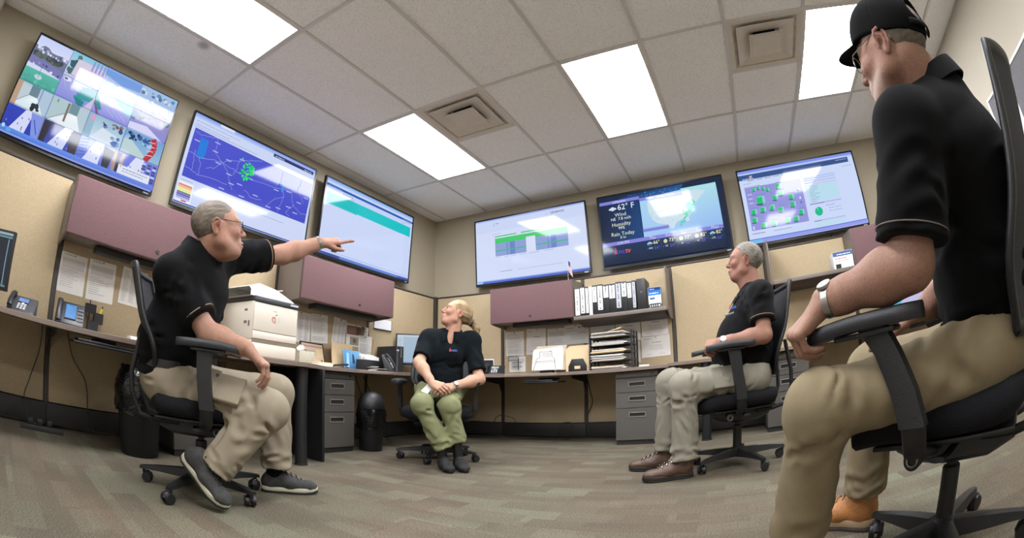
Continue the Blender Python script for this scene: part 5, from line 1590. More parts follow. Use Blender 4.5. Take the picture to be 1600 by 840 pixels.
def make_chair(label, loc, rz, leg_phase=0.0, top=1.08, seat_h=.47, arm_h=0.0, arm_f=0.0, arm_turn=0.0, arm_w=.283):
    t = thing('office_chair', label, 'chair', loc, rz, 'black office chairs with the seated people')
    dz = seat_h - .47
    # star base
    MB().lathe([(.03, .055), (.048, .06), (.05, .10), (.034, .115), (.03, .118)], 20).build('base_hub', M_FRAME, t)
    for k in range(5):
        a = leg_phase + 2 * PI * k / 5
        m = Matrix.Rotation(a, 4, 'Z')
        lg = MB()
        rows = []
        for r, wd, z0, z1 in ((.04, .030, .060, .112), (.12, .027, .064, .108), (.22, .022, .068, .098), (.30, .019, .066, .086), (.325, .014, .064, .080)):
            rows.append([m @ Vector((r, sx * wd, z)) for sx, z in ((-1, z0), (-.75, z1 - .004), (0, z1), (.75, z1 - .004), (1, z0))])
        lg.grid(rows, closed=True)
        lg.f.append((0, 4, 3, 2, 1)); lg.c.append(None)
        lg.f.append((20, 21, 22, 23, 24)); lg.c.append(None)
        lo = lg.build('leg', M_FRAME, t, angle=50)
        cs = MB()
        ca = a + [.9, 2.2, -.6, 1.5, -1.9][k]
        c0 = m @ Vector((.305, 0, 0))
        ax = Vector((math.cos(ca), math.sin(ca), 0)); pr = Vector((-ax.y, ax.x, 0))
        cc = c0 + pr * .018 + Vector((0, 0, .0275))
        for sgn in (-1, 1):
            cs.cyl(cc + ax * sgn * .007, cc + ax * sgn * .024, .0265, .0235, n=18)
        cs.cyl(cc - ax * .0065, cc + ax * .0065, .012, n=10)
        cs.cyl(c0 + Vector((0, 0, .03)), c0 + Vector((0, 0, .068)), .008, n=10)
        cs.tube([cc + pr * .026 + Vector((0, 0, .004)), cc + pr * .019 + Vector((0, 0, .021)), cc + Vector((0, 0, .0285)), cc - pr * .020 + Vector((0, 0, .021))], .007, 8, flat=(1.9, .8))
        cs.build('caster', M_BLACK, lo)
    MB().lathe([(.022, .112), (.028, .116), (.028, .25), (.024, .254)], 18).lathe([(.0155, .2545), (.0155, .345 + dz)], 16).build('gas_column', M_FRAME, t)
    # mechanism
    q = MB()
    z0, z1 = .275 + dz, .352 + dz
    rows = []
    for y, wd, a, b in ((-.20, .06, z1 - .05, z1), (-.12, .085, z1 - .075, z1), (.02, .09, z0, z1), (.10, .085, z0 + .01, z1), (.17, .06, z1 - .04, z1)):
        rows.append([(-wd, y, b), (wd, y, b), (wd, y, a + .015), (wd * .7, y, a), (-wd * .7, y, a), (-wd, y, a + .015)])
    q.grid(rows, closed=True); q.f += [(5, 4, 3, 2, 1, 0), (24, 25, 26, 27, 28, 29)]; q.c += [None, None]
    q.build('tilt_mechanism', M_BLACK, t, angle=40)
    for sx in (-1, 1):
        k = MB().cyl((sx * .088, .075, z0 + .045), (sx * .165, .085, z0 + .042), .024, .026, n=18).build('tension_knob', M_BLACK, t)
        r = MB().tube([Vector((sx * .167, .085 + .015 * math.cos(i * PI / 8), z0 + .042 + .015 * math.sin(i * PI / 8))) for i in range(17)], .0028, 6).build('knob_ring', M_RING, k)
        MB().tube([(sx * .088, -.02, z0 + .05), (sx * .16, -.01, z0 + .045), (sx * .235, .0, z0 + .055)], [.008, .009, .014], 8, flat=(1.6, .5)).build('lever', M_BLACK, t)
    # seat: rounded cushion with a waterfall front
    rows = []
    sw = .255
    prof = []
    for i in range(13):
        y = -.225 + .50 * i / 12
        e = max(0, (abs(y - .025) - .175) / .075)
        rnd = math.sqrt(max(0, 1 - min(1, e) ** 2))
        prof.append((y, rnd))
    for y, rnd in prof:
        half = .6 + .4 * rnd
        drop = -.028 * max(0, (y - .14) / .135) ** 2 + .012 * max(0, (-y - .1) / .13) ** 2
        th = .038 + .016 * rnd
        zc = .416 + dz + drop
        ring_ = []
        for j in range(16):
            a = 2 * PI * j / 16
            ca_, sa_ = math.cos(a), math.sin(a)
            xx = sw * half * math.copysign(abs(ca_) ** .45, ca_)
            zz = th * math.copysign(abs(sa_) ** .7, sa_)
            if sa_ > 0: zz *= 1 - .25 * (1 - (xx / sw) ** 2)
            ring_.append((xx, y, zc + zz))
        rows.append(ring_)
    q = MB(); q.grid(rows, closed=True)
    q.f += [tuple(range(15, -1, -1)), tuple(range(12 * 16, 13 * 16))]; q.c += [None, None]
    q.build('seat', M_SEAT, t, angle=60)
    MB().box(-.20, .20, -.20, .19, .352 + dz, .364 + dz).build('seat_pan', M_BLACK, t, bevel=.004)
    # back: mesh sheet in a frame, leaning back
    zb0, zb1 = .55 + dz, top + dz

    def back_pt(u, v):
        """u -1..1 across, v 0..1 up"""
        wd = .235 - .03 * v + .02 * math.sin(v * PI) - .05 * max(0, .22 - v) / .22
        z = zb0 + (zb1 - zb0) * v
        lumbar = .03 * math.exp(-((v - .22) / .2) ** 2)
        y = -.235 + lumbar - .09 * v - .035 * v * v + .055 * (abs(u) ** 2.2) - .03
        return Vector((u * wd, y, z))
    rows = [[back_pt(-1 + 2 * i / 14, v / 16) for i in range(15)] for v in range(17)]
    rows2 = [[p + Vector((0, -.008, 0)) for p in r] for r in rows]
    q = MB()
    q.grid(rows); q.grid([r[::-1] for r in rows2])
    q.build('back_mesh', M_MESH, t, angle=80)
    loop = [back_pt(-1, v / 16) for v in range(17)] + [back_pt(-1 + 2 * i / 14, 1) + Vector((0, 0, .012 * math.sin(PI * i / 14))) for i in range(1, 14)] + \
           [back_pt(1, v / 16) for v in range(16, -1, -1)] + [back_pt(1 - 2 * i / 14, 0) - Vector((0, 0, .01 * math.sin(PI * i / 14))) for i in range(1, 14)]
    loop.append(loop[0])
    loop = [p + Vector((0, -.004, 0)) for p in loop]
    MB().tube(loop, .0145, 10, flat=(.85, 1.2)).build('back_frame', M_FRAME, t, angle=80)
    # curved carrier from under the seat to the back
    for sx in (-1, 1):
        c1 = back_pt(sx * .55, .35) + Vector((0, -.028, 0))
        MB().tube([(sx * .085, -.10, .335 + dz), (sx * .10, -.20, .332 + dz), (sx * .12, -.285, .35 + dz), (sx * .13, -.325, .45 + dz), (sx * .135, -.325, .54 + dz), c1 + Vector((0, -.012, -.08)), c1], .0125, 10).build('back_bar', M_FRAME, t, angle=80)
    # arms
    for sx in (-1, 1):
        a = MB()
        a.tube([(sx * .12, .03, .345 + dz), (sx * .20, .035, .343 + dz), (sx * (arm_w - .015), .04, .37 + dz), (sx * arm_w, .045, .45 + dz)], [.022, .022, .023, .025], 10, flat=(1.3, .65))
        ao = a.build('arm_bracket', M_BLACK, t, angle=70)
        rows = []
        for z, cy, d_ in ((.425, .043, .034), (.50, .049 + arm_f * .3, .033), (.58, .061 + arm_f * .7, .032), (.64 + arm_h  , .075 + arm_f, .036)):
            rows.append([(sx * (arm_w - .013), cy - d_, z + dz), (sx * (arm_w + .013), cy - d_ * .9, z + dz), (sx * (arm_w + .016), cy, z + dz), (sx * (arm_w + .013), cy + d_ * .9, z + dz), (sx * (arm_w - .013), cy + d_, z + dz), (sx * (arm_w - .016), cy, z + dz)])
        p_ = MB(); p_.grid(rows, closed=True); p_.f += [(5, 4, 3, 2, 1, 0), (18, 19, 20, 21, 22, 23)]; p_.c += [None] * 2
        p_.build('arm_post', M_BLACK, t, bevel=0, angle=50)
        m = Matrix.Translation((sx * arm_w, .085 + arm_f, .66 + dz + arm_h)) @ Matrix.Rotation(sx * arm_turn, 4, 'Z')
        rows = []
        for i in range(11):
            y = -.135 + .29 * i / 10
            e = max(0, (abs(y - .01) - .085) / .06)
            hw = .047 * (.45 + .55 * math.sqrt(max(0, 1 - min(1, e) ** 2)))
            zt = -.006 * ((y - .01) / .145) ** 2 * (2 if y > 0 else 1)
            rows.append([m @ Vector((hw * cx_, y, zt - .004 + .018 * cz_)) for cx_, cz_ in ((-1, 0), (-.85, .8), (-.4, 1.05), (.4, 1.05), (.85, .8), (1, 0), (.85, -.8), (-.85, -.8))])
        p_ = MB(); p_.grid(rows, closed=True); p_.f += [tuple(range(7, -1, -1)), tuple(range(80, 88))]; p_.c += [None] * 2
        pd = p_.build('arm_pad', M_PAD, t, angle=60)
        MB().box(-.03, .03, -.07, .08, -.034, -.0222, m).build('pad_slider', M_BLACK, pd, bevel=.004)
    return t


def yaw_to(f):
    return math.atan2(-f[0], f[1])


F1, F2, F3, F4 = Vector((.50, .866)), Vector((.47, -.88)), Vector((-.975, -.22)), Vector((-.77, .64))
HUB1, HUB2, HUB3, HUB4 = Vector((-2.02, .99)), Vector((-2.12, 3.02)), Vector((.06, 2.94)), Vector((.64, 1.12))
CH1 = make_chair('black office chair with grey mesh back under the pointing man', (HUB1.x, HUB1.y, 0), yaw_to(F1), leg_phase=.83, top=.985, arm_h=.035, arm_f=-.05, arm_w=.295)
CH2 = make_chair('black office chair under the woman in green trousers', (HUB2.x, HUB2.y, 0), yaw_to(F2), leg_phase=.2, top=1.02, seat_h=.45, arm_h=-.015, arm_w=.29)
CH3 = make_chair('black office chair under the bareheaded man in brown boots', (HUB3.x, HUB3.y, 0), yaw_to(F3), leg_phase=.9, top=1.05, arm_h=.075)
CH4 = make_chair('black office chair under the capped man, nearest the camera', (HUB4.x, HUB4.y, 0), yaw_to(F4), leg_phase=1.1, top=1.10, arm_f=.06, arm_h=-.008, arm_w=.325)
# ------------------------------------------------------------------ people: smooth signed-distance bodies meshed by surface nets
def V3(*a): return np.array(a, np.float64)
def nrm(v): return np.asarray(v, float) / np.linalg.norm(v)


class Sdf:
    def __init__(s): s.p = []
    def cap(s, a, b, ra, rb=None, k=.02, op=1):
        a, b = np.asarray(a, float), np.asarray(b, float); rb = ra if rb is None else rb
        r = max(ra, rb)
        s.p.append((op, k, np.minimum(a, b) - r, np.maximum(a, b) + r, ('c', a, b, ra, rb))); return s
    def fcap(s, a, b, ra, rb, k=.02, n=None, op=1):
        """tapered limb ending flat at b (a cuff or hem)"""
        a, b = np.asarray(a, float), np.asarray(b, float); r = max(ra, rb)
        ax = nrm(b - a) if n is None else nrm(n)
        s.p.append((op, k, np.minimum(a, b) - r, np.maximum(a, b) + r, ('f', a, b, ra, rb, ax))); return s
    def ell(s, c, rad, R=None, k=.02, op=1):
        c = np.asarray(c, float); rad = np.asarray(rad, float)
        R = np.eye(3) if R is None else R
        e = np.abs(R) @ rad
        s.p.append((op, k, c - e, c + e, ('e', c, rad, R))); return s
    def ecap(s, a, b, side, wa, wb, da, db, k=.03, op=1):
        """elliptical tapered limb: half-widths along side, depths across it"""
        a, b = np.asarray(a, float), np.asarray(b, float)
        ax = nrm(b - a); sd = np.asarray(side, float); sd = nrm(sd - ax * sd.dot(ax)); fw = np.cross(ax, sd)
        r = max(wa, wb, da, db)
        s.p.append((op, k, np.minimum(a, b) - r, np.maximum(a, b) + r, ('t', a, b, sd, fw, wa, wb, da, db))); return s
    def plane(s, pt, n, rad, ctr=None, k=.006):
        """cut away everything on the +n side of the plane, inside a ball of radius rad about ctr"""
        pt = np.asarray(pt, float); ctr = pt if ctr is None else np.asarray(ctr, float)
        s.p.append((-2, k, ctr - rad, ctr + rad, ('p', pt, nrm(n), ctr, rad))); return s
    def region(s, R, t, sc, poly, k=.008):
        """keep only what lies inside a side-view outline (local y,z polygon)"""
        s.p.append((-3, k, None, None, ('r', R, np.asarray(t, float), sc, np.asarray(poly, float)))); return s

    @staticmethod
    def dist(g, X, Y, Z):
        if g[0] == 'c':
            _, a, b, ra, rb = g; ab = b - a; L = ab.dot(ab) + 1e-12
            x, y, z = X - a[0], Y - a[1], Z - a[2]
            t = np.clip((x * ab[0] + y * ab[1] + z * ab[2]) / L, 0, 1)
            return np.sqrt((x - t * ab[0]) ** 2 + (y - t * ab[1]) ** 2 + (z - t * ab[2]) ** 2) - (ra + (rb - ra) * t)
        if g[0] == 'f':
            _, a, b, ra, rb, n = g
            e = b + nrm(b - a) * rb * 1.5; rr = ra + (rb - ra) * np.linalg.norm(e - a) / np.linalg.norm(b - a)
            d = Sdf.dist(('c', a, e, ra, rr), X, Y, Z)
            pl = (X - b[0]) * n[0] + (Y - b[1]) * n[1] + (Z - b[2]) * n[2]
            h_ = np.clip(.5 - .5 * (d - pl) / .006, 0, 1)
            return d + (pl - d) * h_ + .006 * h_ * (1 - h_)
        if g[0] == 'e':
            _, c, rad, R = g
            x, y, z = X - c[0], Y - c[1], Z - c[2]
            k0 = 0; k1 = 0
            for i in range(3):
                q = (x * R[0, i] + y * R[1, i] + z * R[2, i]) / rad[i]
                k0 = k0 + q * q; k1 = k1 + (q / rad[i]) ** 2
            k0 = np.sqrt(k0); k1 = np.sqrt(k1) + 1e-9
            return k0 * (k0 - 1) / k1
        if g[0] == 't':
            _, a, b, sd, fw, wa, wb, da, db = g; ab = b - a; L = np.linalg.norm(ab); ax = ab / L
            x, y, z = X - a[0], Y - a[1], Z - a[2]
            l = x * ax[0] + y * ax[1] + z * ax[2]; t = np.clip(l / L, 0, 1); l = l - t * L
            u = x * sd[0] + y * sd[1] + z * sd[2]; v = x * fw[0] + y * fw[1] + z * fw[2]
            w_ = wa + (wb - wa) * t; d_ = da + (db - da) * t; m_ = np.minimum(w_, d_)
            k0 = np.sqrt((u / w_) ** 2 + (v / d_) ** 2 + (l / m_) ** 2); k1 = np.sqrt((u / w_ ** 2) ** 2 + (v / d_ ** 2) ** 2 + (l / m_ ** 2) ** 2) + 1e-9
            return k0 * (k0 - 1) / k1
        if g[0] == 'p':
            _, pt, n, ctr, rad = g
            d = -((X - pt[0]) * n[0] + (Y - pt[1]) * n[1] + (Z - pt[2]) * n[2])
            ball = np.sqrt((X - ctr[0]) ** 2 + (Y - ctr[1]) ** 2 + (Z - ctr[2]) ** 2) - rad
            return np.maximum(d, ball)
        if g[0] == 'r':
            _, R, t, sc, P = g
            x, y, z = X - t[0], Y - t[1], Z - t[2]
            ly = (x * R[0, 1] + y * R[1, 1] + z * R[2, 1]) / sc; lz = (x * R[0, 2] + y * R[1, 2] + z * R[2, 2]) / sc
            d2 = np.full(ly.shape, 1e9, np.float32); ins = np.zeros(ly.shape, bool)
            n = len(P)
            for i in range(n):
                a, b = P[i], P[(i + 1) % n]
                e = b - a
                tt = np.clip(((ly - a[0]) * e[0] + (lz - a[1]) * e[1]) / (e @ e), 0, 1)
                d2 = np.minimum(d2, (ly - a[0] - tt * e[0]) ** 2 + (lz - a[1] - tt * e[1]) ** 2)
                c = (a[1] > lz) != (b[1] > lz)
                with np.errstate(divide='ignore', invalid='ignore'):
                    xi = a[0] + (lz - a[1]) * e[0] / (e[1] if abs(e[1]) > 1e-9 else 1e-9)
                ins ^= c & (ly < xi)
            return np.where(ins, -1, 1) * np.sqrt(d2) * sc

    def mesh(s, name, h, disp=None, fine=()):
        lo = np.min([p[2] for p in s.p if p[0] == 1], 0) - 3 * h; hi = np.max([p[3] for p in s.p if p[0] == 1], 0) + 3 * h
        ax = []
        for i in range(3):                       # finer steps where the face and the hands are
            c = [lo[i]]
            while c[-1] < hi[i]:
                st = min([h] + [hf for b0, b1, hf in fine if b0[i] - h <= c[-1] <= b1[i]])
                c.append(c[-1] + st)
            ax.append(np.array(c))
        n = np.array([len(q) for q in ax])
        axd = ax; ax = [q.astype(np.float32) for q in ax]
        D = np.full(n, .06, np.float32)
        for op, k, a, b, g in s.p:
            if a is None: i0, i1 = np.zeros(3, int), n
            else:
                m_ = k + 2.5 * h
                i0 = np.array([np.searchsorted(axd[i], a[i] - m_) for i in range(3)]); i1 = np.array([np.searchsorted(axd[i], b[i] + m_) for i in range(3)])
                if (i1 <= i0).any(): continue
            X = ax[0][i0[0]:i1[0], None, None]; Y = ax[1][None, i0[1]:i1[1], None]; Z = ax[2][None, None, i0[2]:i1[2]]
            d = Sdf.dist(g, X, Y, Z).astype(np.float32)
            sl = (slice(i0[0], i1[0]), slice(i0[1], i1[1]), slice(i0[2], i1[2]))
            A = D[sl]
            if op == 1:
                hh = np.clip(.5 + .5 * (A - d) / k, 0, 1)
                D[sl] = A + (d - A) * hh - k * hh * (1 - hh)
            else:
                e = d if op == -3 else -d
                hh = np.clip(.5 - .5 * (A - e) / k, 0, 1)
                D[sl] = A + (e - A) * hh + k * hh * (1 - hh)
        if disp is not None:
            I = np.nonzero(np.abs(D) < .03)
            P = np.stack([ax[i][I[i]] for i in range(3)], 1)
            D[I] += disp(P).astype(np.float32)
        D[0], D[-1], D[:, 0], D[:, -1], D[:, :, 0], D[:, :, -1] = [np.maximum(q, .001) for q in (D[0], D[-1], D[:, 0], D[:, -1], D[:, :, 0], D[:, :, -1])]
        S = D < 0
        cnt = np.zeros(n - 1, np.int8)
        for i in (0, 1):
            for j in (0, 1):
                for k in (0, 1): cnt += S[i:n[0] - 1 + i, j:n[1] - 1 + j, k:n[2] - 1 + k]
        I = np.argwhere((cnt > 0) & (cnt < 8))
        idx = np.full(n - 1, -1, np.int32); idx[tuple(I.T)] = np.arange(len(I))
        acc = np.zeros((len(I), 3)); num = np.zeros(len(I))
        cor = [(i, j, k) for i in (0, 1) for j in (0, 1) for k in (0, 1)]
        val = {c: D[I[:, 0] + c[0], I[:, 1] + c[1], I[:, 2] + c[2]].astype(np.float64) for c in cor}
        for c in cor:
            for q in range(3):
                if c[q] == 0:
                    e = list(c); e[q] = 1; e = tuple(e)
                    a, b = val[c], val[e]; m_ = (a < 0) != (b < 0)
                    t = np.where(m_, a / np.where(a == b, 1, a - b), 0)
                    pos = np.tile(np.array(c, float), (len(I), 1)); pos[:, q] += t
                    acc[m_] += pos[m_]; num[m_] += 1
        fr_ = acc / num[:, None]
        vt = np.stack([axd[i][I[:, i]] + fr_[:, i] * (axd[i][np.minimum(I[:, i] + 1, n[i] - 1)] - axd[i][I[:, i]]) for i in range(3)], 1)
        F = []
        for q in range(3):
            o1, o2 = (q + 1) % 3, (q + 2) % 3
            sl0 = [slice(1, None)] * 3; sl1 = [slice(1, None)] * 3
            sl0[q] = slice(0, -1); sl1[q] = slice(1, None)
            A, B = S[tuple(sl0)], S[tuple(sl1)]
            E = np.argwhere(A != B)
            off = np.ones(3, int); off[q] = 0
            E2 = E + off
            ok = np.ones(len(E2), bool)
            for i in range(3): ok &= E2[:, i] < n[i] - 1
            fl = A[tuple(E.T)][ok]; E2 = E2[ok]
            def cell(d1, d2):
                C = E2.copy(); C[:, o1] -= d1; C[:, o2] -= d2
                return idx[tuple(C.T)]
            f = np.stack([cell(1, 1), cell(0, 1), cell(0, 0), cell(1, 0)], 1)
            f[~fl] = f[~fl][:, ::-1]
            F.append(f)
        F = np.concatenate(F); F = F[(F >= 0).all(1)]
        me = bpy.data.meshes.new(name)
        me.vertices.add(len(vt)); me.vertices.foreach_set('co', vt.astype(np.float32).ravel())
        me.loops.add(F.size); me.loops.foreach_set('vertex_index', F.astype(np.int32).ravel())
        me.polygons.add(len(F)); me.polygons.foreach_set('loop_start', np.arange(0, F.size, 4, dtype=np.int32))
        me.update(calc_edges=True)
        me.shade_smooth()
        return me, vt


def put(me, vt, name, material, root, col=None):
    """link a world-space mesh under a thing, optionally with vertex colours"""
    o_ = np.array(root.location)
    me.vertices.foreach_set('co', (vt - o_).astype(np.float32).ravel()); me.update()
    if col is not None:
        a = me.color_attributes.new('Col', 'FLOAT_COLOR', 'POINT')
        c4 = np.ones((len(vt), 4), np.float32); c4[:, :3] = col
        a.data.foreach_set('color', c4.ravel())
    me.materials.append(material)
    return link(name, me, root)


def put_mb(mb, name, material, root, **k):
    o_ = Vector(root.location)
    mb.v = [tuple(Vector(p) - o_) for p in mb.v]
    return mb.build(name, material, root, **k)


def lin_np(c): return np.array(lin(c))


_rs = np.random.RandomState(11)
_W = _rs.normal(size=(24, 3)); _PH = _rs.uniform(0, 6.28, 24)


def noise3(P, f, seed=0, n=6):
    r = 0
    for i in range(n):
        j = (i + seed * 5) % 24
        r = r + np.sin(P @ (_W[j] * f) + _PH[(j + seed) % 24])
    return r / n


def creases(a, b, ra, rb, side, n, t0, t1, amp, wd, seed, arc=(.5, 1.5), slope=.5, phi=None, flat=1.0):
    """random soft creases wrapped round a limb a-b: polylines on an elliptic cone; phi=(centre, spread) limits the side"""
    rs = np.random.RandomState(seed)
    a, b = np.asarray(a, float), np.asarray(b, float); ax = nrm(b - a); L = np.linalg.norm(b - a)
    x = np.asarray(side, float); x = nrm(x - ax * x.dot(ax)); y = np.cross(ax, x)
    out = []
    for _ in range(n):
        t = rs.uniform(t0, t1); p0 = rs.uniform(0, 6.28) if phi is None else rs.normal(phi[0], phi[1])
        da = rs.uniform(*arc) * rs.choice((-1, 1)); sl = rs.uniform(-1, 1) * slope * L * .5; bend = rs.uniform(-.02, .02)
        pts = []
        for q in np.linspace(0, 1, 5):
            r = ra + (rb - ra) * np.clip(t, 0, 1); an = p0 + da * (q - .5)
            pts.append(a + ax * (t * L + sl * (q - .5) + bend * math.sin(q * PI)) + x * (r * math.cos(an)) + y * (r * flat * math.sin(an)))
        out.append((np.array(pts), amp * rs.uniform(.5, 1.1), wd * rs.uniform(.7, 1.4)))
    return out


def folds(lst, amp0=.0012):
    """cloth relief: soft unevenness plus the listed creases (groove with a raised lip)"""
    def f(P):
        d = amp0 * noise3(P, 22, 1) + amp0 * .7 * noise3(P, 48, 2)
        for pts, am, wd in lst:
            lo = pts.min(0) - 4 * wd; hi = pts.max(0) + 4 * wd
            I = np.nonzero(((P > lo) & (P < hi)).all(1))[0]
            if not len(I): continue
            Q = P[I]; best = np.full(len(I), 1e9); tb = np.zeros(len(I))
            for k in range(len(pts) - 1):
                e = pts[k + 1] - pts[k]; t = np.clip(((Q - pts[k]) @ e) / (e @ e + 1e-12), 0, 1)
                dd = np.linalg.norm(Q - pts[k] - t[:, None] * e, axis=1)
                m_ = dd < best; best[m_] = dd[m_]; tb[m_] = (k + t[m_]) / (len(pts) - 1)
            fade = np.sin(np.clip(tb, .02, .98) * PI) ** .6
            d[I] += am * fade * (np.exp(-(best / wd) ** 2) - .75 * np.exp(-((best - 1.9 * wd) / wd) ** 2))
        return d
    return f


# ---- head ------------------------------------------------------------
def head_frame(face, up=(0, 0, 1), pitch=0.0, roll=0.0):
    f = nrm(face); u = nrm(np.asarray(up, float) - f * np.dot(up, f)); r = np.cross(f, u)
    cp, sp = math.cos(pitch), math.sin(pitch)
    f, u = f * cp + u * sp, u * cp - f * sp
    cr, sr = math.cos(roll), math.sin(roll)
    r, u = r * cr + u * sr, u * cr - r * sr
    return np.stack([r, f, u], 1)


def head_prims(S, R, t, sc, fem=False, jowl=0.0, big_nose=0.0):
    def p(x, y, z): return t + R @ (sc * np.array([x, y, z]))
    def E(c, rad, k=.02, op=1, Rl=None): S.ell(p(*c), np.array(rad) * sc, R if Rl is None else R @ Rl, k * sc, op)
    def C(a, b, ra, rb=None, k=.02, op=1): S.cap(p(*a), p(*b), ra * sc, (ra if rb is None else rb) * sc, k * sc, op)
    w_ = .93 if fem else 1.0
    E((0, -.014, .036), (.0745, .097, .086), .01)
    E((0, .030, .015), (.064, .068, .075), .03)
    E((0, .026, -.040), (.056 * w_, .062, .066), .03)
    E((0, .068, -.098), (.021 * w_, .017, .015), .022)
    for s in (-1, 1):
        C((s * .056 * w_, .002, -.056), (s * .024, .066, -.096), .017 + jowl * .3, .015 + jowl * .3, .03)
        C((s * .066, -.002, .0), (s * .057 * w_, .004, -.055), .012, .014 + jowl * .3, .03)
        E((s * .040, .068, -.022), (.022, .018, .018), .028)
        C((s * .012, .092, .027), (s * .046, .078, .027), .0085 if not fem else .006, .007, .016)
        E((s * .032, .0985, .008), (.017, .013, .011), .012, -1)
        E((s * .0315, .0785, .006), (.0168, .0162, .0148), .005)       # lids over the eyeball
        C((s * .018, .0945, .0135), (s * .045, .0845, .0115), .0034, .0030, .004)
        E((s * .0325, .0955, .0052), (.0135, .0085, .0046), .003, -1)
        C((s * .020, .0925, -.0035), (s * .044, .0845, -.0025), .0022, .0022, .005)
        C((s * .017, .099, -.034), (s * .034, .083, -.066), .0035, .0028, .010, -1)
        E((s * .0125, .0985, -.032), (.0085, .0095, .0075), .008)
        E((s * .0075, .108, -.0385), (.0035, .005, .003), .003, -1)
    n_ = 1 + big_nose
    C((0, .094, .016), (0, .112 + .006 * big_nose, -.022), .0075, .0095 * n_, .010)
    E((0, .112 + .006 * big_nose, -.029), (.0115 * n_, .011 * n_, .0095 * n_), .010)
    # mouth
    E((0, .079, -.066), (.034, .022, .024), .02)
    C((-.022, .0915, -.0660), (0, .1015, -.0620), .0048, .0062, .006); C((.022, .0915, -.0660), (0, .1015, -.0620), .0048, .0062, .006)
    C((-.018, .0915, -.0745), (.018, .0915, -.0745), .0062, .0062, .008); E((0, .0985, -.0745), (.013, .0065, .0062), .008)
    C((-.026, .0935, -.0704), (0, .1075, -.0688), .0026, .0024, .003, -1); C((.026, .0935, -.0704), (0, .1075, -.0688), .0026, .0024, .003, -1)
    if jowl:
        E((0, .028, -.098), (.046, .036, .014 + jowl), .03)
    # ears
    ce, se = math.cos(-.25), math.sin(-.25)
    for s in (-1, 1):
        ca, sa = math.cos(s * -.42), math.sin(s * -.42)
        Rz = np.array([[ca, -sa, 0], [sa, ca, 0], [0, 0, 1]])
        Rx = np.array([[1, 0, 0], [0, ce, -se], [0, se, ce]])
        Rl = Rz @ Rx
        o_ = np.array([s * .0735, -.012, .0])
        q = lambda x, y, z: o_ + Rl @ np.array([s * x, y, z])
        E(q(.004, -.002, .002), (.0045, .017, .029), .004, 1, Rl)
        hx = [(.004, .013, .004), (.006, .011, .020), (.007, .004, .030), (.0085, -.008, .032), (.0095, -.018, .022), (.0095, -.021, .006), (.008, -.017, -.010), (.006, -.009, -.021)]
        for h0, h1 in zip(hx[:-1], hx[1:]): C(q(*h0), q(*h1), .0042, .0042, .003)
        ah = [(.008, .001, .019), (.009, -.009, .010), (.009, -.010, -.004), (.008, -.004, -.014)]
        for h0, h1 in zip(ah[:-1], ah[1:]): C(q(*h0), q(*h1), .0034, .0034, .003)
        E(q(.006, -.001, -.025), (.0055, .0085, .0095), .005, 1, Rl)
        E(q(.010, .003, -.002), (.0085, .0075, .0110), .003, -1, Rl)
        C(q(.004, .012, -.008), q(.006, .011, .002), .0042, .0036, .003)


def skin_colors(vt, R, t, sc, base, ruddy, lip, brow=None, stubble=None, brow_amt=.6):
    L = (vt - t) @ R / sc
    x, y, z = np.abs(L[:, 0]), L[:, 1], L[:, 2]
    b = lin_np(base); c = np.tile(b, (len(vt), 1))
    def blend(w_, colr):
        nonlocal c
        c = c * (1 - w_[:, None]) + lin_np(colr) * w_[:, None]
    head = (np.abs(L) < .2).all(1)
    n_ = .5 + .5 * noise3(vt, 60, 1)
    g = lambda dx, sx, dy, sy, dz, sz: np.exp(-((x - dx) / sx) ** 2 - ((y - dy) / sy) ** 2 - ((z - dz) / sz) ** 2) * head
    blend(.7 * g(.042, .03, .07, .05, -.025, .03), ruddy)
    blend(.8 * g(0, .018, .115, .03, -.03, .018), ruddy)
    blend(.7 * g(.08, .018, -.01, .035, 0, .04), ruddy)
    blend(.35 * np.clip((-z - .03) / .05, 0, 1) * (np.abs(L) < .25).all(1), ruddy)
    blend(.25 * n_ * (~head), ruddy)
    blend(np.clip(1.3 * g(0, .024, .098, .014, -.0685, .0095), 0, 1) * .85, lip)
    blend(np.clip(1.2 * g(0, .026, .095, .014, -.0692, .0028), 0, 1) * .7, (70, 36, 34))
    blend(np.clip(1.3 * g(.032, .016, .090, .012, .0118, .0032), 0, 1) * .65, (64, 44, 38))
    if brow is not None:
        blend(np.clip(1.5 * g(.031, .02, .09, .03, .030, .006), 0, 1) * brow_amt, brow)
    if stubble is not None:
        st = np.clip((-.038 - z) / .02, 0, 1) * np.clip((y - .0) / .03, 0, 1) * np.clip((z + .135) / .03, 0, 1) * head
        st *= 1 - g(0, .026, .1, .02, -.068, .009)
        blend(st * (.18 + .42 * (.5 + .5 * noise3(vt, 420, 3, 8))), stubble)
    return c


M_SKIN = attr_mat('skin', rough=.6, spec=.25, bump=(300, .10), var=[(170, .12), (22, .08)])
M_HAIRC = attr_mat('hair', rough=.6, spec=.3, bump=(500, .35))
M_EYE = attr_mat('eye', rough=.15, spec=.6)


def eyes(root, R, t, sc, iris=(70, 80, 95), look=(0, 0)):
    for s in (-1, 1):
        c = V3(s * .0315, .0795, .006)
        mb = MB(); rows = []
        for i in range(9):
            a = PI * i / 8; row = []
            for j in range(12):
                b = 2 * PI * j / 12
                q = V3(math.sin(a) * math.cos(b), math.cos(a), math.sin(a) * math.sin(b)) * .0148
                row.append(tuple(t + R @ (sc * (c + q))))
            rows.append(row)
        n0 = len(mb.f); mb.grid(rows, closed=True)
        for i in range(n0, len(mb.f)):
            k = (i - n0) // 12
            mb.c[i] = (12, 12, 12) if k < 1 else iris if k < 2 else (205, 200, 192)
        put_mb(mb, 'eye', M_EYE, root, angle=180)


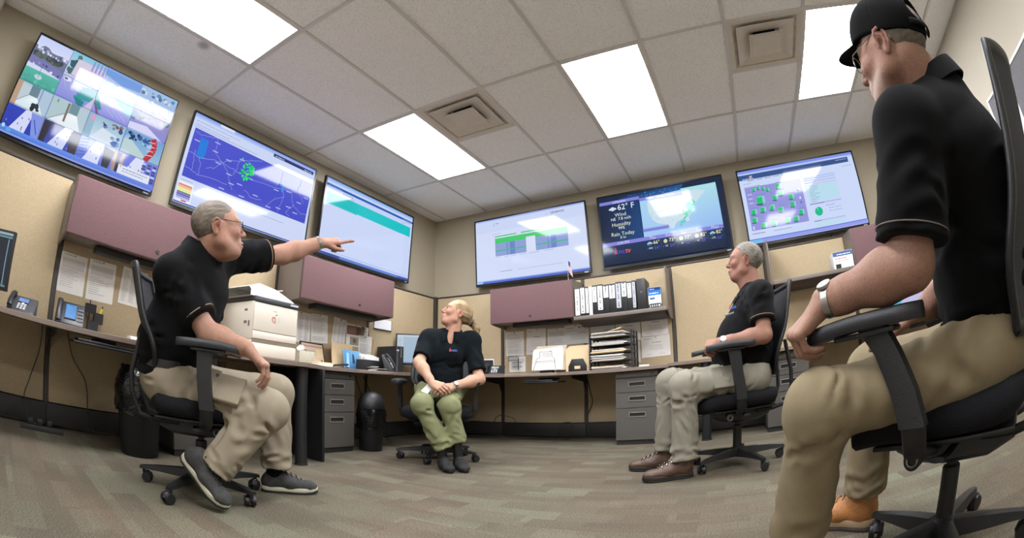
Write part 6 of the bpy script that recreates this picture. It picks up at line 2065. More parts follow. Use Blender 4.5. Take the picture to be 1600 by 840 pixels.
def hair_mesh(root, R, t, sc, outline, rad, ctr, colf, h=.004, amp=.0022, extra=None, freq=90, grain=(1, 1, 1), name='hair'):
    S = Sdf()
    S.ell(t + R @ (sc * np.array(ctr)), np.array(rad) * sc, R, .01)
    S.ell(t + R @ (sc * np.array([0, .026, .014])), np.array([.0665, .071, .079]) * sc, R, .02)
    if extra: extra(S)
    S.region(R, t, sc, outline, .006)
    if extra and hasattr(extra, 'after'): extra.after(S)
    gr = np.array(grain)
    def disp(P):
        L = (P - t) @ R / sc
        return amp * noise3(L * gr, freq, 2, 8) + amp * .6 * noise3(L * gr, freq * 2.3, 3, 8)
    me, vt = S.mesh(name, h, disp)
    L = (vt - t) @ R / sc
    return put(me, vt, name, M_HAIRC, root, colf(L))


def grizzled(dark, light, seed=1, side=0.0):
    d, l = lin_np(dark), lin_np(light)
    def f(L):
        w_ = np.clip(.5 + .55 * noise3(L * np.array([1, .35, 1]), 260, seed, 10) + .25 * noise3(L, 40, seed + 1) + side * np.clip(-L[:, 2] * 8, -1, 1), 0, 1)
        return d * (1 - w_[:, None]) + l * w_[:, None]
    return f


# ---- hands, arms -------------------------------------------------------
def hand_prims(S, W, D, N, right, curls, thumb=(.6, .3), sc=1.0, spread=.06):
    """W wrist, D towards the knuckles, N out of the back of the hand; curls: 4 x (knuckle, middle, tip) angles"""
    W = np.asarray(W, float); D = nrm(D); N = nrm(np.asarray(N, float) - D * np.dot(N, D))
    T = np.cross(N, D) if right else np.cross(D, N)
    p = lambda t_, d, n: W + sc * (T * t_ + D * d + N * n)
    S.ecap(p(0, -.01, 0), p(0, .02, 0), T, .028 * sc, .032 * sc, .02 * sc, .018 * sc, .015)
    base = [(.030, .090, .002), (.010, .094, .004), (-.011, .090, .003), (-.030, .082, .0)]
    for bt, bd, bn in base:
        S.cap(p(bt * .55, .015, 0), p(bt, bd, bn), .014 * sc, .0115 * sc, .014)
    S.cap(p(.012, .025, -.008), p(.02, .06, -.010), .016 * sc, .013 * sc, .012)
    S.cap(p(-.018, .025, -.008), p(-.024, .06, -.008), .014 * sc, .011 * sc, .012)
    ln = [(.043, .026, .020), (.048, .030, .021), (.044, .028, .021), (.035, .021, .018)]
    rd = [.0098, .0100, .0095, .0085]
    for i in range(4):
        q = p(*base[i]); a = 0; sp_ = (1.5 - i) * spread
        Di = nrm(D + T * sp_)
        S.cap(q, q + Di * .0005, rd[i] * 1.12 * sc, None, .008)
        for j in range(3):
            a += curls[i][j]
            d = Di * math.cos(a) - N * math.sin(a)
            q2 = q + d * ln[i][j] * sc
            S.cap(q, q2, rd[i] * (1 - .07 * j) * sc, rd[i] * (.93 - .07 * j) * sc, .004)
            q = q2
    # thumb: out of the side of the palm near its base
    q = p(.024, .026, -.006)
    a1, a2 = thumb
    d1 = nrm(T * math.sin(a1) + D * math.cos(a1) - N * .35)
    q1 = q + d1 * .040 * sc
    S.cap(q, q1, .0155 * sc, .0125 * sc, .012)
    d2 = nrm(T * math.sin(a1 - a2) + D * math.cos(a1 - a2) - N * .30)
    q2 = q1 + d2 * .032 * sc
    S.cap(q1, q2, .0118 * sc, .0105 * sc, .005)
    d3 = nrm(T * math.sin(a1 - 1.8 * a2) + D * math.cos(a1 - 1.8 * a2) - N * .25)
    S.cap(q2, q2 + d3 * .025 * sc, .0105 * sc, .0085 * sc, .005)
    return T


def arm_prims(S, sh, el, wr, side, sc=1.0):
    sh, el, wr = map(lambda a: np.asarray(a, float), (sh, el, wr))
    S.cap(sh, el, .054 * sc, .043 * sc, .03)
    S.cap(el, el + (wr - el) * .02, .043 * sc, .042 * sc, .02)
    m_ = el + (wr - el) * .30
    S.cap(el, m_, .042 * sc, .0465 * sc, .03)
    S.cap(m_, el + (wr - el) * .8, .0465 * sc, .032 * sc, .03)
    S.ecap(el + (wr - el) * .75, wr, side, .033 * sc, .029 * sc, .029 * sc, .022 * sc, .02)


def watch(root, wr, el, N, label_metal, r=.033, face=True, flat=.8, pos=.035, wd=.0085):
    """band around the wrist and a round face on the N side"""
    wr, el = Vector(wr), Vector(el); ax = (wr - el).normalized(); c = wr - ax * pos
    N = Vector(N); N = (N - ax * N.dot(ax)).normalized(); T = ax.cross(N)
    mb = MB(); rows = []
    for k in range(24):
        a = 2 * PI * k / 24
        d = T * (r * math.cos(a)) + N * (r * flat * math.sin(a))
        o_ = d.normalized()
        rows.append([c + d - ax * wd, c + d * 1.0 + o_ * .003 - ax * wd, c + d + o_ * .003 + ax * wd, c + d + ax * wd])
    rows.append(rows[0])
    mb.grid(rows, closed=True)
    b = put_mb(mb, 'watch', label_metal, root, angle=50)
    if face:
        f0 = c + N * (r * flat + .002)
        m1 = MB().cyl(f0, f0 + N * .006, .0185, .0175, n=24)
        ro = b; pv = Vector(root.location)
        m1.v = [tuple(Vector(p) - pv) for p in m1.v]
        cs = m1.build('watch_case', label_metal, None); cs.parent = b
        m2 = MB().cyl(f0 + N * .0062, f0 + N * .0068, .0155, n=24, col=(225, 225, 220))
        m2.box(-.0006, .0006, -.009, .001, .0, .0003, Matrix.Translation(f0 + N * .007) @ N.to_track_quat('Z', 'Y').to_matrix().to_4x4(), col=(40, 40, 45))
        m2.box(-.001, .006, -.0006, .0006, .0, .0003, Matrix.Translation(f0 + N * .007) @ N.to_track_quat('Z', 'Y').to_matrix().to_4x4(), col=(40, 40, 45))
        m2.v = [tuple(Vector(p) - pv) for p in m2.v]
        d_ = m2.build('watch_dial', M_PRINT, None); d_.parent = b
    return b


M_PRINT = attr_mat('flat_print', rough=.6, spec=.3)
M_SHIRT = mat('black_polo_knit', (11, 11, 12), .95, bump=(700, .16), var=(30, .08), spec=.12, sheen=.02)
M_SHIRT_BLUE = mat('navy_polo_knit', (13, 19, 23), .95, bump=(700, .16), var=(30, .08), spec=.12, sheen=.02)
M_SHIRT_GREY = mat('faded_black_polo', (19, 19, 20), .95, bump=(700, .16), var=(30, .08), spec=.12, sheen=.03)
M_PIPING = mat('tan_sleeve_piping', (150, 118, 92), .8)
M_PIPING_D = mat('grey_sleeve_piping', (98, 88, 80), .8)
M_KHAKI = mat('khaki_twill', (142, 131, 113), .92, bump=(700, .2), var=(22, .05), spec=.15)
M_STONE = mat('stone_cargo_twill', (135, 130, 116), .92, bump=(700, .2), var=(22, .05), spec=.15)
M_OLIVE = mat('sage_green_twill', (125, 127, 93), .9, bump=(500, .3), var=(22, .05), spec=.15)
M_TANP = mat('tan_chino_twill', (130, 117, 93), .92, bump=(700, .2), var=(22, .05), spec=.15)
M_LEATHER = mat('black_leather', (20, 19, 19), .45, bump=(120, .2))
M_BUCKLE = mat('brushed_steel', (150, 148, 142), .35, metal=.8)


def sleeve(S, sh, el, frac, r0, r1, k=.035):
    sh, el = np.asarray(sh, float), np.asarray(el, float)
    ax = nrm(el - sh); L = np.linalg.norm(el - sh)
    end = sh + ax * L * frac
    S.fcap(sh, end, r0, r1, k)
    return end, ax


def cuff_trim(root, shirt, end, ax, r, mat_, back=.016, th=.0022):
    end, ax = Vector(end), Vector(ax)
    x = ax.orthogonal().normalized(); y = ax.cross(x); c = end - ax * back
    pts = [c + x * (r * math.cos(2 * PI * k / 28)) + y * (r * math.sin(2 * PI * k / 28)) for k in range(29)]
    mb = MB().tube(pts, th, 6)
    pv = Vector(root.location); mb.v = [tuple(Vector(p) - pv) for p in mb.v]
    o = mb.build('sleeve_trim', mat_, None); o.parent = shirt
    return o


def collar(root, shirt, c, up, fwd, mat_, rx=.070, ry=.075, h=.038, open_=.5, drop=.03):
    """folded polo collar round the neck base, open at the front"""
    c, up, fwd = Vector(c), Vector(up).normalized(), Vector(fwd)
    fwd = (fwd - up * fwd.dot(up)).normalized(); sd = fwd.cross(up)
    rows = []
    n = 30
    for i in range(n + 1):
        a = open_ + (2 * PI - 2 * open_) * i / n          # 0 is the front
        fr = max(0, math.cos(a))
        tip = max(0, 1 - min(i, n - i) / 3.0)
        def P(rr, z, extra=0): return c + fwd * ((ry * rr + extra) * math.cos(a)) + sd * (rx * rr * math.sin(a)) + up * z
        tilt = -.020 * math.cos(a) - .012 * fr
        rows.append([P(.93, -.02 + tilt), P(.90, h * .8 + tilt), P(.94, h + tilt), P(1.01, h + tilt), P(1.10, h * .55 + tilt), P(1.24 + .08 * fr, -drop * .35 + tilt - .016 * fr - .014 * tip),
                     P(1.21 + .08 * fr, -drop * .45 + tilt - .016 * fr - .014 * tip), P(1.06, h * .4 + tilt), P(.98, h * .7 + tilt), P(.985, -.02 + tilt)])
    mb = MB(); mb.grid(rows, closed=True)
    m_ = len(rows[0])
    mb.f += [tuple(range(m_ - 1, -1, -1)), tuple(range(n * m_, (n + 1) * m_))]; mb.c += [None, None]
    pv = Vector(root.location); mb.v = [tuple(Vector(p) - pv) for p in mb.v]
    o = mb.build('collar', mat_, None, angle=60); o.parent = shirt
    return o


def collar_flaps(root, shirt, sv, neck, side, fwd, mat_, pts):
    """the two pointed ends of the collar, lying on the chest"""
    for sg in (-1, 1):
        top = []
        for x, z in pts:
            o_ = np.asarray(neck) + side * (sg * x) + V3(0, 0, z)
            h_ = surface_hit(sv, o_, fwd, .014)
            top.append(Vector(h_ + fwd * .0035))
        c = sum(top, Vector()) / len(top)
        mb = MB(); n = len(top)
        v = top + [p - Vector(fwd) * .0045 for p in top]
        mb.add(v, [tuple(range(n)), tuple(range(2 * n - 1, n - 1, -1))] + [(k, n + k, n + (k + 1) % n, (k + 1) % n) for k in range(n)])
        pv = Vector(root.location); mb.v = [tuple(Vector(p) - pv) for p in mb.v]
        o = mb.build('collar_point', mat_, None, bevel=.0012); o.parent = shirt


def shirt_logo(root, shirt, surf, nrm_, up, words, colors, size):
    """small embroidered emblem and letters just proud of the cloth"""
    n_ = Vector(nrm_).normalized(); up = Vector(up); up = (up - n_ * up.dot(n_)).normalized(); rt = up.cross(n_)
    mb = MB(); s0 = Vector(surf)
    x = 0
    for wd, col in zip(words, colors):
        v, f = text_polys(wd, size, 'LEFT', .02)
        mb.add([s0 + rt * (x + a) + up * b + n_ * .0006 for a, b in v], f, col)
        x += max(a for a, b in v) + size * .06
    e = size
    mb.add([s0 + rt * a + up * b + n_ * .0006 for a, b in ((-.55 * e, -.1 * e), (-.15 * e, -.1 * e), (-.1 * e, .4 * e), (-.3 * e, 1.0 * e), (-.55 * e, .4 * e))], [(0, 1, 2, 3, 4)], (200, 70, 80))
    pv = Vector(root.location); mb.v = [tuple(Vector(p) - pv) for p in mb.v]
    o = mb.build('chest_emblem', M_PRINT, None, smooth=False); o.parent = shirt
    return o


# ---- shoes -------------------------------------------------------------
def shoe(root, heel, toe_dir, mats, L=.30, w_=.052, boot=0.0, up=(0, 0, 1), laces=True, sole_h=.026, low=False, name='shoe', ankle=None):
    """mats: upper, sole, midsole, lace. heel is the ground point under the back of the heel"""
    heel = np.asarray(heel, float); f = nrm(toe_dir); u = nrm(np.asarray(up, float) - f * np.dot(up, f)); r = np.cross(f, u)
    R = np.stack([r, f, u], 1); k = L / .30
    p = lambda x, y, z: heel + R @ (k * np.array([x, y, z]))
    S = Sdf()
    z0 = sole_h / k
    S.ell(p(0, .048, z0 + .030), np.array([.037, .047, .045]) * k, R, .02)
    S.ecap(p(0, .06, z0 + .038), p(0, .16, z0 + .026), r, .037 * k, .044 * k, .046 * k, .036 * k, .03)
    S.ecap(p(.002, .15, z0 + .022), p(.004, .245, z0 + .014), r, .046 * k, .042 * k, .036 * k, .026 * k, .03)
    S.ell(p(.003, .25, z0 + .012), np.array([.043, .045, .027]) * k, R, .02)
    if not low: S.cap(p(0, .070, z0 + .07), p(0, .125, z0 + .058), .030 * k, .026 * k, .025)
    if boot: S.cap(p(0, .058, z0 + .06), p(0, .052, z0 + .06 + boot), .043 * k, .046 * k, .03)
    S.plane(p(0, 0, z0 * .92), -u, .4, p(0, .15, z0), .004)
    if not low or boot:
        S.plane(p(0, .05, z0 + (.095 if not boot else .06 + boot)), u, .12, p(0, .05, z0 + .12 + boot), .006)
    if low:
        S.ell(p(0, .075, z0 + .075), np.array([.026, .055, .03]) * k, R, .012, -1)
    me, vt = S.mesh('upper', .0042)
    t = put(me, vt, name, mats[0], root)
    # sole outline
    ol = [(-.020, .004), (-.034, .025), (-.036, .07), (-.034, .12), (-.044, .175), (-.048, .215), (-.042, .258), (-.025, .288), (.0, .299), (.024, .293), (.043, .265), (.050, .22), (.047, .175), (.038, .12), (.037, .07), (.034, .025), (.020, .004), (0, -.001)]
    def slab(z0_, z1_, sc_, nm, m_):
        mb = MB(); n = len(ol)
        rows = []
        for z in (z0_, z1_):
            for x, y in ol:
                lift = .012 * max(0, (y - .22) / .08) ** 2 + .004 * max(0, .03 - y) / .03
                rows.append(p(x * w_ / .049 * sc_, .15 + (y - .15) * (1 + (sc_ - 1) * .4), z / k + lift * (1 if z < .02 else .5)))
        mb.add(rows, [tuple(range(n)), tuple(range(2 * n - 1, n - 1, -1))] + [(q, n + q, n + (q + 1) % n, (q + 1) % n) for q in range(n)])
        pv = Vector(root.location); mb.v = [tuple(Vector(q) - pv) for q in mb.v]
        o = mb.build(nm, m_, None, bevel=.003); o.parent = t
    slab(0, sole_h * .45, 1.0, 'outsole', mats[1])
    slab(sole_h * .46, sole_h * 1.25, .985, 'midsole', mats[2])
    if laces:
        mb = MB()
        for q in range(5):
            y = .105 + .026 * q; zz = z0 + .100 - .0100 * q - (.006 if q > 3 else 0)
            wd = .020 - .001 * q
            mb.tube([p(-wd - .006, y + .006, zz - .016), p(-wd * .5, y + .003, zz - .001), p(0, y, zz + .003), p(wd * .5, y + .003, zz - .001), p(wd + .006, y + .006, zz - .016)], .0028 * k, 6)
        y = .098; zz = z0 + .106
        for s in (-1, 1):
            mb.tube([p(0, y, zz), p(s * .018, y + .008, zz + .006), p(s * .036, y + .004, zz - .004), p(s * .022, y - .004, zz - .006), p(0, y, zz)], .0024 * k, 6)
            mb.tube([p(0, y, zz), p(s * .012, y + .02, zz - .004), p(s * .026, y + .035, zz - .018)], .0024 * k, 6)
        pv = Vector(root.location); mb.v = [tuple(Vector(q) - pv) for q in mb.v]
        o = mb.build('laces', mats[3], None); o.parent = t
    return t


def trousers(root, mat_, pel, side, fwd, legs, hw=.165, hd=.125, r_hip=.088, r_knee=.072, r_hem=.072, top=None, fold=1.0, h=.0065, kneecap=.006, name='trousers'):
    """legs: list of (hip, knee, hem) ; pel pelvis centre; top waist centre"""
    S = Sdf()
    pel = np.asarray(pel, float); top = pel + V3(0, 0, .1) if top is None else np.asarray(top, float)
    S.ecap(pel, top, side, hw, hw * .97, hd, hd * .98, .03)
    fl = []
    for hip, knee, hem in legs:
        hip, knee, hem = (np.asarray(a, float) for a in (hip, knee, hem))
        S.cap(pel * .5 + hip * .5, hip, r_hip * 1.15, r_hip * 1.1, .06)
        S.cap(hip, knee, r_hip, r_knee, .05)
        d1 = nrm(knee - hip); d2 = nrm(hem - knee)
        S.ell(knee + (d1 - d2) * kneecap * .7, np.array([1, 1, 1]) * r_knee * .98, None, .04)
        S.fcap(knee, hem, r_knee * .97, r_hem, .04)
        sd_ = int(abs(hip[0] * 997 + hip[1] * 331)) + 7
        back = math.pi / 2
        fl += creases(hip, knee, r_hip, r_knee, side, 8, .03, .38, .0100 * fold, .015, sd_, (.8, 1.8), .5)
        fl += creases(hip, knee, r_hip, r_knee, side, 6, .35, .8, .0070 * fold, .016, sd_ + 1, (.5, 1.2), .9)
        fl += creases(hip, knee, r_hip, r_knee, side, 9, .80, 1.05, .0085 * fold, .011, sd_ + 2, (.6, 1.5), .25)
        fl += creases(knee, hem, r_knee, r_hem, side, 8, .04, .30, .0085 * fold, .012, sd_ + 3, (.6, 1.4), .45)
        fl += creases(knee, hem, r_knee, r_hem, side, 7, .3, .75, .0080 * fold, .016, sd_ + 4, (.4, 1.0), 1.0)
        fl += creases(knee, hem, r_hem, r_hem, side, 8, .74, .98, .0085 * fold, .013, sd_ + 5, (.7, 1.6), .25)
    fl += creases(pel - V3(0, 0, .06), top, hw, hw, side, 7, .1, .8, .006 * fold, .014, 5, (.3, .8), .8, None, hd / hw)
    S.plane(top, nrm(top - pel), .3, top + nrm(top - pel) * .25, .006)
    me, vt = S.mesh(name, h, folds(fl))
    return put(me, vt, name, mat_, root)


def ring_band(root, parent, c, side, fwd, w_, d_, hh, th, name, material):
    """belt: an elliptical band"""
    c = Vector(c); side = Vector(side).normalized(); fwd = Vector(fwd); up = side.cross(fwd).normalized()
    if up.z < 0: up = -up
    rows = []
    for k in range(41):
        a = 2 * PI * k / 40
        d = side * math.cos(a) * w_ + fwd * math.sin(a) * d_; o_ = d.normalized()
        rows.append([c + d - up * hh, c + d + o_ * th - up * hh, c + d + o_ * th + up * hh, c + d + up * hh])
    mb = MB(); mb.grid(rows, closed=True)
    pv = Vector(root.location); mb.v = [tuple(Vector(p) - pv) for p in mb.v]
    o = mb.build(name, material, None); o.parent = parent
    return o


def glasses(root, R, t, sc, material, lens_mat, rx=.024, rz=.0185, round_=2.4):
    mb = MB()
    p = lambda x, y, z: Vector(t + R @ (sc * np.array([x, y, z])))
    lens = MB()
    for s in (-1, 1):
        pts = []
        for k in range(25):
            a = 2 * PI * k / 24; ca, sa = math.cos(a), math.sin(a)
            pts.append(p(s * .0335 + rx * math.copysign(abs(ca) ** (2 / round_), ca), .110 - .009 * ((s * .0335 + rx * ca) / .06) ** 2, .004 + rz * math.copysign(abs(sa) ** (2 / round_), sa)))
        mb.tube(pts, .0013 * sc, 6)
        lens.add(pts[:-1], [tuple(range(24))])
        mb.tube([p(s * .0585, .1005, .010), p(s * .069, .092, .013), p(s * .0755, .05, .020), p(s * .0765, .012, .029), p(s * .0765, -.012, .034), p(s * .074, -.034, .016), p(s * .073, -.040, -.002)], .0016 * sc, 6)
    mb.tube([p(-.0095, .110, .008), p(0, .115, .011), p(.0095, .110, .008)], .0014 * sc, 6)
    g = put_mb(mb, 'glasses', material, root)
    pv = Vector(root.location); lens.v = [tuple(Vector(q) - pv) for q in lens.v]
    o = lens.build('lens', lens_mat, None); o.parent = g
    return g


def glass_mat():
    m = mat('spectacle_glass', (255, 255, 255), .02)
    b = m.node_tree.nodes['Principled BSDF']
    b.inputs['Transmission Weight'].default_value = 1.0; b.inputs['IOR'].default_value = 1.02
    return m


M_LENS = glass_mat()


def person(label, origin):
    t = thing('person', label, 'person', origin, 0, 'people seated in the control room')
    t['_o'] = list(origin)
    return t


def polo(root, mat_, pel, waist, chest, neck, side, fwd, shL, elL, shR, elR, fr=.56, w=(.165, .17, .185), d=(.12, .125, .12), belly=None, rs=(.072, .072), fold=1.0, h=.006, extra_folds=(), neck_r=.062, bust=None, vneck=None, name='polo_shirt'):
    S = Sdf()
    pel, waist, chest, neck = (np.asarray(a, float) for a in (pel, waist, chest, neck))
    S.ecap(pel, waist, side, w[0], w[1], d[0], d[1], .03)
    S.ecap(waist, chest, side, w[1], w[2], d[1], d[2], .05)
    top = chest + (neck - chest) * .62
    S.ecap(chest, top, side, w[2] * .97, w[2] * .80, d[2] * .97, d[2] * .70, .05)
    if belly is not None:
        S.ell(belly[0], belly[1], np.stack([side, fwd, np.cross(side, fwd)], 1), .06)
    if bust is not None:
        for c_ in bust: S.ell(c_, np.array([.062, .055, .06]), np.stack([side, fwd, np.cross(side, fwd)], 1), .045)
    ends = []
    for sh, el in ((shL, elL), (shR, elR)):
        sh, el = np.asarray(sh, float), np.asarray(el, float)
        S.cap(neck - V3(0, 0, .035), sh, .058, .062, .05)
        S.cap(chest * .4 + sh * .6 - V3(0, 0, .02), sh, .085, .070, .05)
        e, ax = sleeve(S, sh, el, fr, rs[0], rs[1]); ends.append((e, ax))
    S.cap(chest, neck, .08, neck_r, .05)
    S.plane(neck + V3(0, 0, .012), nrm(neck - chest), .09, neck + nrm(neck - chest) * .075, .008)
    if vneck is not None: S.ell(vneck[0], vneck[1], np.stack([side, fwd, np.cross(side, fwd)], 1), .008, -1)
    S.plane(pel, nrm(pel - waist), .26, pel + nrm(pel - waist) * .24, .006)
    up = nrm(chest - waist)
    sd_ = int(abs(pel[0] * 991 + pel[1] * 77)) + 3
    fl = creases(pel, waist, w[0], w[1], side, 14, .05, .95, .0095 * fold, .013, sd_, (.4, 1.2), .5, None, d[0] / w[0])
    fl += creases(waist, chest, w[1], w[2], side, 12, .0, .75, .0080 * fold, .016, sd_ + 1, (.4, 1.1), .7, None, d[1] / w[1])
    for q, (sh, el) in enumerate(((shL, elL), (shR, elR))):
        fl += creases(sh, el, rs[0], rs[1], fwd, 8, .1, fr, .0075 * fold, .014, sd_ + 5 + q, (.5, 1.3), .8)
        fl += creases(chest, sh, d[2], rs[0], V3(0, 0, 1), 6, .45, .95, .0080 * fold, .015, sd_ + 9 + q, (.5, 1.2), .8)
    fl += list(extra_folds)
    me, vt = S.mesh(name, h, folds(fl))
    o = put(me, vt, name, mat_, root)
    return o, ends, vt


def inner_torso(S, pel, chest, neck, side, shL, shR):
    S.ecap(pel, chest, side, .11, .13, .075, .08, .03)
    for sh in (shL, shR): S.cap(np.asarray(chest) * .45 + np.asarray(neck) * .55, sh, .05, .05, .04)


def surface_hit(vt, origin, direction, rad=.012):
    """outermost cloth point near the ray"""
    origin = np.asarray(origin, float); d = nrm(direction); q = vt - origin
    along = q @ d; off = np.linalg.norm(q - along[:, None] * d, axis=1)
    m_ = off < rad
    return origin + d * (along[m_].max() + .002) if m_.any() else origin
def fine_at(*cs):
    return [(np.asarray(c) - r, np.asarray(c) + r, h) for c, r, h in cs]


def A_(px, py, d): return np.array(at(px, py, d))


def rel(c, fwd, side, f, s, z): return np.asarray(c, float) + fwd * f + side * s + V3(0, 0, z)


# ======================================================= the man who points
def pointing_man():
    root = person('grey-haired man in glasses and black polo, pointing at a wall screen with his left arm', (-2.02, .93, 0))
    fl = V3(.50, .866, 0); ls = V3(-.866, .50, 0)                  # lap: forward, left
    ft = nrm(V3(.86, .50, 0)); st = V3(-ft[1], ft[0], 0)            # chest turned towards the lens
    pel = V3(-2.06, .83, .555); waist = V3(-2.05, .85, .70); chest = V3(-2.005, .905, .95); neck = V3(-1.965, .90, 1.12)
    shR, elR, wrR = A_(268, 428, 2.09), A_(328, 524, 2.02), A_(388, 545, 1.93)
    shL, elL, wrL = A_(352, 402, 2.36), A_(440, 398, 2.50), A_(503, 379, 2.60)
    face = nrm(V3(.34, .94, 0)); hc = A_(340, 360, 2.10); sc = 1.10
    R = head_frame(face, pitch=math.radians(15), roll=math.radians(-2))
    # body
    S = Sdf()
    inner_torso(S, pel, chest, neck, st, shL, shR)
    S.cap(neck - V3(0, 0, .05), hc + R @ V3(0, -.025, -.04), .068, .064, .03)
    S.cap(neck + ft * .03, hc + R @ V3(0, .02, -.075), .052, .05, .04)
    head_prims(S, R, hc, sc, jowl=.011)
    for sh, el, wr in ((shL, elL, wrL), (shR, elR, wrR)): arm_prims(S, sh, el, wr, V3(0, 0, 1), 1.13)
    tip = A_(568, 362, 2.74)
    D = nrm(A_(548, 374, 2.68) - wrL)
    tc = nrm(-V3(wrL[0], wrL[1], 0))
    hand_prims(S, wrL, D, V3(0, 0, .75) + tc * .65, False, [(-.12, .08, .08), (1.15, 1.5, .7), (1.25, 1.5, .7), (1.3, 1.5, .7)], (.55, .35), 1.06, .04)
    hand_prims(S, wrR, nrm(A_(409, 566, 1.93) - wrR), nrm(V3(.5, .5, .6)), True, [(.75, .5, .3), (.7, .55, .3), (.75, .6, .35), (.8, .6, .35)], (.5, .3), 1.04)
    me, vt = S.mesh('body', .0052, None, fine_at((hc, .16, .0026), (A_(540, 372, 2.67), .10, .003), (A_(405, 566, 1.93), .10, .003)))
    put(me, vt, 'body', M_SKIN, root, skin_colors(vt, R, hc, sc, (158, 120, 101), (141, 93, 78), (138, 80, 70), (120, 104, 92), (150, 120, 104), .5))
    eyes(root, R, hc, sc)
    out = [(.066, .068), (.078, .090), (.06, .14), (-.06, .15), (-.14, .08), (-.13, -.02), (-.098, -.062), (-.050, -.066), (-.030, -.02), (-.018, .032), (.004, .030), (.012, .012), (.020, .022), (.026, .05), (.05, .058)]
    hair_mesh(root, R, hc, sc, out, (.0785, .1015, .0915), (0, -.015, .037), grizzled((66, 56, 48), (136, 124, 110), 2), amp=.0012, freq=240)
    glasses(root, R, hc, sc, mat('bronze_wire', (92, 66, 50), .35, metal=.6), M_LENS)
    # polo
    p_, ends, sv = polo(root, M_SHIRT, pel, waist, chest, neck, st, ft, shL, elL, shR, elR, fr=.74, w=(.170, .180, .188), d=(.145, .165, .150), belly=(waist + ft * .07 + V3(0, 0, .08), (.155, .135, .17)), rs=(.084, .086), neck_r=.08)
    # the near sleeve reaches almost to the elbow
    for (e, ax), k in zip(ends, (0, 1)): cuff_trim(root, p_, e, ax, .0865, M_PIPING)
    collar(root, p_, neck - V3(0, 0, .012), nrm(hc - neck + V3(0, 0, .3)), ft, M_SHIRT, .088, .090, .036, .45)
    watch(root, wrL, elL, V3(0, 0, 1), M_BUCKLE, .0375, True, .86, .030, .009)
    # legs
    hipR, knR, heR = A_(268, 597, 2.17), A_(420, 640, 2.00), A_(336, 731, 1.99)
    hipL, knL, heL = A_(300, 596, 2.36), A_(432, 612, 2.34), A_(432, 728, 2.36)
    tr = trousers(root, M_KHAKI, pel - V3(0, 0, .02), ls, fl, [(hipR, knR, heR), (hipL, knL, heL)], .172, .145, .096, .076, .078, pel + V3(0, 0, .035), 1.15)
    ring_band(root, tr, pel + V3(0, 0, .03), ls, fl, .170, .142, .018, .004, 'belt', M_LEATHER)
    # cargo pocket on the near thigh
    d1 = nrm(knR - hipR); outw = nrm(-ls * .75 + V3(0, 0, .55)); out2 = np.cross(d1, outw); c0 = hipR + d1 * .27 + nrm(outw) * .079
    m = Matrix(((d1[0], out2[0], outw[0], c0[0]), (d1[1], out2[1], outw[1], c0[1]), (d1[2], out2[2], outw[2], c0[2]), (0, 0, 0, 1)))
    pv = Vector(root.location)
    for nm, bxs, r_ in (('cargo_pocket', (-.085, .085, -.07, .07, -.02, .010), .008), ('pocket_flap', (-.095, -.035, -.075, .075, .008, .016), .005)):
        q = MB().box(*bxs, m); q.v = [tuple(Vector(p) - pv) for p in q.v]
        o = q.build(nm, M_KHAKI, None, bevel=r_, seg=3); o.parent = tr
    for yy in (-.045, .045):
        q = MB().cyl(m @ Vector((-.048, yy, .015)), m @ Vector((-.048, yy, .019)), .008, n=14); q.v = [tuple(Vector(p) - pv) for p in q.v]
        o = q.build('button', mat('horn_button', (70, 60, 50), .5), None); o.parent = tr
    sneak = (mat('charcoal_suede', (54, 53, 52), .85, bump=(200, .3), var=(40, .25)), M_BLACK, mat('pale_midsole', (186, 182, 158), .6), M_LEATHER)
    t1 = np.array(at_z(354, 799, .006)); h1 = A_(299, 733, 2.03)
    h1 = t1 + nrm(h1 - t1) * .30
    shoe(root, h1, nrm(t1 - h1), sneak, .30)
    h2 = np.array(at_z(408, 766, .0)); t2 = np.array(at_z(495, 770, .0))
    shoe(root, h2, nrm(t2 - h2), sneak, .295)
    for kn, he, h0, d0 in ((knR, heR, h1, nrm(t1 - h1)), (knL, heL, h2, nrm(t2 - h2))):
        u0 = nrm(V3(0, 0, 1) - d0 * d0[2]); an = h0 + d0 * .062 + u0 * .075
        q = MB().tube([Vector(he - nrm(he - kn) * .05), Vector(he * .5 + an * .5 + u0 * .012), Vector(an), Vector(an - u0 * .02)], [.042, .041, .038, .036], 14)
        put_mb(q, 'sock', M_SHIRT, root)
    return root


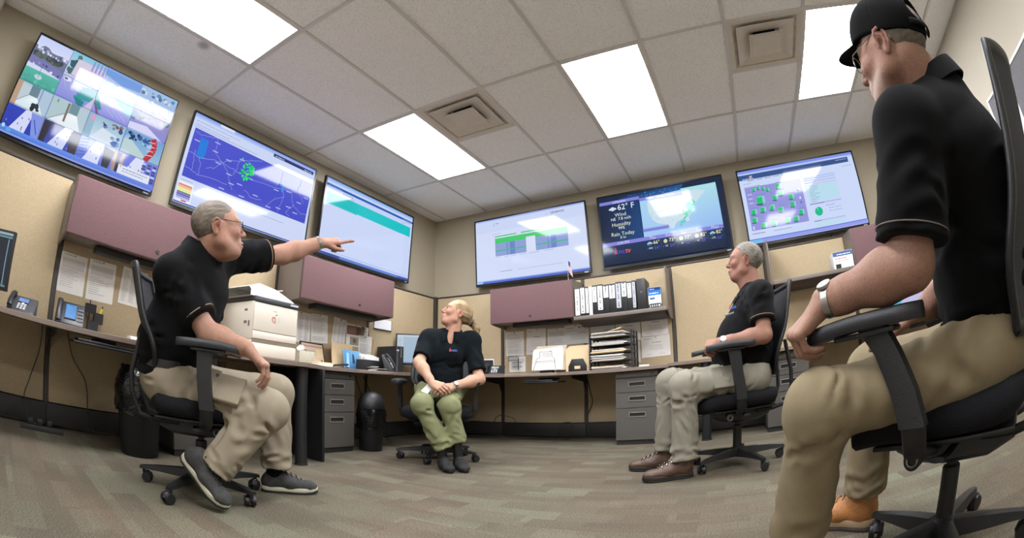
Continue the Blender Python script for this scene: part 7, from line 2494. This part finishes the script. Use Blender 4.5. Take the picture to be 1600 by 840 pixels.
# ======================================================= the woman
def seated_woman():
    root = person('blonde woman with a ponytail in a dark polo and sage green trousers, hands clasped', (-2.05, 2.95, 0))
    f = V3(.50, -.866, 0); s = V3(.866, .50, 0)               # her left is to the right of the picture
    pel = V3(-2.10, 3.00, .535); waist = V3(-2.075, 2.985, .68); chest = V3(-2.035, 2.985, .86); neck = V3(-1.995, 3.01, .995)
    shR, elR, wrR = A_(671, 529, 3.60), A_(655, 566, 3.45), A_(676, 599, 3.29)
    shL, elL, wrL = A_(736, 532, 3.62), A_(749, 592, 3.50), A_(705, 604, 3.32)
    hc = A_(713, 491, 3.60); sc = .95
    rt = nrm(V3(hc[1], -hc[0], 0)); tc = nrm(V3(-hc[0], -hc[1], 0))
    R = head_frame(nrm(-rt + tc * .22), pitch=math.radians(25), roll=math.radians(-3))
    S = Sdf()
    inner_torso(S, pel, chest, neck, s, shL, shR)
    S.cap(neck - V3(0, 0, .06), hc + R @ V3(0, -.02, -.05), .053, .050, .025)
    S.cap(neck - V3(0, 0, .06) + f * .03, hc + R @ V3(0, .0, -.07), .040, .04, .03)
    S.ecap(neck - V3(0, 0, .02), chest + f * .045 + V3(0, 0, .03), s, .055, .07, .05, .05, .03)
    head_prims(S, R, hc, sc, fem=True, jowl=.006)
    for sh, el, wr in ((shL, elL, wrL), (shR, elR, wrR)): arm_prims(S, sh, el, wr, V3(0, 0, 1), .88)
    c = (wrL + wrR) / 2 + f * .075 - V3(0, 0, .015)
    hand_prims(S, wrR, nrm(c - wrR + s * .01), nrm(V3(0, 0, .6) + f * .5 - s * .35), False if False else True, [(.55, .7, .4), (.6, .75, .4), (.65, .8, .4), (.7, .8, .4)], (.5, .4), .90)
    hand_prims(S, wrL, nrm(c - wrL - s * .01 + V3(0, 0, -.01)), nrm(V3(0, 0, .6) + f * .5 + s * .35), False, [(.5, .8, .4), (.55, .85, .4), (.6, .85, .4), (.65, .85, .4)], (.5, .4), .90)
    me, vt = S.mesh('body', .0055, None, fine_at((hc, .14, .0027), (c, .11, .0032)))
    put(me, vt, 'body', M_SKIN, root, skin_colors(vt, R, hc, sc, (190, 148, 124), (177, 120, 101), (172, 96, 90), (116, 88, 66), None, .8))
    eyes(root, R, hc, sc, (80, 90, 90))
    # swept-back hair with a ponytail
    def extra(Sx):
        p = lambda x, y, z: hc + R @ (sc * V3(x, y, z))
        Sx.ell(p(0, -.075, .02), V3(.064, .05, .062) * sc, R, .03)
    bun = hc + R @ (sc * V3(0, -.125, -.005))
    pend = A_(744, 527, 3.62)
    def after(Sx):
        b1 = bun + R @ V3(0, -.025, .0)
        Sx.cap(bun, b1, .030, .026, .02)
        m1 = b1 * .45 + pend * .55 + R @ V3(0, -.012, .02)
        Sx.cap(b1, m1, .027, .024, .015); Sx.cap(m1, pend, .024, .008, .015)
        for q in ((.012, .0, .0), (-.012, .0, .01), (0, -.015, .0)):
            Sx.cap(m1 + R @ V3(*q), pend + R @ (V3(*q) * 1.4) + V3(0, 0, .012), .010, .004, .006)
    extra.after = after
    out = [(.066, .078), (.078, .098), (.05, .15), (-.06, .16), (-.15, .1), (-.16, -.03), (-.12, -.075), (-.062, -.050), (-.038, -.012), (-.026, .020), (-.012, .028), (.004, .018), (.014, -.012), (.026, -.008), (.040, .03), (.056, .058)]
    d, l = lin_np((84, 64, 46)), lin_np((196, 166, 124))
    def colf(L):
        ang = np.arctan2(L[:, 0], L[:, 2] + .02)
        q = np.stack([ang * .09, L[:, 1] * .12, np.hypot(L[:, 0], L[:, 2]) * .3], 1)
        w_ = np.clip(.52 + .8 * noise3(q, 330, 2, 12) + .18 * np.clip(L[:, 1] * 12 + .2, -1, 1), 0, 1)
        return d * (1 - w_[:, None]) + l * w_[:, None]
    hair_mesh(root, R, hc, sc, out, (.079, .106, .094), (0, -.018, .037), colf, amp=.0030, extra=extra, freq=75, grain=(1.6, .28, 1.0))
    ax = nrm(pend - bun)
    q = MB().tube([Vector(bun + R @ V3(.027 * math.cos(k * PI / 8), -.018, .027 * math.sin(k * PI / 8))) for k in range(17)], .007, 8)
    put_mb(q, 'hair_tie', M_LEATHER, root)
    bst = [chest + f * .075 + s * .065 - V3(0, 0, .035), chest + f * .075 - s * .065 - V3(0, 0, .035)]
    p_, ends, sv = polo(root, M_SHIRT_BLUE, pel, waist, chest, neck, s, f, shL, elL, shR, elR, fr=.80, w=(.170, .158, .152), d=(.130, .120, .108), belly=(waist + f * .03 - V3(0, 0, .05), (.14, .11, .11)), rs=(.060, .066), neck_r=.055, bust=bst, vneck=(neck + f * .075 - V3(0, 0, .03), (.026, .05, .062)), fold=.9, h=.0058)
    collar(root, p_, neck + V3(0, 0, .006), nrm(neck - chest + V3(0, 0, .4)), f, M_SHIRT_BLUE, .076, .086, .028, .62, .040)
    collar_flaps(root, p_, sv, neck, s, f, M_SHIRT_BLUE, [(.030, -.002), (.027, -.05), (.062, -.082), (.078, -.028)])
    hit = surface_hit(sv, chest + s * .055 - V3(0, 0, .012), f)
    shirt_logo(root, p_, hit + f * .003, nrm(f + s * .25 + V3(0, 0, .1)), (0, 0, 1), ['nctc'], [(84, 120, 200)], .026)
    watch(root, wrL, elL, nrm(V3(0, 0, .5) + f), M_BUCKLE, .0295, True, .86, .03, .006)
    hipR, knR, heR = A_(668, 604, 3.62), A_(658, 631, 3.24), A_(692, 699, 3.25)
    hipL, knL, heL = A_(712, 602, 3.68), A_(702, 634, 3.26), A_(716, 690, 3.27)
    tr = trousers(root, M_OLIVE, pel, s, f, [(hipR, knR, heR), (hipL, knL, heL)],   .165, .122, .082, .060, .064, pel + V3(0, 0, .035), .8, h=.006)
    ring_band(root, tr, pel + V3(0, 0, .03), s, f, .168, .128, .014, .003, 'belt', mat('olive_belt', (96, 92, 62), .8))
    # white badge at the waist
    b0 = A_(668, 607, 3.31)
    m = Matrix.Translation(b0) @ Matrix.Rotation(math.atan2(f[1], f[0]) + PI / 2, 4, 'Z') @ Matrix.Rotation(math.radians(-50), 4, 'X') @ Matrix.Rotation(math.radians(25), 4, 'Y')
    bk = tag(MB().box(-.027, .027, -.001, .001, -.043, .043, m).build('id_badge', mat('white_card', (226, 226, 222), .4), None, smooth=False), 'white id card clipped at the waist of the woman in green trousers', 'badge')
    fl = (mat('black_suede', (30, 29, 29), .8, bump=(200, .2)), M_BLACK, M_BLACK, M_BLACK)
    ha, ta = np.array(at_z(694, 708, 0)), np.array(at_z(716, 730, 0))
    hb, tb = np.array(at_z(704, 703, 0)), np.array(at_z(722, 724, 0))
    dA = nrm(V3(.75, -.60, 0)); dB = nrm(V3(.72, -.62, 0))
    for he, kn, dd in ((heR, knR, dA), (heL, knL, dB)):
        base = np.array([he[0], he[1], 0]) - dd * .05
        shoe(root, base, dd, fl, .245, .042, low=False, laces=False, sole_h=.018)
        put_mb(MB().tube([Vector(he - nrm(he - kn) * .05), Vector((he[0], he[1], .075)), Vector((he[0], he[1], .05))], [.038, .034, .034], 12), 'sock', M_LEATHER, root)
    return root


# ======================================================= the man in brown boots
def booted_man():
    root = person('grey-haired man in a faded black polo, stone trousers and brown boots, hands clasped', (.10, 2.9, 0))
    f = nrm(V3(-.975, -.18, 0)); s = V3(-f[1], f[0], 0)        # his left is towards the lens
    pel = V3(.145, 2.955, .565); waist = V3(.155, 2.955, .70); chest = V3(.175, 2.95, .91); neck = V3(.215, 2.955, 1.065)
    shL, elL, wrL = A_(1188, 459, 2.80), A_(1194, 523, 2.74), A_(1124, 535, 2.72)
    shR, elR, wrR = A_(1172, 464, 3.12), A_(1172, 530, 3.14), A_(1118, 540, 2.93)
    hc = A_(1164, 410, 2.97); sc = 1.0
    rt = nrm(V3(hc[1], -hc[0], 0)); tc = nrm(V3(-hc[0], -hc[1], 0))
    R = head_frame(nrm(-rt - tc * .02), pitch=math.radians(12), roll=0)
    S = Sdf()
    inner_torso(S, pel, chest, neck, s, shL, shR)
    S.cap(neck - V3(0, 0, .05), hc + R @ V3(0, -.022, -.05), .064, .060, .03)
    S.cap(neck + f * .03 - V3(0, 0, .03), hc + R @ V3(0, .02, -.08), .048, .046, .04)
    head_prims(S, R, hc, sc, jowl=.012, big_nose=.15)
    for sh, el, wr in ((shL, elL, wrL), (shR, elR, wrR)): arm_prims(S, sh, el, wr, V3(0, 0, 1))
    c = A_(1098, 541, 2.78)
    hand_prims(S, wrL, nrm(c - wrL + s * -.02), nrm(V3(0, 0, .55) + s * .8), False, [(.75, .9, .5), (.75, .95, .5), (.8, .95, .5), (.85, .95, .5)], (.6, .5))
    hand_prims(S, wrR, nrm(c - wrR - s * .0), nrm(V3(0, 0, .75) - s * .4 + f * .5), True, [(.6, .9, .5), (.65, .9, .5), (.7, .95, .5), (.75, .95, .5)], (.6, .5))
    me, vt = S.mesh('body', .0055, None, fine_at((hc, .14, .0027), (c, .11, .0032)))
    put(me, vt, 'body', M_SKIN, root, skin_colors(vt, R, hc, sc, (152, 112, 95), (133, 86, 72), (130, 76, 66), (150, 138, 126), None, .6))
    eyes(root, R, hc, sc)
    out = [(.060, .080), (.078, .092), (.06, .15), (-.06, .16), (-.15, .08), (-.14, -.02), (-.100, -.058), (-.056, -.060), (-.036, -.02), (-.022, .032), (.002, .034), (.010, .0), (.020, .01), (.024, .05), (.046, .070)]
    hair_mesh(root, R, hc, sc, out, (.0795, .1045, .0955), (0, -.016, .037), grizzled((62, 56, 49), (146, 138, 126), 3), amp=.0014, freq=230, grain=(1, .4, 1))
    p_, ends, sv = polo(root, M_SHIRT_GREY, pel, waist, chest, neck, s, f, shL, elL, shR, elR, fr=.66, w=(.160, .160, .175), d=(.125, .135, .125), belly=(waist + f * .09 + V3(0, 0, .05), (.145, .13, .17)), rs=(.074, .078), neck_r=.068)
    for e, ax in ends: cuff_trim(root, p_, e, ax, .0785, M_PIPING)
    collar(root, p_, neck - V3(0, 0, .018), nrm(neck - chest + V3(0, 0, .3) + f * .06), f, M_SHIRT_GREY, .078, .082, .036, .5)
    collar_flaps(root, p_, sv, neck, s, f, M_SHIRT_GREY, [(.018, -.03), (.016, -.07), (.055, -.085), (.075, -.04)])
    o0 = A_(1158, 480, 2.86)
    hit = surface_hit(sv, o0 - tc * .12, nrm(tc + f * .6), .016)
    nn = nrm(tc * .8 + f * .8)
    shirt_logo(root, p_, hit + nn * .006, nn, (0, 0, 1), ['nctc'], [(70, 120, 210)], .026)
    hit = surface_hit(sv, A_(1158, 488, 2.86) - tc * .12, nrm(tc + f * .6), .016)
    put_mb(MB().tube([Vector(hit - rt * .035 + nn * .002 - V3(0, 0, .004)), Vector(hit + nn * .004), Vector(hit + rt * .03 + nn * .002 + V3(0, 0, .006))], .007, 8, flat=(.4, 1)), 'pocket_edge', mat('grey_phone_top', (96, 98, 106), .4), root)
    watch(root, wrL, elL, nrm(V3(0, 0, .6) + s), M_WHITE, .0345, True, .84, .024, .011)
    hipL, knL, heL = A_(1178, 589, 2.85), A_(1068, 604, 2.70), A_(1070, 716, 2.70)
    hipR, knR, heR = A_(1168, 586, 3.06), A_(1046, 598, 2.98), A_(1042, 702, 2.97)
    tr = trousers(root, M_STONE, pel - V3(0, 0, .015), s, f, [(hipL, knL, heL), (hipR, knR, heR)], .165, .135, .090, .074, .080, pel + V3(0, 0, .035), 1.15)
    ring_band(root, tr, pel + V3(0, 0, .03), s, f, .163, .133, .018, .004, 'belt', M_LEATHER)
    d1 = nrm(knL - hipL); outw = nrm(s * .85 + V3(0, 0, .35)); outw = nrm(outw - d1 * outw.dot(d1)); o2 = np.cross(outw, d1); c0 = hipL + d1 * .20 + outw * .074
    m = Matrix(((d1[0], o2[0], outw[0], c0[0]), (d1[1], o2[1], outw[1], c0[1]), (d1[2], o2[2], outw[2], c0[2]), (0, 0, 0, 1)))
    pv = Vector(root.location)
    q = MB().box(-.08, .09, -.065, .065, -.02, .009, m); q.v = [tuple(Vector(p) - pv) for p in q.v]
    o = q.build('cargo_pocket', M_STONE, None, bevel=.007, seg=3); o.parent = tr
    boots = (mat('brown_boot_leather', (84, 62, 48), .5, bump=(60, .3), var=(25, .2)), M_BLACK, mat('dark_brown_sole', (44, 36, 31), .7), mat('boot_lace', (60, 48, 38), .6))
    for he, kn, dd in ((heL, knL, nrm(V3(-.93, -.36, 0))), (heR, knR, nrm(V3(-.99, .05, 0)))):
        base = np.array([he[0], he[1], 0]) - dd * .055
        sh_ = shoe(root, base, dd, boots, .305, .052, boot=.055)
        r_ = np.cross(dd, V3(0, 0, 1))
        for k_ in range(4):
            for sg in (-1, 1):
                pt = base + dd * (.112 + .027 * k_) * 1.016 + r_ * sg * (.026 - .001 * k_) + V3(0, 0, .118 - .0108 * k_)
                mb = MB().cyl(pt, pt + (r_ * sg + V3(0, 0, .6)) * .004, .004, n=8)
                mb.v = [tuple(Vector(p) - pv) for p in mb.v]
                o = mb.build('lace_hook', M_BUCKLE, None); o.parent = sh_
        put_mb(MB().tube([Vector(he - nrm(he - kn) * .05), Vector((he[0], he[1], .14)), Vector((he[0], he[1], .09))], [.050, .047, .045], 14), 'sock', M_LEATHER, root)
    return root


# ======================================================= the man in the cap
def capped_man():
    root = person('man in a black cap and glasses at the right, black polo, tan trousers, work boots', (.62, 1.02, 0))
    f = V3(-.77, .64, 0); f = nrm(f); s = V3(-f[1], f[0], 0)     # his left is towards the lens
    ft = nrm(V3(-.80, .60, 0)); st = V3(-ft[1], ft[0], 0)
    pel = V3(.72, 1.04, .545); waist = V3(.73, 1.02, .70); chest = V3(.70, .975, .95); neck = V3(.655, .925, 1.105)
    shL, elL, wrL = A_(1418, 200, 1.0), A_(1424, 412, .985), A_(1284, 474, 1.05)
    shR, elR, wrR = A_(1440, 200, 1.36), A_(1505, 420, 1.36), A_(1446, 482, 1.26)
    hc = A_(1396, 84, 1.08); sc = 1.02
    rt = nrm(V3(hc[1], -hc[0], 0)); tc = nrm(V3(-hc[0], -hc[1], 0))
    R = head_frame(nrm(-rt - tc * .36), pitch=math.radians(9), roll=math.radians(0))
    S = Sdf()
    inner_torso(S, pel, chest, neck, st, shL, shR)
    S.cap(neck - V3(0, 0, .04), hc + R @ V3(0, -.03, -.03), .066, .064, .03)
    S.cap(neck - V3(0, 0, .03) + ft * .02, hc + R @ V3(0, .012, -.07), .052, .048, .035)
    head_prims(S, R, hc, sc, jowl=.006, big_nose=.1)
    for sh, el, wr in ((shL, elL, wrL), (shR, elR, wrR)): arm_prims(S, sh, el, wr, V3(0, 0, 1), 1.12)
    D = nrm(A_(1246, 520, 1.05) - wrL)
    hand_prims(S, wrL, D, nrm(-rt * .75 + tc * .55 + V3(0, 0, .35)), False, [(1.15, .75, .4), (1.25, .8, .4), (1.3, .85, .4), (1.3, .85, .45)], (.75, .2), 1.0, .05)
    hand_prims(S, wrR, nrm(A_(1424, 490, 1.26) - wrR), nrm(V3(0, 0, 1) + ft * .2), True, [(.35, .4, .3), (.35, .45, .3), (.4, .45, .3), (.4, .5, .3)], (.5, .3), 1.02)
    me, vt = S.mesh('body', .0045, None, fine_at((hc, .15, .0022), (A_(1250, 525, 1.05), .11, .0026)))
    put(me, vt, 'body', M_SKIN, root, skin_colors(vt, R, hc, sc, (146, 111, 94), (128, 86, 73), (126, 80, 72), (130, 120, 110), (152, 140, 128), .6))
    eyes(root, R, hc, sc)
    # close-cropped grey hair below the cap
    out = [(.03, .06), (.03, .15), (-.06, .16), (-.15, .08), (-.14, -.02), (-.104, -.060), (-.060, -.058), (-.040, -.02), (-.026, .032), (-.002, .034), (.006, .008), (.014, .010), (.020, .05)]
    hair_mesh(root, R, hc, sc, out, (.0775, .1005, .090), (0, -.015, .036), grizzled((70, 60, 52), (126, 116, 104), 5), amp=.0012, freq=190)
    glasses(root, R, hc, sc, mat('silver_wire', (190, 190, 190), .25, metal=.9), M_LENS)
    # baseball cap
    M_CAP = mat('black_cap_cotton', (15, 15, 15), .95, bump=(700, .2), spec=.12)
    Cp = Sdf(); p = lambda x, y, z: hc + R @ (sc * V3(x, y, z))
    Cp.ell(p(0, -.012, .048), V3(.0855, .110, .104) * sc, R, .01)
    Cp.ell(p(0, .030, .062), V3(.074, .076, .086) * sc, R, .03)
    Cp.plane(p(0, .09, .050), R @ nrm(V3(0, .24, -1)), .3, p(0, 0, -.20), .004)
    Cp.ell(p(0, -.118, .066), V3(.036, .05, .032) * sc, R, .004, -1)
    def seams(P):
        L = (P - hc) @ R / sc
        a = np.arctan2(L[:, 0], L[:, 1] + .012); w_ = np.abs(((a + PI / 6) / (PI / 3)) % 1 - .5) * 2
        return .0011 * np.exp(-((1 - w_) / .045) ** 2) + .0006 * noise3(P, 40, 2)
    me, vt = Cp.mesh('cap', .0038, seams)
    cp = put(me, vt, 'cap', M_CAP, root)
    pv = Vector(root.location)
    # brim: a curved plate
    rows = []
    for i in range(13):
        a = math.radians(-60 + 120 * i / 12); row = []
        for j in range(7):
            t_ = j / 6
            r0 = .088; ext = .078 * math.cos(a * .92) ** .8
            x = math.sin(a) * (.078 + .004 * t_); y = -.012 + math.cos(a) * .108 + ext * t_
            z = .052 + .008 * t_ - .010 * t_ * t_ -   .24 * x * x / .078 - .00 * t_
            row.append((x, y, z))
        rows.append(row)
    mb = MB()
    mb.grid([[tuple(Vector(p(*q)) - pv) for q in r] for r in rows]); mb.grid([[tuple(Vector(p(q[0], q[1], q[2] - .0045)) - pv) for q in r[::-1]] for r in rows])
    edge = [tuple(Vector(p(r[-1][0], r[-1][1], r[-1][2] - .00225)) - pv) for r in rows]
    mb.tube(edge, .0028, 6)
    o = mb.build('brim', M_CAP, None, angle=80); o.parent = cp
    mb = MB()
    mb.tube([tuple(Vector(p(.089 * math.sin(a), -.012 - .1125 * math.cos(a), .022)) - pv) for a in [math.radians(-34 + 68 * k / 10) for k in range(11)]], .0095, 8, flat=(.3, 1))
    o = mb.build('strap', M_CAP, None); o.parent = cp
    o = MB().lathe([(.007, 0), (.006, .003), (.002, .005)], 12, Matrix.Translation(Vector(p(0, -.006, .153)) - pv) @ Matrix([list(r) for r in R]).to_4x4()).build('button', M_CAP, None); o.parent = cp
    # polo
    back = creases(waist, chest, .16, .17, st, 6, .2, 1.1, .006, .018, 71, (.5, 1.2), .6, (-PI / 2, .6))
    p_, ends, sv = polo(root, M_SHIRT, pel, waist, chest, neck, st, ft, shL, elL, shR, elR, fr=.84, w=(.168, .178, .195), d=(.135, .140, .135), belly=(waist + ft * .03 + V3(0, 0, .0), (.15, .12, .15)), rs=(.083, .088), neck_r=.072, extra_folds=back, h=.0056)
    for e, ax in ends: cuff_trim(root, p_, e, ax, .0885, M_PIPING_D, .018, .0017)
    collar(root, p_, neck - V3(0, 0, .012), nrm(neck - chest + V3(0, 0, .25)), ft, M_SHIRT, .084, .088, .040, .5)
    watch(root, wrL, elL, nrm(-rt * .8 + tc * .35 + V3(0, 0, .6)), M_BUCKLE, .0385, True, .86, .022, .008)
    hipL, knL, heL = V3(.63, .96, .515), A_(1279, 634, 1.06), A_(1248, 828, 1.15)
    hipR, knR, heR = V3(.77, 1.16, .525), V3(.47, 1.43, .525), A_(1352, 763, 1.58)
    tr = trousers(root, M_TANP, pel - V3(0, 0, .01), s, f, [(hipL, knL, heL), (hipR, knR, heR)], .172, .14, .092, .070, .080, pel + V3(0, 0, .035), .55, h=.006, kneecap=.0)
    ring_band(root, tr, pel + V3(0, 0, .032), s, f, .170, .138, .017, .004, 'belt', mat('tan_web_belt', (110, 100, 76), .8))
    bt = (mat('tan_boot_leather', (168, 112, 62), .6, bump=(90, .25), var=(20, .15)), mat('boot_outsole', (60, 50, 42), .7), mat('pale_boot_welt', (150, 128, 100), .7), mat('tan_lace', (150, 104, 62), .7))
    for he, kn, dd in ((heR, knR, nrm(V3(-.66, .60, 0))), (heL, knL, nrm(V3(-.86, .30, 0)))):
        base = np.array([he[0], he[1], 0]) - dd * .06
        shoe(root, base, dd, bt, .305, .052, boot=.05, sole_h=.032)
        put_mb(MB().tube([Vector(he - nrm(he - kn) * .05), Vector((he[0], he[1], .14)), Vector((he[0], he[1], .09))], [.050, .047, .045], 14), 'sock', bt[0], root)
    return root


MAN1 = pointing_man()
WOMAN = seated_woman()
MAN3 = booted_man()
MAN4 = capped_man()
